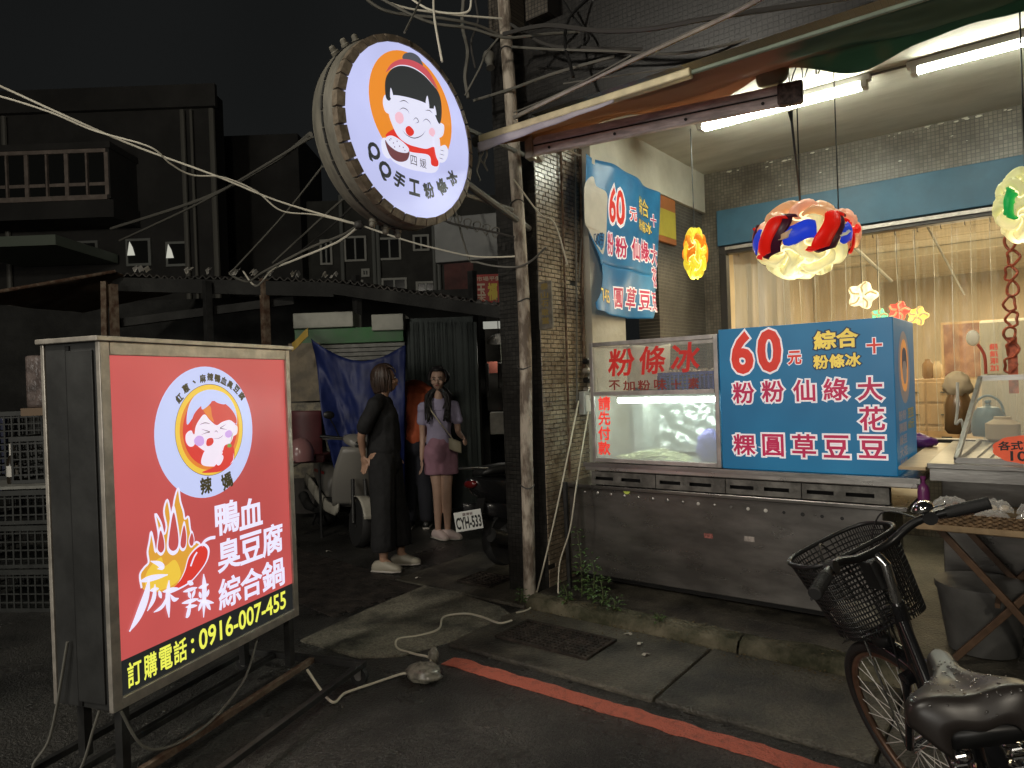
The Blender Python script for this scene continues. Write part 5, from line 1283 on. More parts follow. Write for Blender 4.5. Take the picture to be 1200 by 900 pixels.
for i in range(9):
    c = PX(1184+(i % 2)*3-i*.1, 284+i*18, b=6.35); pts = []
    obj('chain_link', MB().tube(closed_spline([c+Vector((.035*math.cos(t)*(1+.3*math.sin(3*t+i)), .01*math.sin(2*t), .055*math.sin(t))) for t in [2*pi*q/8 for q in range(8)]], 3), .010, 6, closed=True), m_chain, T, smooth=True)
obj('paper_strip', MB().sheet(lambda u, v: PX(1186, 395, b=6.35)+Vector((-.03+u*.06, .01*math.sin(v*8), -v*.42)), 3, 12, .002), m_chain, T)
# ladle, cane hook with cloth cap, teapot
p = PX(1140, 396, b=6.4)
T = thing('plastic_ladle', 'white ladle with red neck hanging in the shop window', 'ladle', p)
obj('bowl', MB().ball(p, (.045, .02, .062), 14, 10), cloth_lit('', mat('ladle_white', (.88, .86, .80), .3), (.9, .88, .8), .5), T, smooth=True)
obj('handle', MB().tube(spline([p+Vector((.03, 0, -.05)), p+Vector((.07, 0, -.14)), p+Vector((.075, 0, -.28))], 5), .011, 8), mat('ladle_red', (.5, .08, .05), .4), T, smooth=True)
p = PX(1122, 452, b=6.0)
T = thing('cloth_covered_jar', 'jar with a beige cloth cap and white hooked stick on the counter', 'jar', (p.x, p.y, 1.02))
obj('cloth_cap', bagf((p.x, p.y, p.z), 1, .09, .09, .10, 5), mat('beige_cloth', (.55, .42, .26), .8), T, smooth='all')
obj('jar_body', MB().lathe((p.x, p.y, 1.0), [(.07, 0), (.09, .03), (.09, .22), (.06, .30)], n=20), mat('amber_jar', (.22, .12, .05), .2), T, smooth=True)
obj('hooked_stick', MB().tube(spline([PX(1122, 448, b=5.85), PX(1122, 480, b=5.85), PX(1120, 497, b=5.85), PX(1126, 492, b=5.85), PX(1129, 505, b=5.85), PX(1124, 520, b=5.85)], 6), .010, 8), m_white, T, smooth=True)
p = PX(1158, 483, b=5.6)
T = thing('blue_kettle', 'dull blue enamel kettle standing on the counter behind the glass', 'kettle', (p.x, p.y, 1.02))
m_ket = mat('kettle_blue', (.12, .20, .22), .35)
obj('kettle_body', MB().lathe((p.x, p.y, 1.02), [(.09, 0), (.10, .04), (.095, .14), (.06, .19), (.02, .20), (.012, .215), (.02, .225), (.018, .24)], n=24), m_ket, T, smooth=True)
obj('handle', MB().tube(spline([(p.x-.09, p.y, 1.12), (p.x-.07, p.y, 1.24), (p.x, p.y, 1.29), (p.x+.07, p.y, 1.24), (p.x+.09, p.y, 1.12)], 5), .008, 7), m_ket, T, smooth=True)
for i, (x_, y_, w_, h_, mt_, lb) in enumerate(((1085, 440, .06, .10, 'amber_jar', 'small amber jar on the far cabinet behind the strips'), (1097, 468, .05, .09, 'beige_cloth', 'pale pot on the cabinet nearer the poster'), (1175, 500, .09, .07, 'beige_cloth', 'round beige bowl heap beside the kettle'))):
    p = PX(x_, y_, b=8.9 if i < 2 else 5.2); zb0_ = 1.36 if i < 2 else 1.02
    tag(obj('jar', MB().lathe((p.x, 9.1 if i < 2 else p.y, zb0_), [(w_*.7, 0), (w_, h_*.3), (w_, h_*1.6), (w_*.5, h_*2), (w_*.5, h_*2.2)], n=18), MATS[mt_], smooth=True), lb, 'jar')
# ------------------------------------------------------------------ slanting pole, pillar fittings
pole_pts = [PX(620, 703, z=0)]
T = thing('steel_pipe_pole', 'tall rusty leaning pipe pole standing against the dark pillar', 'pole', (-2.84, 3.76, 0))
p0, p1, p2 = Vector((-2.855, 3.745, 0)), Vector((-2.85, 3.745, 2.6)), Vector((-2.90, 3.74, 5.6))
m_pole = mat('flaking_pole_paint', (.16, .125, .095), .65, col2=(.50, .44, .36), vs=7, bump=.5, bs=30, c2pos=(.42, .58), stretch=(2, 2, .7), detail=9)
p0 = PX(621, 702, b=3.745); p1 = PX(613, 340, b=3.745); p2 = PX(590, 0, b=3.745); p3 = p2+(p2-p1)*.6
obj('pipe', MB().tube(spline([p0, p0.lerp(p1, .5), p1, p2, p3], 4), .042, 20), m_pole, T, smooth=True)
for k, f in enumerate((.22, .45, .58, .72, .93)):
    q = p0.lerp(p1, f/.6) if f < .6 else p1.lerp(p2, (f-.6)/.4)
    obj('wire_band', MB().tube([q+Vector((.046*math.cos(t), .046*math.sin(t), .01*math.sin(t*2+k))) for t in [2*pi*j/16 for j in range(16)]], .005, 5, closed=True), m_dwire, T)
def cable(name, pts, r, mt_, lbl, cat='cable', group=None, n=8):
    return tag(obj(name, MB().tube(spline(pts, n), r, 6), mt_, smooth=True), lbl, cat, group)
# conduits on the tiled pillar side
for i, (xt, xb, r_, b_, y1_) in enumerate(((657, 668, .009, 3.93, 560), (674, 676, .007, 4.08, 480), (680, 684, .010, 4.2, 440), (688, 678, .006, 4.3, 330))):
    t0 = PX(xt, 175, a=-2.703); t1 = PX(xb, y1_, a=-2.703)
    cable('conduit', [t0, t0.lerp(t1, .5)+Vector((0, .004, 0)), t1], r_, m_rust if i % 2 == 0 else m_gwire, ['rusty conduit running down the street edge of the tiled pillar face', 'thin grey wire down the middle of the tiled pillar face', 'thick rusty conduit next to the banner edge on the tiled pillar', 'short grey wire ending near the banner on the tiled pillar'][i], 'conduit', 'conduits on the tiled pillar')
T = thing('switch_box', 'grey electric switch box with tangled pale wires beside the glass case', 'switch box', PX(676, 486, a=-2.71))
q = PX(682, 468, a=-2.71); 
obj('box', MB().box(-2.71, -2.66, q.y-.05, q.y+.05, q.z-.11, q.z+.06), mat('switch_grey', (.35, .35, .33), .5), T, bev=.006)
obj('cover', MB().box(-2.659, -2.652, q.y-.035, q.y+.03, q.z-.09, q.z+.03), m_white, T, bev=.003)
random.seed(17)
for i in range(5):
    z_ = q.z+.28-i*.07; obj('socket', MB().lathe((-2.70, q.y+.03, z_), [(.022, 0), (.022, .04), (.012, .05)], (1, 0, 0), 12), m_black if i % 2 == 0 else m_alu, T, smooth=True)
for i in range(6):
    s0 = q+Vector((.03, .03+random.uniform(-.02, .05), .30-i*.05)); e0 = q+Vector((.05, .10+random.uniform(-.04, .05), -.05-i*.04))
    obj('wire', MB().tube(spline([s0, s0+Vector((.03, .04, -.08)), (s0+e0)/2+Vector((.02, random.uniform(-.05, .05), 0)), e0], 6), .004, 5), m_wire, T, smooth=True)
k1 = [PX(678, 470, a=-2.69), PX(672, 500, a=-2.66), PX(658, 570, b=3.9), PX(645, 630, b=3.86), PX(630, 690, b=3.80), PX(622, 712, z=.03), PX(605, 718, z=.03)]
cable('hanging_cord', k1, .006, m_wire, 'pale cord drooping from the switch box to the foot of the pole', 'cord')
k2 = [PX(690, 480, a=-2.66), PX(676, 565, b=3.93), PX(668, 620, b=3.86), PX(656, 660, b=3.84), PX(654, 700, z=.06)]
cable('hanging_cord', k2, .005, m_wire, 'thin pale cord drooping beside the cart end behind the weeds', 'cord')
T = thing('wall_plaque', 'small old plaque with yellow brush characters on the dark pillar front', 'plaque', PX(640, 385, b=3.865))
q0, q1 = PX(631, 331, b=3.86), PX(648, 385, b=3.86)
obj('plate', MB().box(q0.x, q1.x+.005, 3.85, 3.864, q1.z, q0.z), mat('plaque_grey', (.20, .185, .15), .7, var=.3, vs=20), T, bev=.002)
mb = MB()
for k, s__ in enumerate('泰山石敢當'): write(mb, s__, q0.x+.025, q0.z-.055-k*.058, q1.x-.022, q0.z-.012-k*.058, lambda x, z, h=0: Vector((x, 3.8485-h, z)), .03)
obj('plaque_lettering', mb, mat('plaque_ochre', (.30, .22, .06), .6), T)
obj('angle_stand', MB().beam(PX(662, 565, b=3.92), PX(668, 690, b=3.92), .025, .025), m_dsteel, thing('prop_bar', 'thin dark steel bar standing between pillar and cart', 'bar', (-2.68, 3.92, .1)))
# ------------------------------------------------------------------ cord and bag on the ground
gz = .03
def gpx(x, y, z=.03): return PX(x, y, z=z)
cable('extension_cord', [gpx(600, 727, .045), gpx(585, 730, .04), gpx(565, 723), gpx(545, 719), gpx(520, 723, .022), gpx(514, 737, .02), gpx(490, 745, .012), gpx(466, 749, .012), gpx(466, 760, .012), gpx(485, 766, .012), gpx(505, 772, .03), gpx(492, 786, .03), gpx(470, 790, .012), gpx(440, 800, .012), gpx(405, 812, .012), gpx(388, 822, .02), gpx(360, 785, .1)], .0065, m_wire, 'pale extension cord snaking over the ground towards the light box', 'cord', n=10)
T = thing('bagged_plug', 'plug joint wrapped in a grey plastic bag on the asphalt near the red line', 'bag', gpx(497, 790, 0))
c = gpx(497, 788, .035); obj('bag', bagf((c.x, c.y, .035), 1, .10, .075, .045, 12), mat('grey_bag', (.22, .21, .17), .3, var=.4, vs=25), T, smooth='all')
c2_ = gpx(508, 770, .04); obj('knot', bagf((c2_.x, c2_.y, .045), 1, .03, .025, .045, 6), MATS['grey_bag'], T, smooth='all')
# ------------------------------------------------------------------ weeds at the foot of the pillar
m_leaf = mat('weed_leaf', (.05, .10, .025), .5, col2=(.10, .16, .05), vs=14)
m_stem = mat('weed_stem', (.08, .10, .04), .6)
random.seed(41)
def weed(base, h, nl, spread, lbl, lr=.03):
    t = thing('weed', lbl, 'plant', base, 'weeds at the foot of the pillar'); base = Vector(base)
    tip = base+Vector((random.uniform(-.03, .03), random.uniform(-.03, .02), h)); sp = spline([base, base.lerp(tip, .5)+Vector((.02, -.01, 0)), tip], 6)
    obj('stem', MB().tube(sp, [.005-.003*i/len(sp) for i in range(len(sp))], 5), m_stem, t)
    mb = MB()
    for i in range(nl):
        f = .12+.86*i/nl; p = sp[min(int(f*len(sp)), len(sp)-1)]; an = i*2.4; L_ = lr*(1.5-f)*random.uniform(.8, 1.3)
        d = Vector((math.cos(an), math.sin(an), random.uniform(.0, .6))).normalized(); q = d.cross(Vector((0, 0, 1))).normalized()
        s0 = p+d*spread*random.random()
        mb.add([s0, s0+d*L_*.5+q*L_*.28+Vector((0, 0, .004)), s0+d*L_-Vector((0, 0, L_*.25)), s0+d*L_*.5-q*L_*.28+Vector((0, 0, .004)), s0+d*L_*.5-Vector((0, 0, .003))], [(0, 1, 4), (1, 2, 4), (2, 3, 4), (3, 0, 4)])
    obj('leaf', mb, m_leaf, t, kind='stuff')
weed(PX(682, 700, z=.08), .44, 44, .03, 'tallest weed with a straight leafy stem beside the pillar', .05)
weed(PX(694, 704, z=.08), .27, 50, .05, 'bushy middle weed next to the tallest one', .048)
weed(PX(705, 710, z=.08), .16, 36, .06, 'low spreading weed at the cart side of the clump', .04)
weed(PX(664, 706, z=.08), .12, 26, .05, 'small weed under the pale hanging cords', .035)
weed(PX(718, 716, z=.08), .09, 30, .05, 'creeping weed on the mossy kerb beyond the clump', .03)
weed(PX(610, 706, z=.02), .09, 24, .03, 'tiny weed at the street side foot of the pole', .03)
weed(PX(772, 728, z=.09), .05, 24, .05, 'flat moss weed halfway along the kerb', .022)
# ------------------------------------------------------------------ overhead cables
CG = 'pale cables slung over the alley mouth'
j0 = PX(420, 263, d=4.6)
def poly(pxs, ds): 
    n = len(pxs)
    return [PX(x, y, d=ds[0]+(ds[1]-ds[0])*i/(n-1)) for i, (x, y) in enumerate(pxs)]
m_bw = mat('bright_white_cable', (.80, .76, .64), .5)
cable('overhead_cable', poly([(-60, 75), (0, 101), (90, 142), (160, 172), (250, 205), (330, 237), (420, 263)], (3.4, 4.6)), .0062, m_bw, 'thick white cable, the higher of the two sagging across the sky', 'cable', CG)
cable('overhead_cable', poly([(-60, 100), (0, 113), (60, 132), (110, 153), (175, 172), (200, 192), (225, 205), (262, 208), (300, 224), (330, 247), (372, 252), (420, 264)], (3.4, 4.6)), .005, m_bw, 'thinner white cable looping below the thick one across the sky', 'cable', CG)
cable('overhead_cable', poly([(420, 263), (470, 280), (510, 291), (560, 301), (612, 300)], (4.6, 4.75)), .006, m_bw, 'white cable running on from the cable knot to the pole', 'cable', CG)
cable('overhead_cable', poly([(420, 264), (400, 276), (360, 292), (310, 318), (290, 330), (270, 322)], (4.6, 7.0)), .010, m_gwire, 'grey cable dropping from the knot to the market roof edge, upper strand', 'cable', CG)
cable('overhead_cable', poly([(420, 266), (395, 284), (350, 303), (320, 316), (300, 335), (285, 318)], (4.6, 7.0)), .009, m_bw, 'pale cable dropping from the knot to the market roof edge, lower strand', 'cable', CG)
tag(obj('cable_knot', bagf(PX(420, 264, d=4.6), 1, .035, .03, .03, 3), m_dwire, smooth='all'), 'dark taped knot where the white overhead cables meet', 'cable knot')
DG = 'dark wires strung across the alley'
for i, (pts, ds, r) in enumerate((([(130, 268), (240, 232), (320, 190), (364, 157)], (9, 5.2), .018), ([(140, 282), (230, 240), (300, 200), (366, 160)], (9, 5.2), .012), ([(270, 320), (330, 255), (378, 195)], (7, 5.2), .009), ([(320, 308), (370, 262), (404, 232)], (7, 5.2), .010), ([(345, 300), (385, 268), (415, 240)], (7, 5.2), .007))):
    cable('wire', poly(pts, ds), r, m_gwire if i < 4 else m_dwire, ['thick grey wire rising from the dark building to the drum sign', 'second grey wire just under the thick one behind the white cables', 'thin wire rising steeply to the left rim of the drum', 'thin wire rising to the lower rim of the drum', 'thinnest wire beside the lower rim of the drum'][i], 'wire', DG)
UG = 'cables crossing over the drum sign and pole'
up_c = [([(410, -20), (450, 12), (520, 22), (560, 30), (588, 43)], (4.2, 4.6), .010, m_gwire, 'upper grey cable passing over the drum to the pole top'),
 ([(425, -12), (470, 8), (530, 17), (588, 22)], (4.2, 4.6), .007, m_bw, 'pale cable highest over the drum sign'),
 ([(440, -5), (500, 25), (550, 33), (592, 44), (640, 40), (700, 36)], (4.2, 4.5), .009, m_gwire, 'grey cable over the drum passing behind the pole'),
 ([(470, -10), (505, 12), (545, 15), (552, 0), (549, -20)], (4.4, 4.4), .007, m_bw, 'pale cable looping up beside the pole top'),
 ([(508, -10), (509, 20), (518, 72)], (4.0, 3.4), .006, m_bw, 'short pale stay wire down to the top of the drum'),
 ([(498, -10), (474, 38)], (4.2, 3.4), .006, m_gwire, 'slanting stay wire on the near side of the drum top'),
 ([(590, 40), (640, 30), (700, 36), (760, 34), (840, 20), (1010, -5)], (4.5, 3.4), .014, m_dwire, 'thick dark cable sweeping from the pole over the awning'),
 ([(600, 55), (650, 58), (720, 60), (800, 62), (900, 40), (1000, 10)], (4.5, 3.6), .008, m_gwire, 'thin grey cable low over the awning'),
 ([(598, 28), (640, 52), (690, 56), (762, 58)], (4.5, 4.2), .010, m_dwire, 'dark sagging cable from the pole to the second pilaster'),
 ([(602, 138), (680, 100), (760, 62), (850, 20), (900, -6)], (4.4, 3.3), .013, m_alu, 'grey rod rising from behind the pole above the awning'),
 ([(555, 118), (600, 104), (650, 86), (720, 66)], (4.8, 4.2), .010, m_gwire, 'pale rod rising behind the pole towards the awning'),
 ([(602, 132), (650, 112), (690, 92), (740, 65)], (4.4, 3.9), .005, m_gwire, 'thin wire just above the awning bar'),
 ([(700, -10), (668, 20), (662, 50), (668, 75), (672, 90)], (4.4, 4.2), .010, m_black, 'black cable loop hanging over the awning'),
 ([(655, -8), (672, 20), (690, 45), (668, 62)], (4.4, 4.3), .008, m_black, 'second black cable curl beside the loop over the awning'),
 ([(660, 98), (700, 92), (760, 84), (800, 78)], (4.2, 4.0), .004, m_gwire, 'thin pale wire lying along the awning top'),
 ([(545, 112), (562, 80), (570, 62), (588, 40)], (4.6, 4.5), .006, m_gwire, 'thin wire curving from the drum rim up to the pole'),
 ([(543, 0), (542, 30), (548, 60), (545, 90), (549, 115)], (4.7, 4.7), .012, m_gwire, 'knotted bundle of wires hanging between drum and pole'),
 ([(556, -5), (560, 25), (552, 50), (557, 80)], (4.7, 4.7), .007, m_dwire, 'dark wire hanging beside the knotted bundle'),
 ([(545, 228), (570, 236), (600, 246)], (4.2, 4.6), .016, m_gwire, 'pale tube joining the drum to the pole'),
 ([(505, 250), (530, 262), (570, 270), (603, 278)], (4.6, 4.6), .008, m_dwire, 'dark wire under the drum above the grey board'),
 ([(515, 160), (545, 290), (562, 308), (610, 312), (640, 290)], (4.9, 4.5), .007, m_gwire, 'slack grey wire looping under the drum to the pole'),
 ([(602, 210), (632, 250), (650, 262), (665, 310)], (4.55, 4.5), .006, m_wire, 'pale wire running from the pole down over the tiled pillar'),
 ([(660, 160), (668, 176), (680, 182), (668, 176), (690, 168)], (4.5, 4.4), .006, m_wire, 'short frayed wire tied at the bracket of the awning arm')]
for pts, ds, r, mt_, lb in up_c: cable('cable', poly(pts, ds), r, mt_, lb, 'cable', UG)
c_ = PX(572, 62, d=4.75)
tag(obj('clamp', MB().lathe(c_, [(.03, 0), (.045, .03), (.02, .10), (.03, .13)], (.3, -.2, -1), 12), m_gwire, smooth=True), 'grey insulator clamp hanging on the wires beside the pole', 'clamp')
random.seed(52)
for i in range(7):      # small loops and clips on the bundle under the drum's bracket
    p = PX(515+i*11, 252+i*3.4, d=4.7); pts = [p+Vector((.03*math.cos(t), .01*math.sin(2*t), .035*math.sin(t))) for t in [2*pi*q/10 for q in range(10)]]
    tag(obj('wire_loop', MB().tube(pts, .004, 5, closed=True), m_gwire), ['first', 'second', 'third', 'fourth', 'fifth', 'sixth', 'last'][i]+' small wire loop along the edge of the grey board, counted from the drum', 'wire', 'wire loops over the grey board')
# grey board and red signs under the drum
def board(name, lbl, cat, p00, p11, d, th, m_, rot=None, yaw=None, **kw):
    """an upright board facing the viewpoint's side of the street; corners in photo pixels at depth d"""
    a, b = PX(*p00, d=d), PX(*p11, d=d)
    u = CR if yaw is None else Matrix.Rotation(yaw, 3, 'Z') @ CR
    w_ = (Vector((b.x, b.y, 0))-Vector((a.x, a.y, 0))).dot(CR)/CR.dot(u)
    n = u.cross(Vector((0, 0, 1)))
    mb = MB().obox(Vector((a.x, a.y, b.z))-n*th, u*w_, n*th, Vector((0, 0, a.z-b.z)))
    o = obj(name, mb, m_, **kw)
    if lbl: tag(o, lbl, cat)
    return o, a, u, n, w_, a.z-b.z
m_gb = mat('dull_grey_board', (.12, .125, .12), .6, var=.2, vs=3)
board('grey_sign_board', 'blank dull grey sign board hanging under the drum sign', 'sign board', (508, 256), (603, 305), 5.2, .08, m_gb, yaw=R(-14), bev=.006)
# ------------------------------------------------------------------ buildings behind
def cbox(mb, x0, x1, y0, y1, z0, z1, o=Vector((0, 0, 0)), u=None):
    u = u or CR; n = Vector((-u.y, u.x, 0))
    return mb.obox(Vector((o.x, o.y, 0))+u*x0+n*y0+Vector((0, 0, z0)), u*(x1-x0), n*(y1-y0), Vector((0, 0, z1-z0)))
def at(px_, d): return (px_-600)/FPX*d        # level offset along CR at depth d
m_bw1 = mat('dark_rendered_wall', (.030, .029, .027), .85, col2=(.052, .050, .046), vs=.8, bump=.3, bs=10)
m_bw2 = mat('dark_tiled_wall', (.045, .045, .038), .7, var=.4, vs=1.2, bump=.2, bs=30)
m_wf = mat('brown_window_frame', (.34, .28, .24), .5, .3, var=.2, vs=6)
m_wfg = mat('grey_window_frame', (.26, .27, .25), .5, .3)
m_pane = mat('night_pane', (.02, .021, .02), .12)
def O(d): return CF*d
def zpx(px_, py_, d): return PX(px_, py_, d=d).z
# left building with an enclosed balcony
D1 = 14.; T = thing('balcony_building', 'dark apartment building with an enclosed balcony window row above the market roof', 'building', O(D1)+CR*at(50, D1))
x0, x1 = at(-500, D1), at(262, D1); zt = 7.6
obj('wall', cbox(MB(), x0, x1, 0, .5, 0, zt, O(D1)), m_bw1, T)
obj('parapet', cbox(MB(), x0, x1+.1, -.12, -.01, zt-.35, zt+.1, O(D1)), m_bw1, T)
bz0, bz1 = zpx(60, 236, D1-.9), zpx(60, 178, D1-.9)
bx0, bx1 = at(-120, D1-.9), at(137, D1-.9)
obj('balcony_slab', cbox(MB(), bx0-.1, bx1+.1, -.95, -.01, bz0-.35, bz0-.02, O(D1)), m_bw1, T)
obj('balcony_floor_trim', cbox(MB(), bx0, bx1, -.98, -.90, bz0-.02, bz0+.07, O(D1)), m_wf, T)
obj('balcony_head', cbox(MB(), bx0, bx1, -.98, -.90, bz1-.07, bz1, O(D1)), m_wf, T)
obj('balcony_roof', cbox(MB(), bx0-.1, bx1+.1, -1.0, -.01, bz1+.002, bz1+.12, O(D1)), m_bw1, T)
n = 11; pw = (bx1-bx0)/n; zm_ = bz0+(bz1-bz0)*.30
for i in range(n+1):
    obj('mullion', cbox(MB(), bx0+i*pw-(.035 if i % 2 else .016), bx0+i*pw+(.035 if i % 2 else .016), -.97, -.905, bz0+.07, bz1-.07, O(D1)), m_wf, T)
for i in range(n):
    w = obj('window', cbox(MB(), bx0+i*pw+.036, bx0+(i+1)*pw-.036, -.955, -.925, zm_-.03, zm_+.03, O(D1)), m_wf, T)
    obj('pane', cbox(MB(), bx0+i*pw+.036, bx0+(i+1)*pw-.036, -.942, -.935, zm_+.03, bz1-.07, O(D1)), m_pane, w)
    obj('pane', cbox(MB(), bx0+i*pw+.036, bx0+(i+1)*pw-.036, -.942, -.935, bz0+.07, zm_-.03, O(D1)), m_pane, w)
    0 and obj('window_bar', cbox(MB(), bx0+(i+.5)*pw-.015, bx0+(i+.5)*pw+.015, -.958, -.943, zm_+.03, bz1-.07, O(D1)), m_wf, w)
obj('balcony_back', cbox(MB(), bx0, bx1, -.12, -.02, bz0, bz1, O(D1)), m_dark, T)
obj('balcony_cheek', cbox(MB(), bx1-.0, bx1+.06, -.96, -.01, bz0, bz1, O(D1)), m_bw1, T)
for px_, py_, w_, h_ in ((170, 296, .5, .55), (215, 298, .45, .5), (107, 293, .55, .35)):
    z_ = zpx(px_, py_, D1); f = obj('window', cbox(MB(), at(px_, D1)-w_/2, at(px_, D1)+w_/2, -.06, -.01, z_-h_/2, z_+h_/2, O(D1)), m_wfg, T)
    obj('pane', cbox(MB(), at(px_, D1)-w_/2+.05, at(px_, D1)+w_/2-.05, -.075, -.061, z_-h_/2+.05, z_+h_/2-.05, O(D1)), m_pane, f)
for px_, py_ in ((161, 292), (206, 295)):
    z_ = zpx(px_, py_, D1); b0 = O(D1)+CR*at(px_, D1)-CF*.09; 
    obj('lit_gap', MB().poly([b0+Vector((0, 0, z_+.14)), b0+CR*.06+Vector((0, 0, z_+.02)), b0+CR*.10+Vector((0, 0, z_-.14)), b0-CR*.05+Vector((0, 0, z_-.14))], -CF, .01), glow('far_lit_window', (.85, .84, .72), .55), T)
for px_, t_ in ((228, .05), (238, .03), (262, .06), (20, .05)):
    obj('drain_pipe', MB().cyl(O(D1)+CR*at(px_, D1)-CF*.08+Vector((0, 0, 3.2)), O(D1)+CR*at(px_, D1)-CF*.08+Vector((0, 0, zt-.4)), t_, n=8), m_gwire, T)
obj('shop_canopy', cbox(MB(), at(-60, 12), at(72, 12), -.0, 1.9, zpx(36, 288, 12), zpx(36, 276, 12), O(12)), mat('pale_green_canopy', (.16, .19, .15), .6), T)
# building behind it with small pale-framed windows
D2 = 17.; T = thing('rear_building', 'dark tiled building with small framed windows behind the drum sign', 'building', O(D2)+CR*at(480, D2))
obj('wall', cbox(MB(), at(335, D2), at(640, D2), 0, 3, 0, zpx(480, 232, D2), O(D2)), m_bw2, T)
obj('wall', cbox(MB(), at(230, 16.5), at(360, 16.5), 0, 2, 0, 7.6, O(16.5)), m_bw1, T)
for k, (px_, py_, w_, h_) in enumerate(((389, 296, .30, .62), (423, 292, .55, .62), (463, 292, .56, .55), (500, 285, .4, .4), (418, 337, .55, .35), (467, 336, .62, .42), (504, 340, .5, .42), (434, 320, .2, .2))):
    z_ = zpx(px_, py_, D2); x_ = at(px_, D2); f = obj('window', cbox(cbox(cbox(cbox(MB(), x_-w_/2, x_+w_/2, -.08, -.01, z_+h_/2-.05, z_+h_/2, O(D2)), x_-w_/2, x_+w_/2, -.08, -.01, z_-h_/2, z_-h_/2+.05, O(D2)), x_-w_/2, x_-w_/2+.05, -.08, -.01, z_-h_/2+.05, z_+h_/2-.05, O(D2)), x_+w_/2-.05, x_+w_/2, -.08, -.01, z_-h_/2+.05, z_+h_/2-.05, O(D2)), mat('pale_far_frame', (.45, .45, .40), .5), T)
    obj('pane', cbox(MB(), x_-w_/2+.05, x_+w_/2-.05, -.05, -.02, z_-h_/2+.05, z_+h_/2-.05, O(D2)), m_pane, f)
    obj('window_bar', cbox(MB(), x_-.02, x_+.02, -.075, -.051, z_-h_/2+.05, z_+h_/2-.05, O(D2)), m_wfg, f)
for px_ in (408, 445, 450, 515, 520):
    obj('drain_pipe', MB().cyl(O(D2)+CR*at(px_, D2)-CF*.1+Vector((0, 0, 2.5)), O(D2)+CR*at(px_, D2)-CF*.1+Vector((0, 0, 6.2)), .05, n=8), m_wfg, T)
tag(board('red_wall_panel', None, None, (520, 305), (556, 352), 12, .06, mat('faded_red_panel', (.10, .03, .025), .7, var=.3, vs=4))[0], 'faded dark red wall panel beside the red market sign', 'sign board')
o_, a_, u_, n_, w_, h_ = board('red_market_sign', 'red market sign with yellow characters behind the pole', 'sign', (556, 322), (591, 354), 9.5, .06, mat('market_sign_red', (.32, .03, .02), .6, var=.2, vs=5))
sp_ = lambda x, z, h=0.: a_+u_*x+n_*(.003+h)+Vector((0, 0, z-h_))
mb = MB(); write(mb, '玉', .03, .10, .14, .26, sp_, .03); write(mb, '木', .03, -.02+.04, .14, .10, sp_, .03); obj('sign_lettering', mb, mat('sign_grey', (.45, .35, .25), .6), o_)
mb = MB(); write(mb, '福', .18, .04, .30, .26, sp_, .05); obj('sign_lettering', mb, mat('sign_yellow', (.50, .38, .04), .6), o_)
mb = MB(); write(mb, '市場平價', .03, .30, .36, .36, sp_, .02); obj('sign_lettering', mb, MATS['sign_grey'], o_)
# ------------------------------------------------------------------ market roof and what stands under it
m_roof = mat('dirty_corrugated_roof', (.045, .042, .038), .8, col2=(.09, .08, .07), vs=2, bump=.4, bs=30)
m_roofb = mat('brown_tarp_roof', (.10, .06, .035), .8, col2=(.16, .12, .09), vs=3, bump=.3, bs=20)
E0_, E1_, E2_ = PX(130, 322, d=8.6), PX(390, 328, d=8.2), PX(600, 358, d=8.0)
T = thing('market_roof', 'long dirty corrugated market roof across the alley', 'roof', (E1_.x, E1_.y, E1_.z-.2))
def rf(u, v):
    e = E0_.lerp(E1_, u/.55) if u < .55 else E1_.lerp(E2_, (u-.55)/.45)
    return e+CF*v*3+Vector((0, 0, .30*v+.018*math.sin(u*330)+.03*noise.noise(Vector((u*9, v*2, 0)))))
obj('roof_sheet', MB().sheet(rf, 420, 3, .012), m_roof, T)
obj('fascia', MB().obox(E0_-Vector((0, 0, .20)), E1_-E0_, CF*.04, Vector((0, 0, .17))).obox(E1_-Vector((0, 0, .17)), E2_-E1_, CF*.04, Vector((0, 0, .14))), m_dark, T)
for px_ in (135, 245, 312, 420, 556):
    p = PX(px_, 400, d=8.35); obj('post', MB().box(p.x-.04, p.x+.04, p.y-.04, p.y+.04, 0, 2.85), m_rust if px_ in (312, 135) else m_dsteel, T)
obj('cross_beam', MB().beam(PX(130, 380, d=8.5), PX(345, 352, d=8.5), .08, .10), m_dark, T)
random.seed(61)
LB = ['white', 'crumpled', 'torn', 'folded', 'flat', 'curled', 'small', 'twisted']
for i in range(16):
    x = random.choice([random.uniform(150, 190), random.uniform(195, 240), random.uniform(250, 300), random.uniform(300, 390)]); y = 316+(x-150)*.03
    p = PX(x, y, d=8.5)+CF*.2; w_ = random.uniform(.03, .09)
    mb = MB().sheet(lambda u, v: p+CR*(u-.5)*w_+CF*(v-.5)*.1+Vector((0, 0, .02+.05*v+.03*math.sin(u*6+i))), 4, 3, .004)
    tag(obj('roof_litter', mb, m_white if i % 3 else m_paper), '%s scrap of pale rubbish lying on the edge of the market roof' % LB[i % 8], 'litter', 'rubbish lying along the edge of the market roof')
T = thing('tarp_roof', 'brownish sagging tarp roof at the left end of the market', 'roof', PX(60, 360, d=7.5))
def tr_(u, v):
    e = PX(-60+u*195, 352-u*34, d=7.0+u*1.4); return e+CF*v*2.2+Vector((0, 0, .10*v-.10*math.sin(pi*v)*u+.03*noise.noise(Vector((u*5, v*4, 2)))))
obj('tarp', MB().sheet(tr_, 24, 10, .006), m_roofb, T, smooth='all')
obj('edge_pole', MB().cyl(tr_(0, 0), tr_(1, 0), .02, n=8), m_rust, T)
obj('post', MB().beam(PX(122, 330, d=8.3), PX(124, 470, d=8.3), .06, .06), m_rust, T)
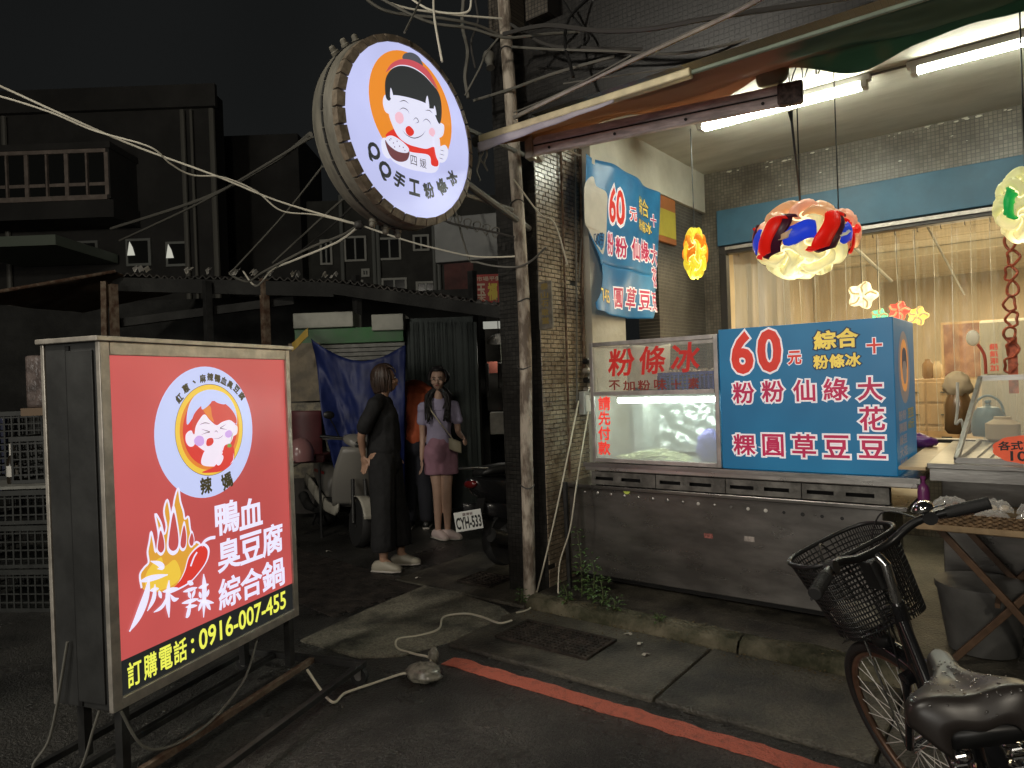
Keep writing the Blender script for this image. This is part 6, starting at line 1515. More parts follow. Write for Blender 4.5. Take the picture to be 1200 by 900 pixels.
# dark back of the market hall
tag(obj('market_back_wall', cbox(MB(), at(-500, 11), at(572, 11), 0, .3, 0, 3.0, O(11)), m_dark), 'dark wall at the back of the market stalls', 'wall')
# green fascia stall with boxes on top
m_grn = mat('green_stall_board', (.04, .17, .05), .6, col2=(.09, .14, .09), vs=3)
m_pbx = mat('pale_box_sheet', (.36, .36, .31), .6, var=.15, vs=4)
T = thing('green_stall', 'closed market stall with a green fascia board and grey slatted shutter', 'market stall', PX(410, 600, d=7.9))
DS = 7.9
def cb(x0, x1, y0, y1, d=DS, th=.1): # px extents
    a, b = PX(x0, y0, d=d), PX(x1, y1, d=d); s_ = PX(x0, y1, d=d)
    zt_ = (PX(x0, y0, d=d).z+PX(x1, y0, d=d).z)/2; zb_ = (PX(x0, y1, d=d).z+PX(x1, y1, d=d).z)/2
    A = Vector((a.x, a.y, 0)); A -= CF*(A.dot(CF)-d)
    return MB().obox(A+Vector((0, 0, zb_)), CR*((b-a).dot(CR)), CF*th, Vector((0, 0, zt_-zb_)))
obj('fascia_board', cb(345, 473, 384, 402), m_grn, T, bev=.005)
m_sl = mat('grey_slats', (.20, .20, .18), .6, var=.2, vs=8)
for i in range(6):
    obj('slat', cb(362, 474, 403+i*5, 407+i*5, DS+.04, .03), m_sl, T)
obj('stall_wall', cb(340, 476, 434, 600, DS+.1, .1), mat('stall_dark_board', (.06, .055, .05), .8, var=.3, vs=3), T)
for (x0, x1, y0, y1, lb) in ((343, 414, 366, 384, 'longer pale air duct box on top of the green stall'), (435, 473, 368, 387, 'shorter pale box at the shutter end of the green stall')):
    tag(obj('roof_box', cb(x0, x1, y0, y1, DS-.05, .45), m_pbx, bev=.01), lb, 'box')
# dark green roller shutter
T = thing('roller_shutter', 'dark green ribbed metal shutter behind the girl', 'shutter', PX(518, 600, d=8.0))
m_shut = mat('dark_green_shutter', (.014, .022, .019), .5, .3, var=.2, vs=2)
xa = Vector(CR)
for i in range(28):
    x0_, x1_ = 477+i*3.0, 479.6+i*3.0
    obj('shutter_rib', cb(x0_, x1_, 377, 596, 8.0, .035), m_shut, T)
obj('shutter_backing', cb(475, 562, 372, 596, 8.045, .05), m_shut, T)
# plywood boards, post, chair, helmet left of the tarp
tag(obj('plywood_board', cb(338, 377, 402, 470, 7.7, .03), mat('weathered_ply', (.13, .11, .08), .7, col2=(.26, .21, .14), vs=5)), 'upper weathered plywood sheet beside the blue tarp', 'board')
tag(obj('plywood_board', cb(338, 379, 472, 560, 7.72, .03), mat('speckled_ply', (.12, .11, .09), .7, col2=(.30, .26, .18), vs=14)), 'lower speckled plywood sheet behind the maroon chair', 'board')
tag(obj('stall_post', MB().cyl(PX(379, 470, d=7.5), PX(386, 535, d=7.5), .022, n=8), m_pbx), 'pale leaning post at the edge of the blue tarp', 'post')
tag(obj('yellow_strap', MB().sheet(lambda u, v: PX(342+u*20, 402-18*u+v*10, d=7.3)+CF*(.02*math.sin(u*5)), 8, 2, .01), mat('yellow_cloth', (.45, .30, .05), .7)), 'yellow cloth strip tied at the upper corner of the blue tarp', 'cloth')
# blue tarp: a slung sheet with folds gathered to its corners
def tarp(u, v):
    TL, TR, BR, BL = (365, 397), (476, 404), (474, 590), (394, 565)
    top = 14*math.sin(pi*u)*1.6; x = (TL[0]*(1-u)+TR[0]*u)*(1-v)+(BL[0]*(1-u)+BR[0]*u)*v; y = (TL[1]*(1-u)+TR[1]*u+top)*(1-v)+(BL[1]*(1-u)+BR[1]*u)*v
    f = .05*math.sin(u*14+v*3)*(.3+v)+.03*noise.noise(Vector((u*6, v*3, 1)))+.05*math.sin((u-v)*9)*math.exp(-3*u)+.035*abs(noise.noise(Vector((u*9-v*4, v*5, 8))))+.02*abs(noise.noise(Vector((u*22, v*9+u*8, 3))))
    return PX(x, y, d=7.0)-CF*f
tag(obj('blue_tarp', MB().sheet(tarp, 50, 36, .004), mat('blue_tarp_cloth', (.010, .020, .105), .55, var=.25, vs=3, bump=.2, bs=12), smooth='all'), 'dark blue tarp slung in folds between stall corners behind the scooter', 'tarp')
T = thing('maroon_chair', 'maroon upholstered chair back standing behind the pink helmet', 'chair', PX(355, 580, d=7.3))
m_mar = mat('maroon_vinyl', (.085, .018, .022), .5, var=.2, vs=6)
def chb(u, v):
    x = 338+u*37; y = 481+v*52; return PX(x+(2*v), y, d=7.2)-CF*(.06*math.sin(pi*u))
obj('backrest', MB().sheet(chb, 10, 8, .06), m_mar, T, smooth='all', bev=.01)
obj('seat', cb(338, 380, 534, 543, 6.95, .4), m_mar, T, bev=.02)
for x in (342, 374):
    for d_ in (6.97, 7.3): obj('leg', MB().cyl(PX(x, 543, d=d_), Vector((PX(x, 543, d=d_).x, PX(x, 543, d=d_).y, 0)), .014, n=8), m_dsteel, T)
# ------------------------------------------------------------------ passage beside the shutter
m_pg = mat('passage_wall', (.10, .095, .085), .8, var=.3, vs=2)
board('passage_panel', 'pale lit panel deep in the passage behind the scooters', 'panel', (568, 385), (606, 480), 10.5, .1, m_pg)
board('passage_panel', 'bright white box low in the passage behind the scooters', 'box', (574, 484), (604, 508), 9.0, .3, mat('passage_white', (.45, .44, .40), .6, var=.2, vs=6))
board('passage_panel', 'narrow pale green cupboard in the passage', 'cupboard', (586, 392), (598, 438), 9.6, .3, mat('passage_green', (.20, .22, .16), .6, var=.2, vs=5))
board('passage_panel', 'small red box on a shelf in the passage', 'box', (571, 424), (583, 437), 9.2, .2, mat('passage_red', (.35, .10, .07), .6))
board('passage_panel', 'white cabinet light in the passage above the scooters', 'light', (566, 377), (590, 384), 9.0, .1, glow('passage_strip', (.30, .30, .26), 1))
T = thing('white_pan_lamp', 'white dish shaped lamp shade hanging in the passage', 'lamp', PX(584, 402, d=8.6))
p = PX(584, 396, d=8.6); obj('shade', MB().lathe(p, [(.03, .05), (.09, .02), (.15, -.03), (.15, -.04)], (.2, -.3, 1), 20), mat('lamp_enamel', (.65, .63, .58), .3), T, smooth=True)
obj('cord', MB().cyl(p, p+Vector((0, 0, .5)), .006, n=5), m_black, T)
random.seed(71)
for i, (x, y, w_, h_) in enumerate(((588, 440, 10, 30), (596, 455, 12, 12), (571, 446, 6, 40))):
    tag(obj('stacked_tool', cb(x-w_/2, x+w_/2, y-h_/2, y+h_/2, 8.9+i*.1, .15), m_dsteel, bev=.01), ['dark upright tool case', 'dark low tool case', 'dark narrow tool rack'][i]+' in the passage', 'tool case')
lamp('passage_light', 'POINT', PX(592, 412, d=9.2)-CF*.1, 5, (1., .95, .82), .12)
# ------------------------------------------------------------------ crates and clutter at the left edge
m_crate = mat('black_crate_plastic', (.03, .032, .03), .5, var=.2, vs=8)
def crate(c, w_, d_, h_, yaw, lbl, mt_=m_crate):
    u = Matrix.Rotation(yaw, 3, 'Z') @ CR; n = Vector((-u.y, u.x, 0)); c = Vector(c)
    t = thing('plastic_crate', lbl, 'crate', c, 'mesh crates stacked at the left edge')
    def side(o, e, name='crate_side'):
        mb = MB(); L_ = e.length; E_ = e/L_; nr = E_.cross(Vector((0, 0, 1))); nc = max(4, int(L_/.055)); nr_ = max(3, int(h_/.05))
        mb.obox(o, e, nr*.012, Vector((0, 0, .025))).obox(o+Vector((0, 0, h_-.035)), e, nr*.018, Vector((0, 0, .035)))
        for i in range(nc+1): mb.obox(o+E_*(i*(L_-.012)/nc)+Vector((0, 0, .025)), E_*.012, nr*.009, Vector((0, 0, h_-.06)))
        for j in range(1, nr_): mb.obox(o+Vector((0, 0, h_*j/nr_))+nr*.001, e, nr*.006, Vector((0, 0, .010)))
        obj(name, mb, mt_, t, kind='stuff')
    side(c-u*w_/2-n*d_/2, u*w_); side(c+u*w_/2-n*d_/2, n*d_); side(c+u*w_/2+n*d_/2, -u*w_); side(c-u*w_/2+n*d_/2, -n*d_)
    obj('crate_floor', MB().obox(c-u*w_/2-n*d_/2+Vector((0, 0, .0)), u*w_, n*d_, Vector((0, 0, .012))), mt_, t)
    return t
cc = PX(18, 725, z=0)+CF*.45
for i, (zz, hh, lb) in enumerate(((0, .30, 'bottom black mesh crate of the stack behind the light box'), (.31, .30, 'second black mesh crate from the ground behind the light box'), (.62, .24, 'third black mesh crate of the stack under the bottle'))):
    crate(cc+Vector((0, 0, zz)), .95, .6, hh, R(-6+i*2), lb)
b_ = cc+Vector((0, 0, .87)); 
tag(obj('crate_board', MB().obox(b_-CR*.5-CF*.32, CR*1.0, CF*.62, Vector((0, 0, .02))), m_sl), 'grey board laid over the crate stack under the bottle', 'board')
crate(b_+CR*.12+Vector((0, 0, .022))+CF*.05, .62, .42, .34, R(4), 'upper open black wire crate standing right of the bottle')
crate(b_-CR*.18+CF*.35+Vector((0, 0, .022)), .8, .4, .52, R(2), 'tall rear black crate behind the bottle')
bp_ = PX(16, 583, d=5.05); bp_.z = .892
T = thing('glass_bottle', 'dark bottle with a white label standing on the crate stack', 'bottle', bp_)
obj('bottle_glass', MB().lathe(bp_, [(.035, 0), (.037, .01), (.037, .16), (.015, .21), (.013, .27), (.016, .275), (.016, .29)], n=18), mat('bottle_dark', (.02, .015, .01), .15), T, smooth=True)
obj('bottle_label', MB().lathe(bp_+Vector((0, 0, .05)), [(.0378, 0), (.0378, .08)], n=18), m_white, T, smooth=True)
obj('bottle_neck_wrap', MB().lathe(bp_+Vector((0, 0, .2)), [(.018, 0), (.0165, .03), (.0165, .09)], n=14), m_white, T, smooth=True)
T = thing('wrapped_parcel', 'translucent wrapped parcel upright on the crates beside the light box', 'parcel', PX(40, 480, d=5.2))
obj('parcel', cb(28, 62, 416, 478, 5.2, .2), mat('parcel_film', (.14, .11, .10), .25, var=.5, vs=9, bump=.5, bs=12), T, bev=.02)
obj('parcel_top', cb(24, 64, 478, 487, 5.15, .3), mat('brown_card', (.16, .11, .07), .7), T)
tag(obj('blue_bin', cb(-40, 8, 490, 580, 5.6, .3), mat('dark_blue_bin', (.012, .016, .05), .5), bev=.02), 'dark blue bin half out of frame behind the crates', 'bin')
# ------------------------------------------------------------------ scooters
def loft(mb, secs, n=20, p=2.6, M=None):
    """sections (x, z centre, half width, half height); superellipse outline"""
    vs = []; m = len(secs)
    for (x, z, w_, h_) in secs:
        for k in range(n):
            t = 2*pi*k/n; c, s = math.cos(t), math.sin(t)
            y = w_*abs(c)**(2/p)*(1 if c >= 0 else -1); zz = z+h_*abs(s)**(2/p)*(1 if s >= 0 else -1)
            vs.append(Vector((x, y, zz)))
    fs = [(i*n+k, i*n+(k+1) % n, (i+1)*n+(k+1) % n, (i+1)*n+k) for i in range(m-1) for k in range(n)]
    fs += [tuple(range(n))[::-1], tuple((m-1)*n+k for k in range(n))]
    return mb.add(vs, fs)
def wheel_parts(t, M, c, r, w_, parent_name='wheel', spokes=0):
    c = Vector(c); ax = Vector((0, 1, 0))
    prof = [(r-.045, -w_*.5), (r-.015, -w_*.55), (r-.003, -w_*.3), (r, 0), (r-.003, w_*.3), (r-.015, w_*.55), (r-.045, w_*.5)]
    ty = obj(parent_name, MB(M).lathe(c, prof, ax, 40), m_rub, t, smooth=True)
    obj('rim', MB(M).lathe(c, [(r-.046, -w_*.42), (r-.075, -w_*.30), (r-.075, w_*.30), (r-.046, w_*.42)], ax, 36), m_alu, ty, smooth=True)
    obj('hub', MB(M).cyl(c-ax*.05, c+ax*.05, .035, n=16), m_dsteel, ty)
    for k in range(5):
        a = 2*pi*k/5; d = Vector((math.cos(a), 0, math.sin(a))); obj('rim_spoke', MB(M).beam(c+d*.03, c+d*(r-.07), .03, .018, (0, 1, 0)), m_alu, ty)
    return ty
def scooter(loc, head, lbl, body_m, panel_m, seat_m, plate=None, group='scooters parked in the alley', lean=R(6)):
    rz = math.atan2(head[1], head[0]); t = thing('motor_scooter', lbl, 'scooter', loc, group)
    M = Matrix.Translation(Vector(loc)) @ Matrix.Rotation(rz, 4, 'Z') @ Matrix.Rotation(-lean, 4, 'X')
    wheel_parts(t, M, (0, 0, .22), .22, .10); wheel_parts(t, M, (1.22, 0, .22), .22, .09)
    obj('rear_cowl', loft(MB(M), [(-.32, .72, .03, .03), (-.26, .68, .08, .07), (-.1, .62, .13, .12), (.15, .56, .15, .15), (.36, .52, .15, .16), (.44, .46, .12, .17), (.46, .42, .08, .12)]), body_m, t, smooth='all')
    obj('seat', loft(MB(M), [(-.22, .775, .07, .02), (-.15, .79, .12, .04), (.05, .79, .14, .045), (.2, .76, .135, .04), (.4, .75, .11, .04), (.5, .74, .06, .03)]), seat_m, t, smooth='all')
    obj('engine_cover', loft(MB(M), [(-.12, .25, .06, .06), (.0, .25, .12, .10), (.25, .26, .13, .09), (.40, .28, .08, .06)]), m_dsteel, t, smooth='all')
    for s in (-1, 1):
        sk = loft(MB(), [(-.28, .50, .018, .05), (-.05, .44, .022, .07), (.30, .36, .024, .07), (.62, .30, .024, .055), (.92, .30, .022, .05), (1.0, .34, .014, .04)], 14, 2.4)
        m2 = MB(M); m2.add([Vector((v.x, v.y+s*.155, v.z)) for v in sk.v], sk.f); obj('side_skirt', m2, panel_m, t, smooth='all')
    obj('floorboard', MB(M).box(.40, .98, -.15, .15, .352, .372), m_rub, t, bev=.01)
    obj('leg_shield', MB(M).sheet(lambda u, v: Vector((.92+.10*v+.10*math.cos((u-.5)*2.6)-.06*(1-v), (u-.5)*(.36+.08*math.sin(pi*v)), .34+v*.58)), 12, 10, .05), body_m, t, smooth='all')
    obj('front_fender', MB(M).sheet(lambda u, v: Vector((1.22+.25*math.cos(.3+u*2.2), (v-.5)*.13*(1-.3*abs(u-.5)), .22+.25*math.sin(.3+u*2.2))), 12, 4, .008), panel_m, t, smooth='all')
    for s in (-1, 1): obj('fork', MB(M).cyl((1.22, s*.07, .22), (1.08, s*.06, .62), .018, n=10), m_dsteel, t, smooth=True)
    obj('handlebar_cover', loft(MB(M), [(.86, .98, .05, .03), (.93, 1.0, .14, .05), (1.02, .99, .15, .06), (1.10, .95, .08, .05)]), body_m, t, smooth='all')
    obj('headlight', MB(M).ball((1.09, 0, .95), (.03, .075, .045), 16, 10), m_pane, t, smooth=True)
    for s in (-1, 1):
        obj('grip', MB(M).cyl((.93, s*.14, 1.0), (.86, s*.34, 1.01), .018, n=10), m_black, t, smooth=True)
        obj('brake_lever', MB(M).tube([(.97, s*.15, .99), (.95, s*.24, .99), (.92, s*.33, .985)], .006, 6), m_steel, t)
        mi = obj('mirror', MB(M).ball((.98, s*.30, 1.22), (.02, .055, .04), 14, 8), m_black, t, smooth=True)
        obj('mirror_stalk', MB(M).tube([(.95, s*.18, 1.02), (.97, s*.24, 1.12), (.975, s*.29, 1.19)], .006, 6), m_black, mi)
        obj('mirror_glass', MB(M).ball((.964, s*.30, 1.22), (.008, .046, .032), 12, 8), m_bsteel, mi)
    tl_ = obj('tail_light', MB(M).ball((-.30, 0, .70), (.035, .075, .035), 14, 8), mat('tail_lens', (.12, .01, .01), .2), t, smooth=True)
    obj('mudguard', MB(M).beam((-.20, 0, .58), (-.30, 0, .34), .10, .012, (1, 0, 0)), m_black, t)
    obj('exhaust', MB(M).tube([(.2, -.14, .20), (-.05, -.17, .22), (-.28, -.17, .30)], [.03, .05, .055], 12), m_dsteel, t, smooth=True)
    obj('centre_stand', MB(M).beam((.12, .1, .22), (.02, .13, .02), .02, .02).beam((.12, -.1, .22), (.02, -.13, .02), .02, .02), m_dsteel, t, kind='stuff')
    obj('rear_rack', MB(M).tube([(-.12, .08, .80), (-.34, .08, .83), (-.36, 0, .83), (-.34, -.08, .83), (-.12, -.08, .80)], .008, 7), m_steel, t)
    return t, M
m_sb = mat('scooter_black', (.012, .012, .013), .25, coat=.3); m_sg = mat('scooter_grey', (.20, .19, .17), .35); m_sw_ = mat('scooter_white', (.40, .38, .32), .4, var=.2, vs=6)
m_seat = mat('black_vinyl_seat', (.012, .012, .012), .5)
s1, M1 = scooter((-6.28, 4.68, 0), (.93, -.37), 'old scooter with pale lower fairing parked behind the light box', m_sg, m_sw_, m_seat)
obj('side_stripe', MB(M1).box(.05, .40, -.158, -.150, .60, .63), mat('scooter_red', (.30, .03, .03), .4), s1)
s2, M2 = scooter((-3.52, 4.42, 0), (.18, .98), 'black scooter with a white number plate parked nearest the pillar', m_sb, m_sb, m_seat)
# its number plate
pp = PX(549, 610, d=5.3); n_ = (Vector((0, 0, 1.3))-pp); n_.z = .35; n_.normalize(); u_ = Vector((-n_.y, n_.x, 0)).normalized(); v_ = n_.cross(u_)
u_ = (u_+Vector((0, 0, .12))).normalized(); v_ = n_.cross(u_).normalized()
pl_ = obj('number_plate', MB().obox(pp-u_*.105-v_*.075-n_*.006, u_*.21, v_*.15, n_*.006), selfglow(mat('plate_white', (.60, .60, .55), .4), .10), s2, bev=.004)
pf = lambda x, y, h=0.: pp+u_*x+v_*y+n_*(.001+h)
mb = MB(); write(mb, 'CYH-533', -.095, -.055, .095, .03, pf, .03); obj('plate_lettering', mb, m_black, pl_)
mb = MB(); write(mb, '臺灣省', -.04, .040, .04, .062, pf, .01); obj('plate_lettering', mb, mat('plate_ink', (.12, .05, .05), .6), pl_)
obj('plate_bracket', MB().beam(pp-n_*.01, Vector((-3.56, 4.20, .45)), .03, .02), m_black, s2)
def dup(o, loc, rz, label):
    c = copy_tree(o, loc=loc, label=label); c.rotation_euler = (0, 0, rz); return c
dup(s2, (-3.75, 5.55, 0), R(8), 'dark scooter standing second in the row beyond the plated one').children[0]
dup(s2, (-4.05, 6.8, 0), R(14), 'third dark scooter deeper in the passage')
for o in [c for r in COL.objects if r.name in ('motor_scooter.002', 'motor_scooter.003') for c in r.children if c.name.startswith('number_plate')]:
    for q in list(o.children): bpy.data.objects.remove(q)
# helmet on the left scooter
p = PX(352, 528, d=6.75)
T = thing('helmet', 'dull pink half helmet on the seat behind the light box', 'helmet', (p.x, p.y, p.z-.10))
obj('shell', MB().lathe((p.x, p.y, p.z-.10), [(.125, 0), (.13, .05), (.125, .11), (.10, .17), (.06, .21), (.005, .225)], n=24), mat('dull_pink_shell', (.26, .13, .13), .25), T, smooth=True)
obj('visor', MB().sheet(lambda u, v: Vector((p.x, p.y, p.z-.09))+Matrix.Rotation(-2.6+u*1.6, 3, 'Z') @ Vector((.125+v*.06, 0, -.01*v)), 10, 2, .004), m_black, T)
obj('chin_strap', MB().tube(spline([(p.x-.10, p.y-.05, p.z-.10), (p.x-.02, p.y-.12, p.z-.16), (p.x+.10, p.y-.05, p.z-.10)], 5), .006, 5), m_black, T)
# ------------------------------------------------------------------ people
class Fig:
    """limbs given in a frame: x to the right of the picture, y away, z up, origin between the feet"""
    def __init__(s, root): s.o = Vector(root); s.mb = MB(); s.M = Matrix((( CR.x, CF.x, 0, root[0]), (CR.y, CF.y, 0, root[1]), (0, 0, 1, root[2]), (0, 0, 0, 1)))
def limb(mb, pts, n=12):
    """pts: (x, y, z, r)"""
    P = [Vector(p[:3]) for p in pts]; Rr = [p[3] for p in pts]
    SP = spline([(*p, ) for p in P], 4); rr = []
    for i in range(len(Rr)-1):
        for k in range(4): rr.append(Rr[i]+(Rr[i+1]-Rr[i])*k/4)
    rr.append(Rr[-1])
    mb.tube(SP, rr, n); mb.ball(P[0], Rr[0], n, 8); mb.ball(P[-1], Rr[-1], n, 8)
def hand(mb, w_, d, side, curl=.5, sc=1.):
    """w_: wrist, d: direction of the hand, side: where the thumb points"""
    w_, d, s = Vector(w_), Vector(d).normalized(), Vector(side).normalized(); nrm = d.cross(s)
    M = Matrix((s, d, nrm)).transposed()
    mb.ball(w_+d*.045*sc, (.040*sc, .048*sc, .016*sc), 12, 8, M)
    for i, (off, L_) in enumerate(((.030, .074), (.010, .082), (-.010, .076), (-.029, .060))):
        b = w_+d*.082*sc+s*off*sc; pts = [(*b, .0095*sc)]; dd = d.copy(); p = b.copy()
        for k in range(3):
            dd = (dd*math.cos(curl*.5)+nrm*math.sin(curl*.5)).normalized(); p = p+dd*L_*sc*(.42, .33, .25)[k]; pts.append((*p, (.0088, .0082, .0072)[k]*sc))
        limb(mb, pts, 8)
    b = w_+d*.028*sc+s*.032*sc; limb(mb, [(*b, .012*sc), (*(b+s*.026*sc+d*.022*sc), .0105*sc), (*(b+s*.034*sc+d*.052*sc+nrm*.01), .009*sc)], 8)
m_skin = mat('skin', (.42, .25, .17), .5, var=.06, vs=20); m_skin2 = mat('pale_skin', (.48, .31, .23), .5, var=.06, vs=20)
m_eye = mat('eye_white', (.32, .30, .28), .6); m_iris = mat('eye_dark', (.01, .008, .007), .2); m_lip = mat('lips', (.32, .10, .09), .4); m_brow = mat('brow', (.02, .014, .012), .8)
def head(fig, mb, c, f, upv=(0, 0, 1), sc=1.):
    """adds the head to the body; returns the facing matrix"""
    c, f = Vector(c), Vector(f).normalized(); z = Vector(upv).normalized(); s = f.cross(z).normalized(); z = s.cross(f)
    M = Matrix((s, f, z)).transposed()
    P = lambda x, y, q: c+M @ Vector((x, y, q))*sc
    mb.ball(P(0, -.012, .022), (.076*sc, .092*sc, .094*sc), 18, 14, M)
    mb.ball(P(0, .018, -.038), (.056*sc, .066*sc, .072*sc), 16, 12, M)
    mb.ball(P(0, .036, -.078), (.030*sc, .036*sc, .026*sc), 12, 8, M)
    mb.ball(P(0, .088, -.018), (.012*sc, .016*sc, .022*sc), 10, 8, M); mb.ball(P(0, .094, -.032), (.016*sc, .012*sc, .010*sc), 10, 8, M)
    mb.ball(P(0, .082, -.056), (.022*sc, .010*sc, .008*sc), 10, 6, M)
    for k in (-1, 1):
        mb.ball(P(k*.077, -.008, -.006), (.010*sc, .020*sc, .030*sc), 10, 8, M); mb.ball(P(k*.040, .058, -.030), (.022*sc, .022*sc, .024*sc), 10, 8, M)
    return P, M
def face(fig, P, M, t, body, sc=1.):
    G_ = fig.M; X = lambda mb: (setattr(mb, 'v', [G_ @ v for v in mb.v]), mb)[1]
    for k in (-1, 1):
        e = obj('eye', X(MB().ball(P(k*.031, .0765, .006), (.014*sc, .008*sc, .0075*sc), 12, 8, M)), m_eye, body, smooth='all')
        obj('iris', X(MB().ball(P(k*.031, .082, .006), (.0065*sc, .004*sc, .0065*sc), 10, 6, M)), m_iris, body, smooth='all')
        obj('eyebrow', X(MB().tube([P(k*.014, .084, .024), P(k*.032, .083, .030), P(k*.050, .072, .024)], .0032*sc, 6)), m_brow, body)
    obj('lips', X(MB().ball(P(0, .0895, -.056), (.021*sc, .007*sc, .007*sc), 12, 6, M)), m_lip, body, smooth='all')
def wobble(mb, amp, sc, seed=0, zs=1.):
    for i, v in enumerate(mb.v):
        n_ = noise.noise(Vector((v.x*sc+seed, v.y*sc, v.z*sc*zs)))+.5*noise.noise(Vector((v.x*sc*2.3, v.y*sc*2.3+seed, v.z*sc*zs*1.8)))
        d = Vector((v.x, v.y, 0)); c0 = Vector((0, 0, 0)); 
        if d.length > 1e-4: mb.v[i] = v+d.normalized()*n_*amp
    return mb
def place(fig, mb): mb.v = [fig.M @ v for v in mb.v]; return mb
def shoe(fig, t, c, d, m_, L_=.25, lbl=None):
    c, d = Vector(c), Vector(d).normalized(); s = Vector((-d.y, d.x, 0)); mb = MB()
    secs = [(-.085, .035, .028, .030), (-.06, .045, .035, .045), (.0, .050, .038, .050), (.05, .045, .043, .044), (.10, .036, .046, .034), (.14, .030, .040, .026), (.165, .022, .022, .016)]
    tmp = loft(MB(), secs, 16, 2.4); k = L_/.25
    mb.v = [c+d*v.x*k+s*v.y+Vector((0, 0, v.z)) for v in tmp.v]; mb.f = tmp.f
    o = obj('shoe', place(fig, mb), m_, t, smooth='all')
    so = loft(MB(), [(-.09, .010, .034, .010), (0, .010, .040, .010), (.10, .010, .049, .010), (.165, .012, .030, .009)], 16, 3)
    m2 = MB(); m2.v = [c+d*v.x*k+s*v.y+Vector((0, 0, v.z)) for v in so.v]; m2.f = so.f; obj('sole', place(fig, m2), MATS['shoe_sole'], o, smooth='all')
    for q in range(5):
        p = c+d*(.05+.02*q)*k+s*(.018 if q % 2 else -.012)+Vector((0, 0, .086-.009*q)); obj('shoe_hole', place(fig, MB().ball(p, (.005, .005, .003), 8, 4)), m_black, o)
mat('shoe_sole', (.45, .42, .38), .6)
def hair(fig, t, P, M, strands, m_, seed, cap_sc=1., fringe=True, name='hair'):
    random.seed(seed); mb = MB()
    # cap over the skull, open at the face
    def cap_(u, v):
        an = pi*.40+u*(2*pi-pi*.80)+pi/2; ph = pi/2-v*(pi*.62)
        r = 1+.03*math.sin(an*17+v*4)
        return P(.086*cap_sc*math.cos(ph)*math.cos(an)*r, -.012+.104*cap_sc*math.cos(ph)*math.sin(an)*r, .026+.106*cap_sc*math.sin(ph)*r)
    mb.sheet(cap_, 40, 12, .012)
    def top(u, v):
        an = u*2*pi; ph = pi/2-v*.95; r = 1+.02*math.sin(an*19)
        return P(.085*cap_sc*math.cos(ph)*math.cos(an)*r, -.012+.100*cap_sc*math.cos(ph)*math.sin(an)*r, .028+.107*cap_sc*math.sin(ph)*r)
    mb.sheet(top, 40, 6, .010)
    for pts, rs in strands: mb.tube(spline(pts, 5), [rs*(1-.6*(i/(5*(len(pts)-1)))**2) for i in range(5*(len(pts)-1)+1)], 5, flat=.6)
    return obj(name, place(fig, mb), m_, t, smooth='all')
m_hair = mat('black_hair', (.010, .008, .008), .55, var=.3, vs=60, stretch=(1, 1, .2)); m_hairb = mat('brown_hair', (.045, .026, .018), .5, var=.4, vs=60, stretch=(1, 1, .2))
# --- the girl
fg = Fig(PX(520, 632, z=0)); T = thing('person', 'girl in lavender T-shirt and dusty pink shorts with long black hair facing the viewer', 'person', fg.o, 'people standing in the alley')
mb = MB()
P, HM = head(fg, mb, (.005, -.02, 1.545), (-.05, -1, -.02), sc=.92)
limb(mb, [(.0, .01, 1.28, .055), (.0, .0, 1.36, .046), (.003, -.005, 1.46, .044)])
limb(mb, [(-.01, .02, .90, .11), (-.01, .03, 1.02, .085), (0, .02, 1.15, .09), (0, .025, 1.26, .075)])
limb(mb, [(-.13, -.015, 1.285, .034), (0, .03, 1.30, .038), (.12, .055, 1.285, .034)])
limb(mb, [(-.07, -.01, .86, .078), (-.055, -.01, .68, .064), (-.04, -.03, .50, .050), (-.045, .0, .30, .042), (-.055, .03, .09, .028)])
limb(mb, [(.06, .02, .86, .078), (.055, .01, .68, .064), (.05, -.03, .50, .050), (.045, .0, .30, .043), (.04, .02, .09, .028)])
for x, y in ((-.055, .03), (.04, .02)): limb(mb, [(x, y, .07, .026), (x+.05, y-.06, .045, .022)])
limb(mb, [(-.15, -.02, 1.285, .040), (-.165, .0, 1.15, .034), (-.17, .02, 1.02, .029), (-.175, -.01, .88, .026), (-.18, -.03, .79, .019)])
hand(mb, (-.18, -.03, .78), (.0, -.08, -1), (.3, -1, 0), .5, .9)
limb(mb, [(.14, .05, 1.285, .040), (.165, .04, 1.16, .034), (.175, .03, 1.04, .029), (.21, -.06, 1.0, .024), (.235, -.13, .985, .019)])
hand(mb, (.237, -.137, .983), (.35, -.9, -.25), (-.4, -.1, 1), .8, .85)
body = obj('body', place(fg, remeshed(mb, .0065, 3)), m_skin2, T, smooth='all')
face(fg, P, HM, T, body, .92)
mb = MB()
limb(mb, [(-.01, .01, .94, .128), (-.01, .02, 1.06, .118), (0, .015, 1.18, .122), (0, .02, 1.265, .095), (0, .01, 1.325, .066)])
limb(mb, [(-.13, -.02, 1.285, .046), (0, .02, 1.315, .052), (.12, .05, 1.285, .046)])
limb(mb, [(-.145, -.02, 1.285, .054), (-.162, -.01, 1.21, .052), (-.170, .0, 1.15, .052)])
limb(mb, [(.138, .05, 1.285, .054), (.162, .045, 1.21, .052), (.172, .04, 1.15, .052)])
sh = remeshed(mb, .010, 3); sh.v = [Vector((v.x, v.y*.80 if v.z < 1.25 else v.y, max(v.z, .875))) for v in sh.v]
obj('shirt', place(fg, wobble(sh, .014, 9, 2, .7)), mat('lavender_cotton', (.34, .31, .44), .8, var=.06, vs=9, bump=.2, bs=30), T, smooth='all')
mb = MB(); limb(mb, [(-.015, .01, .92, .125), (-.01, .01, .84, .13)]); limb(mb, [(-.068, .0, .86, .10), (-.066, .0, .74, .098), (-.066, -.0, .66, .10)]); limb(mb, [(.062, .01, .86, .10), (.066, .01, .74, .098), (.068, .0, .66, .10)])
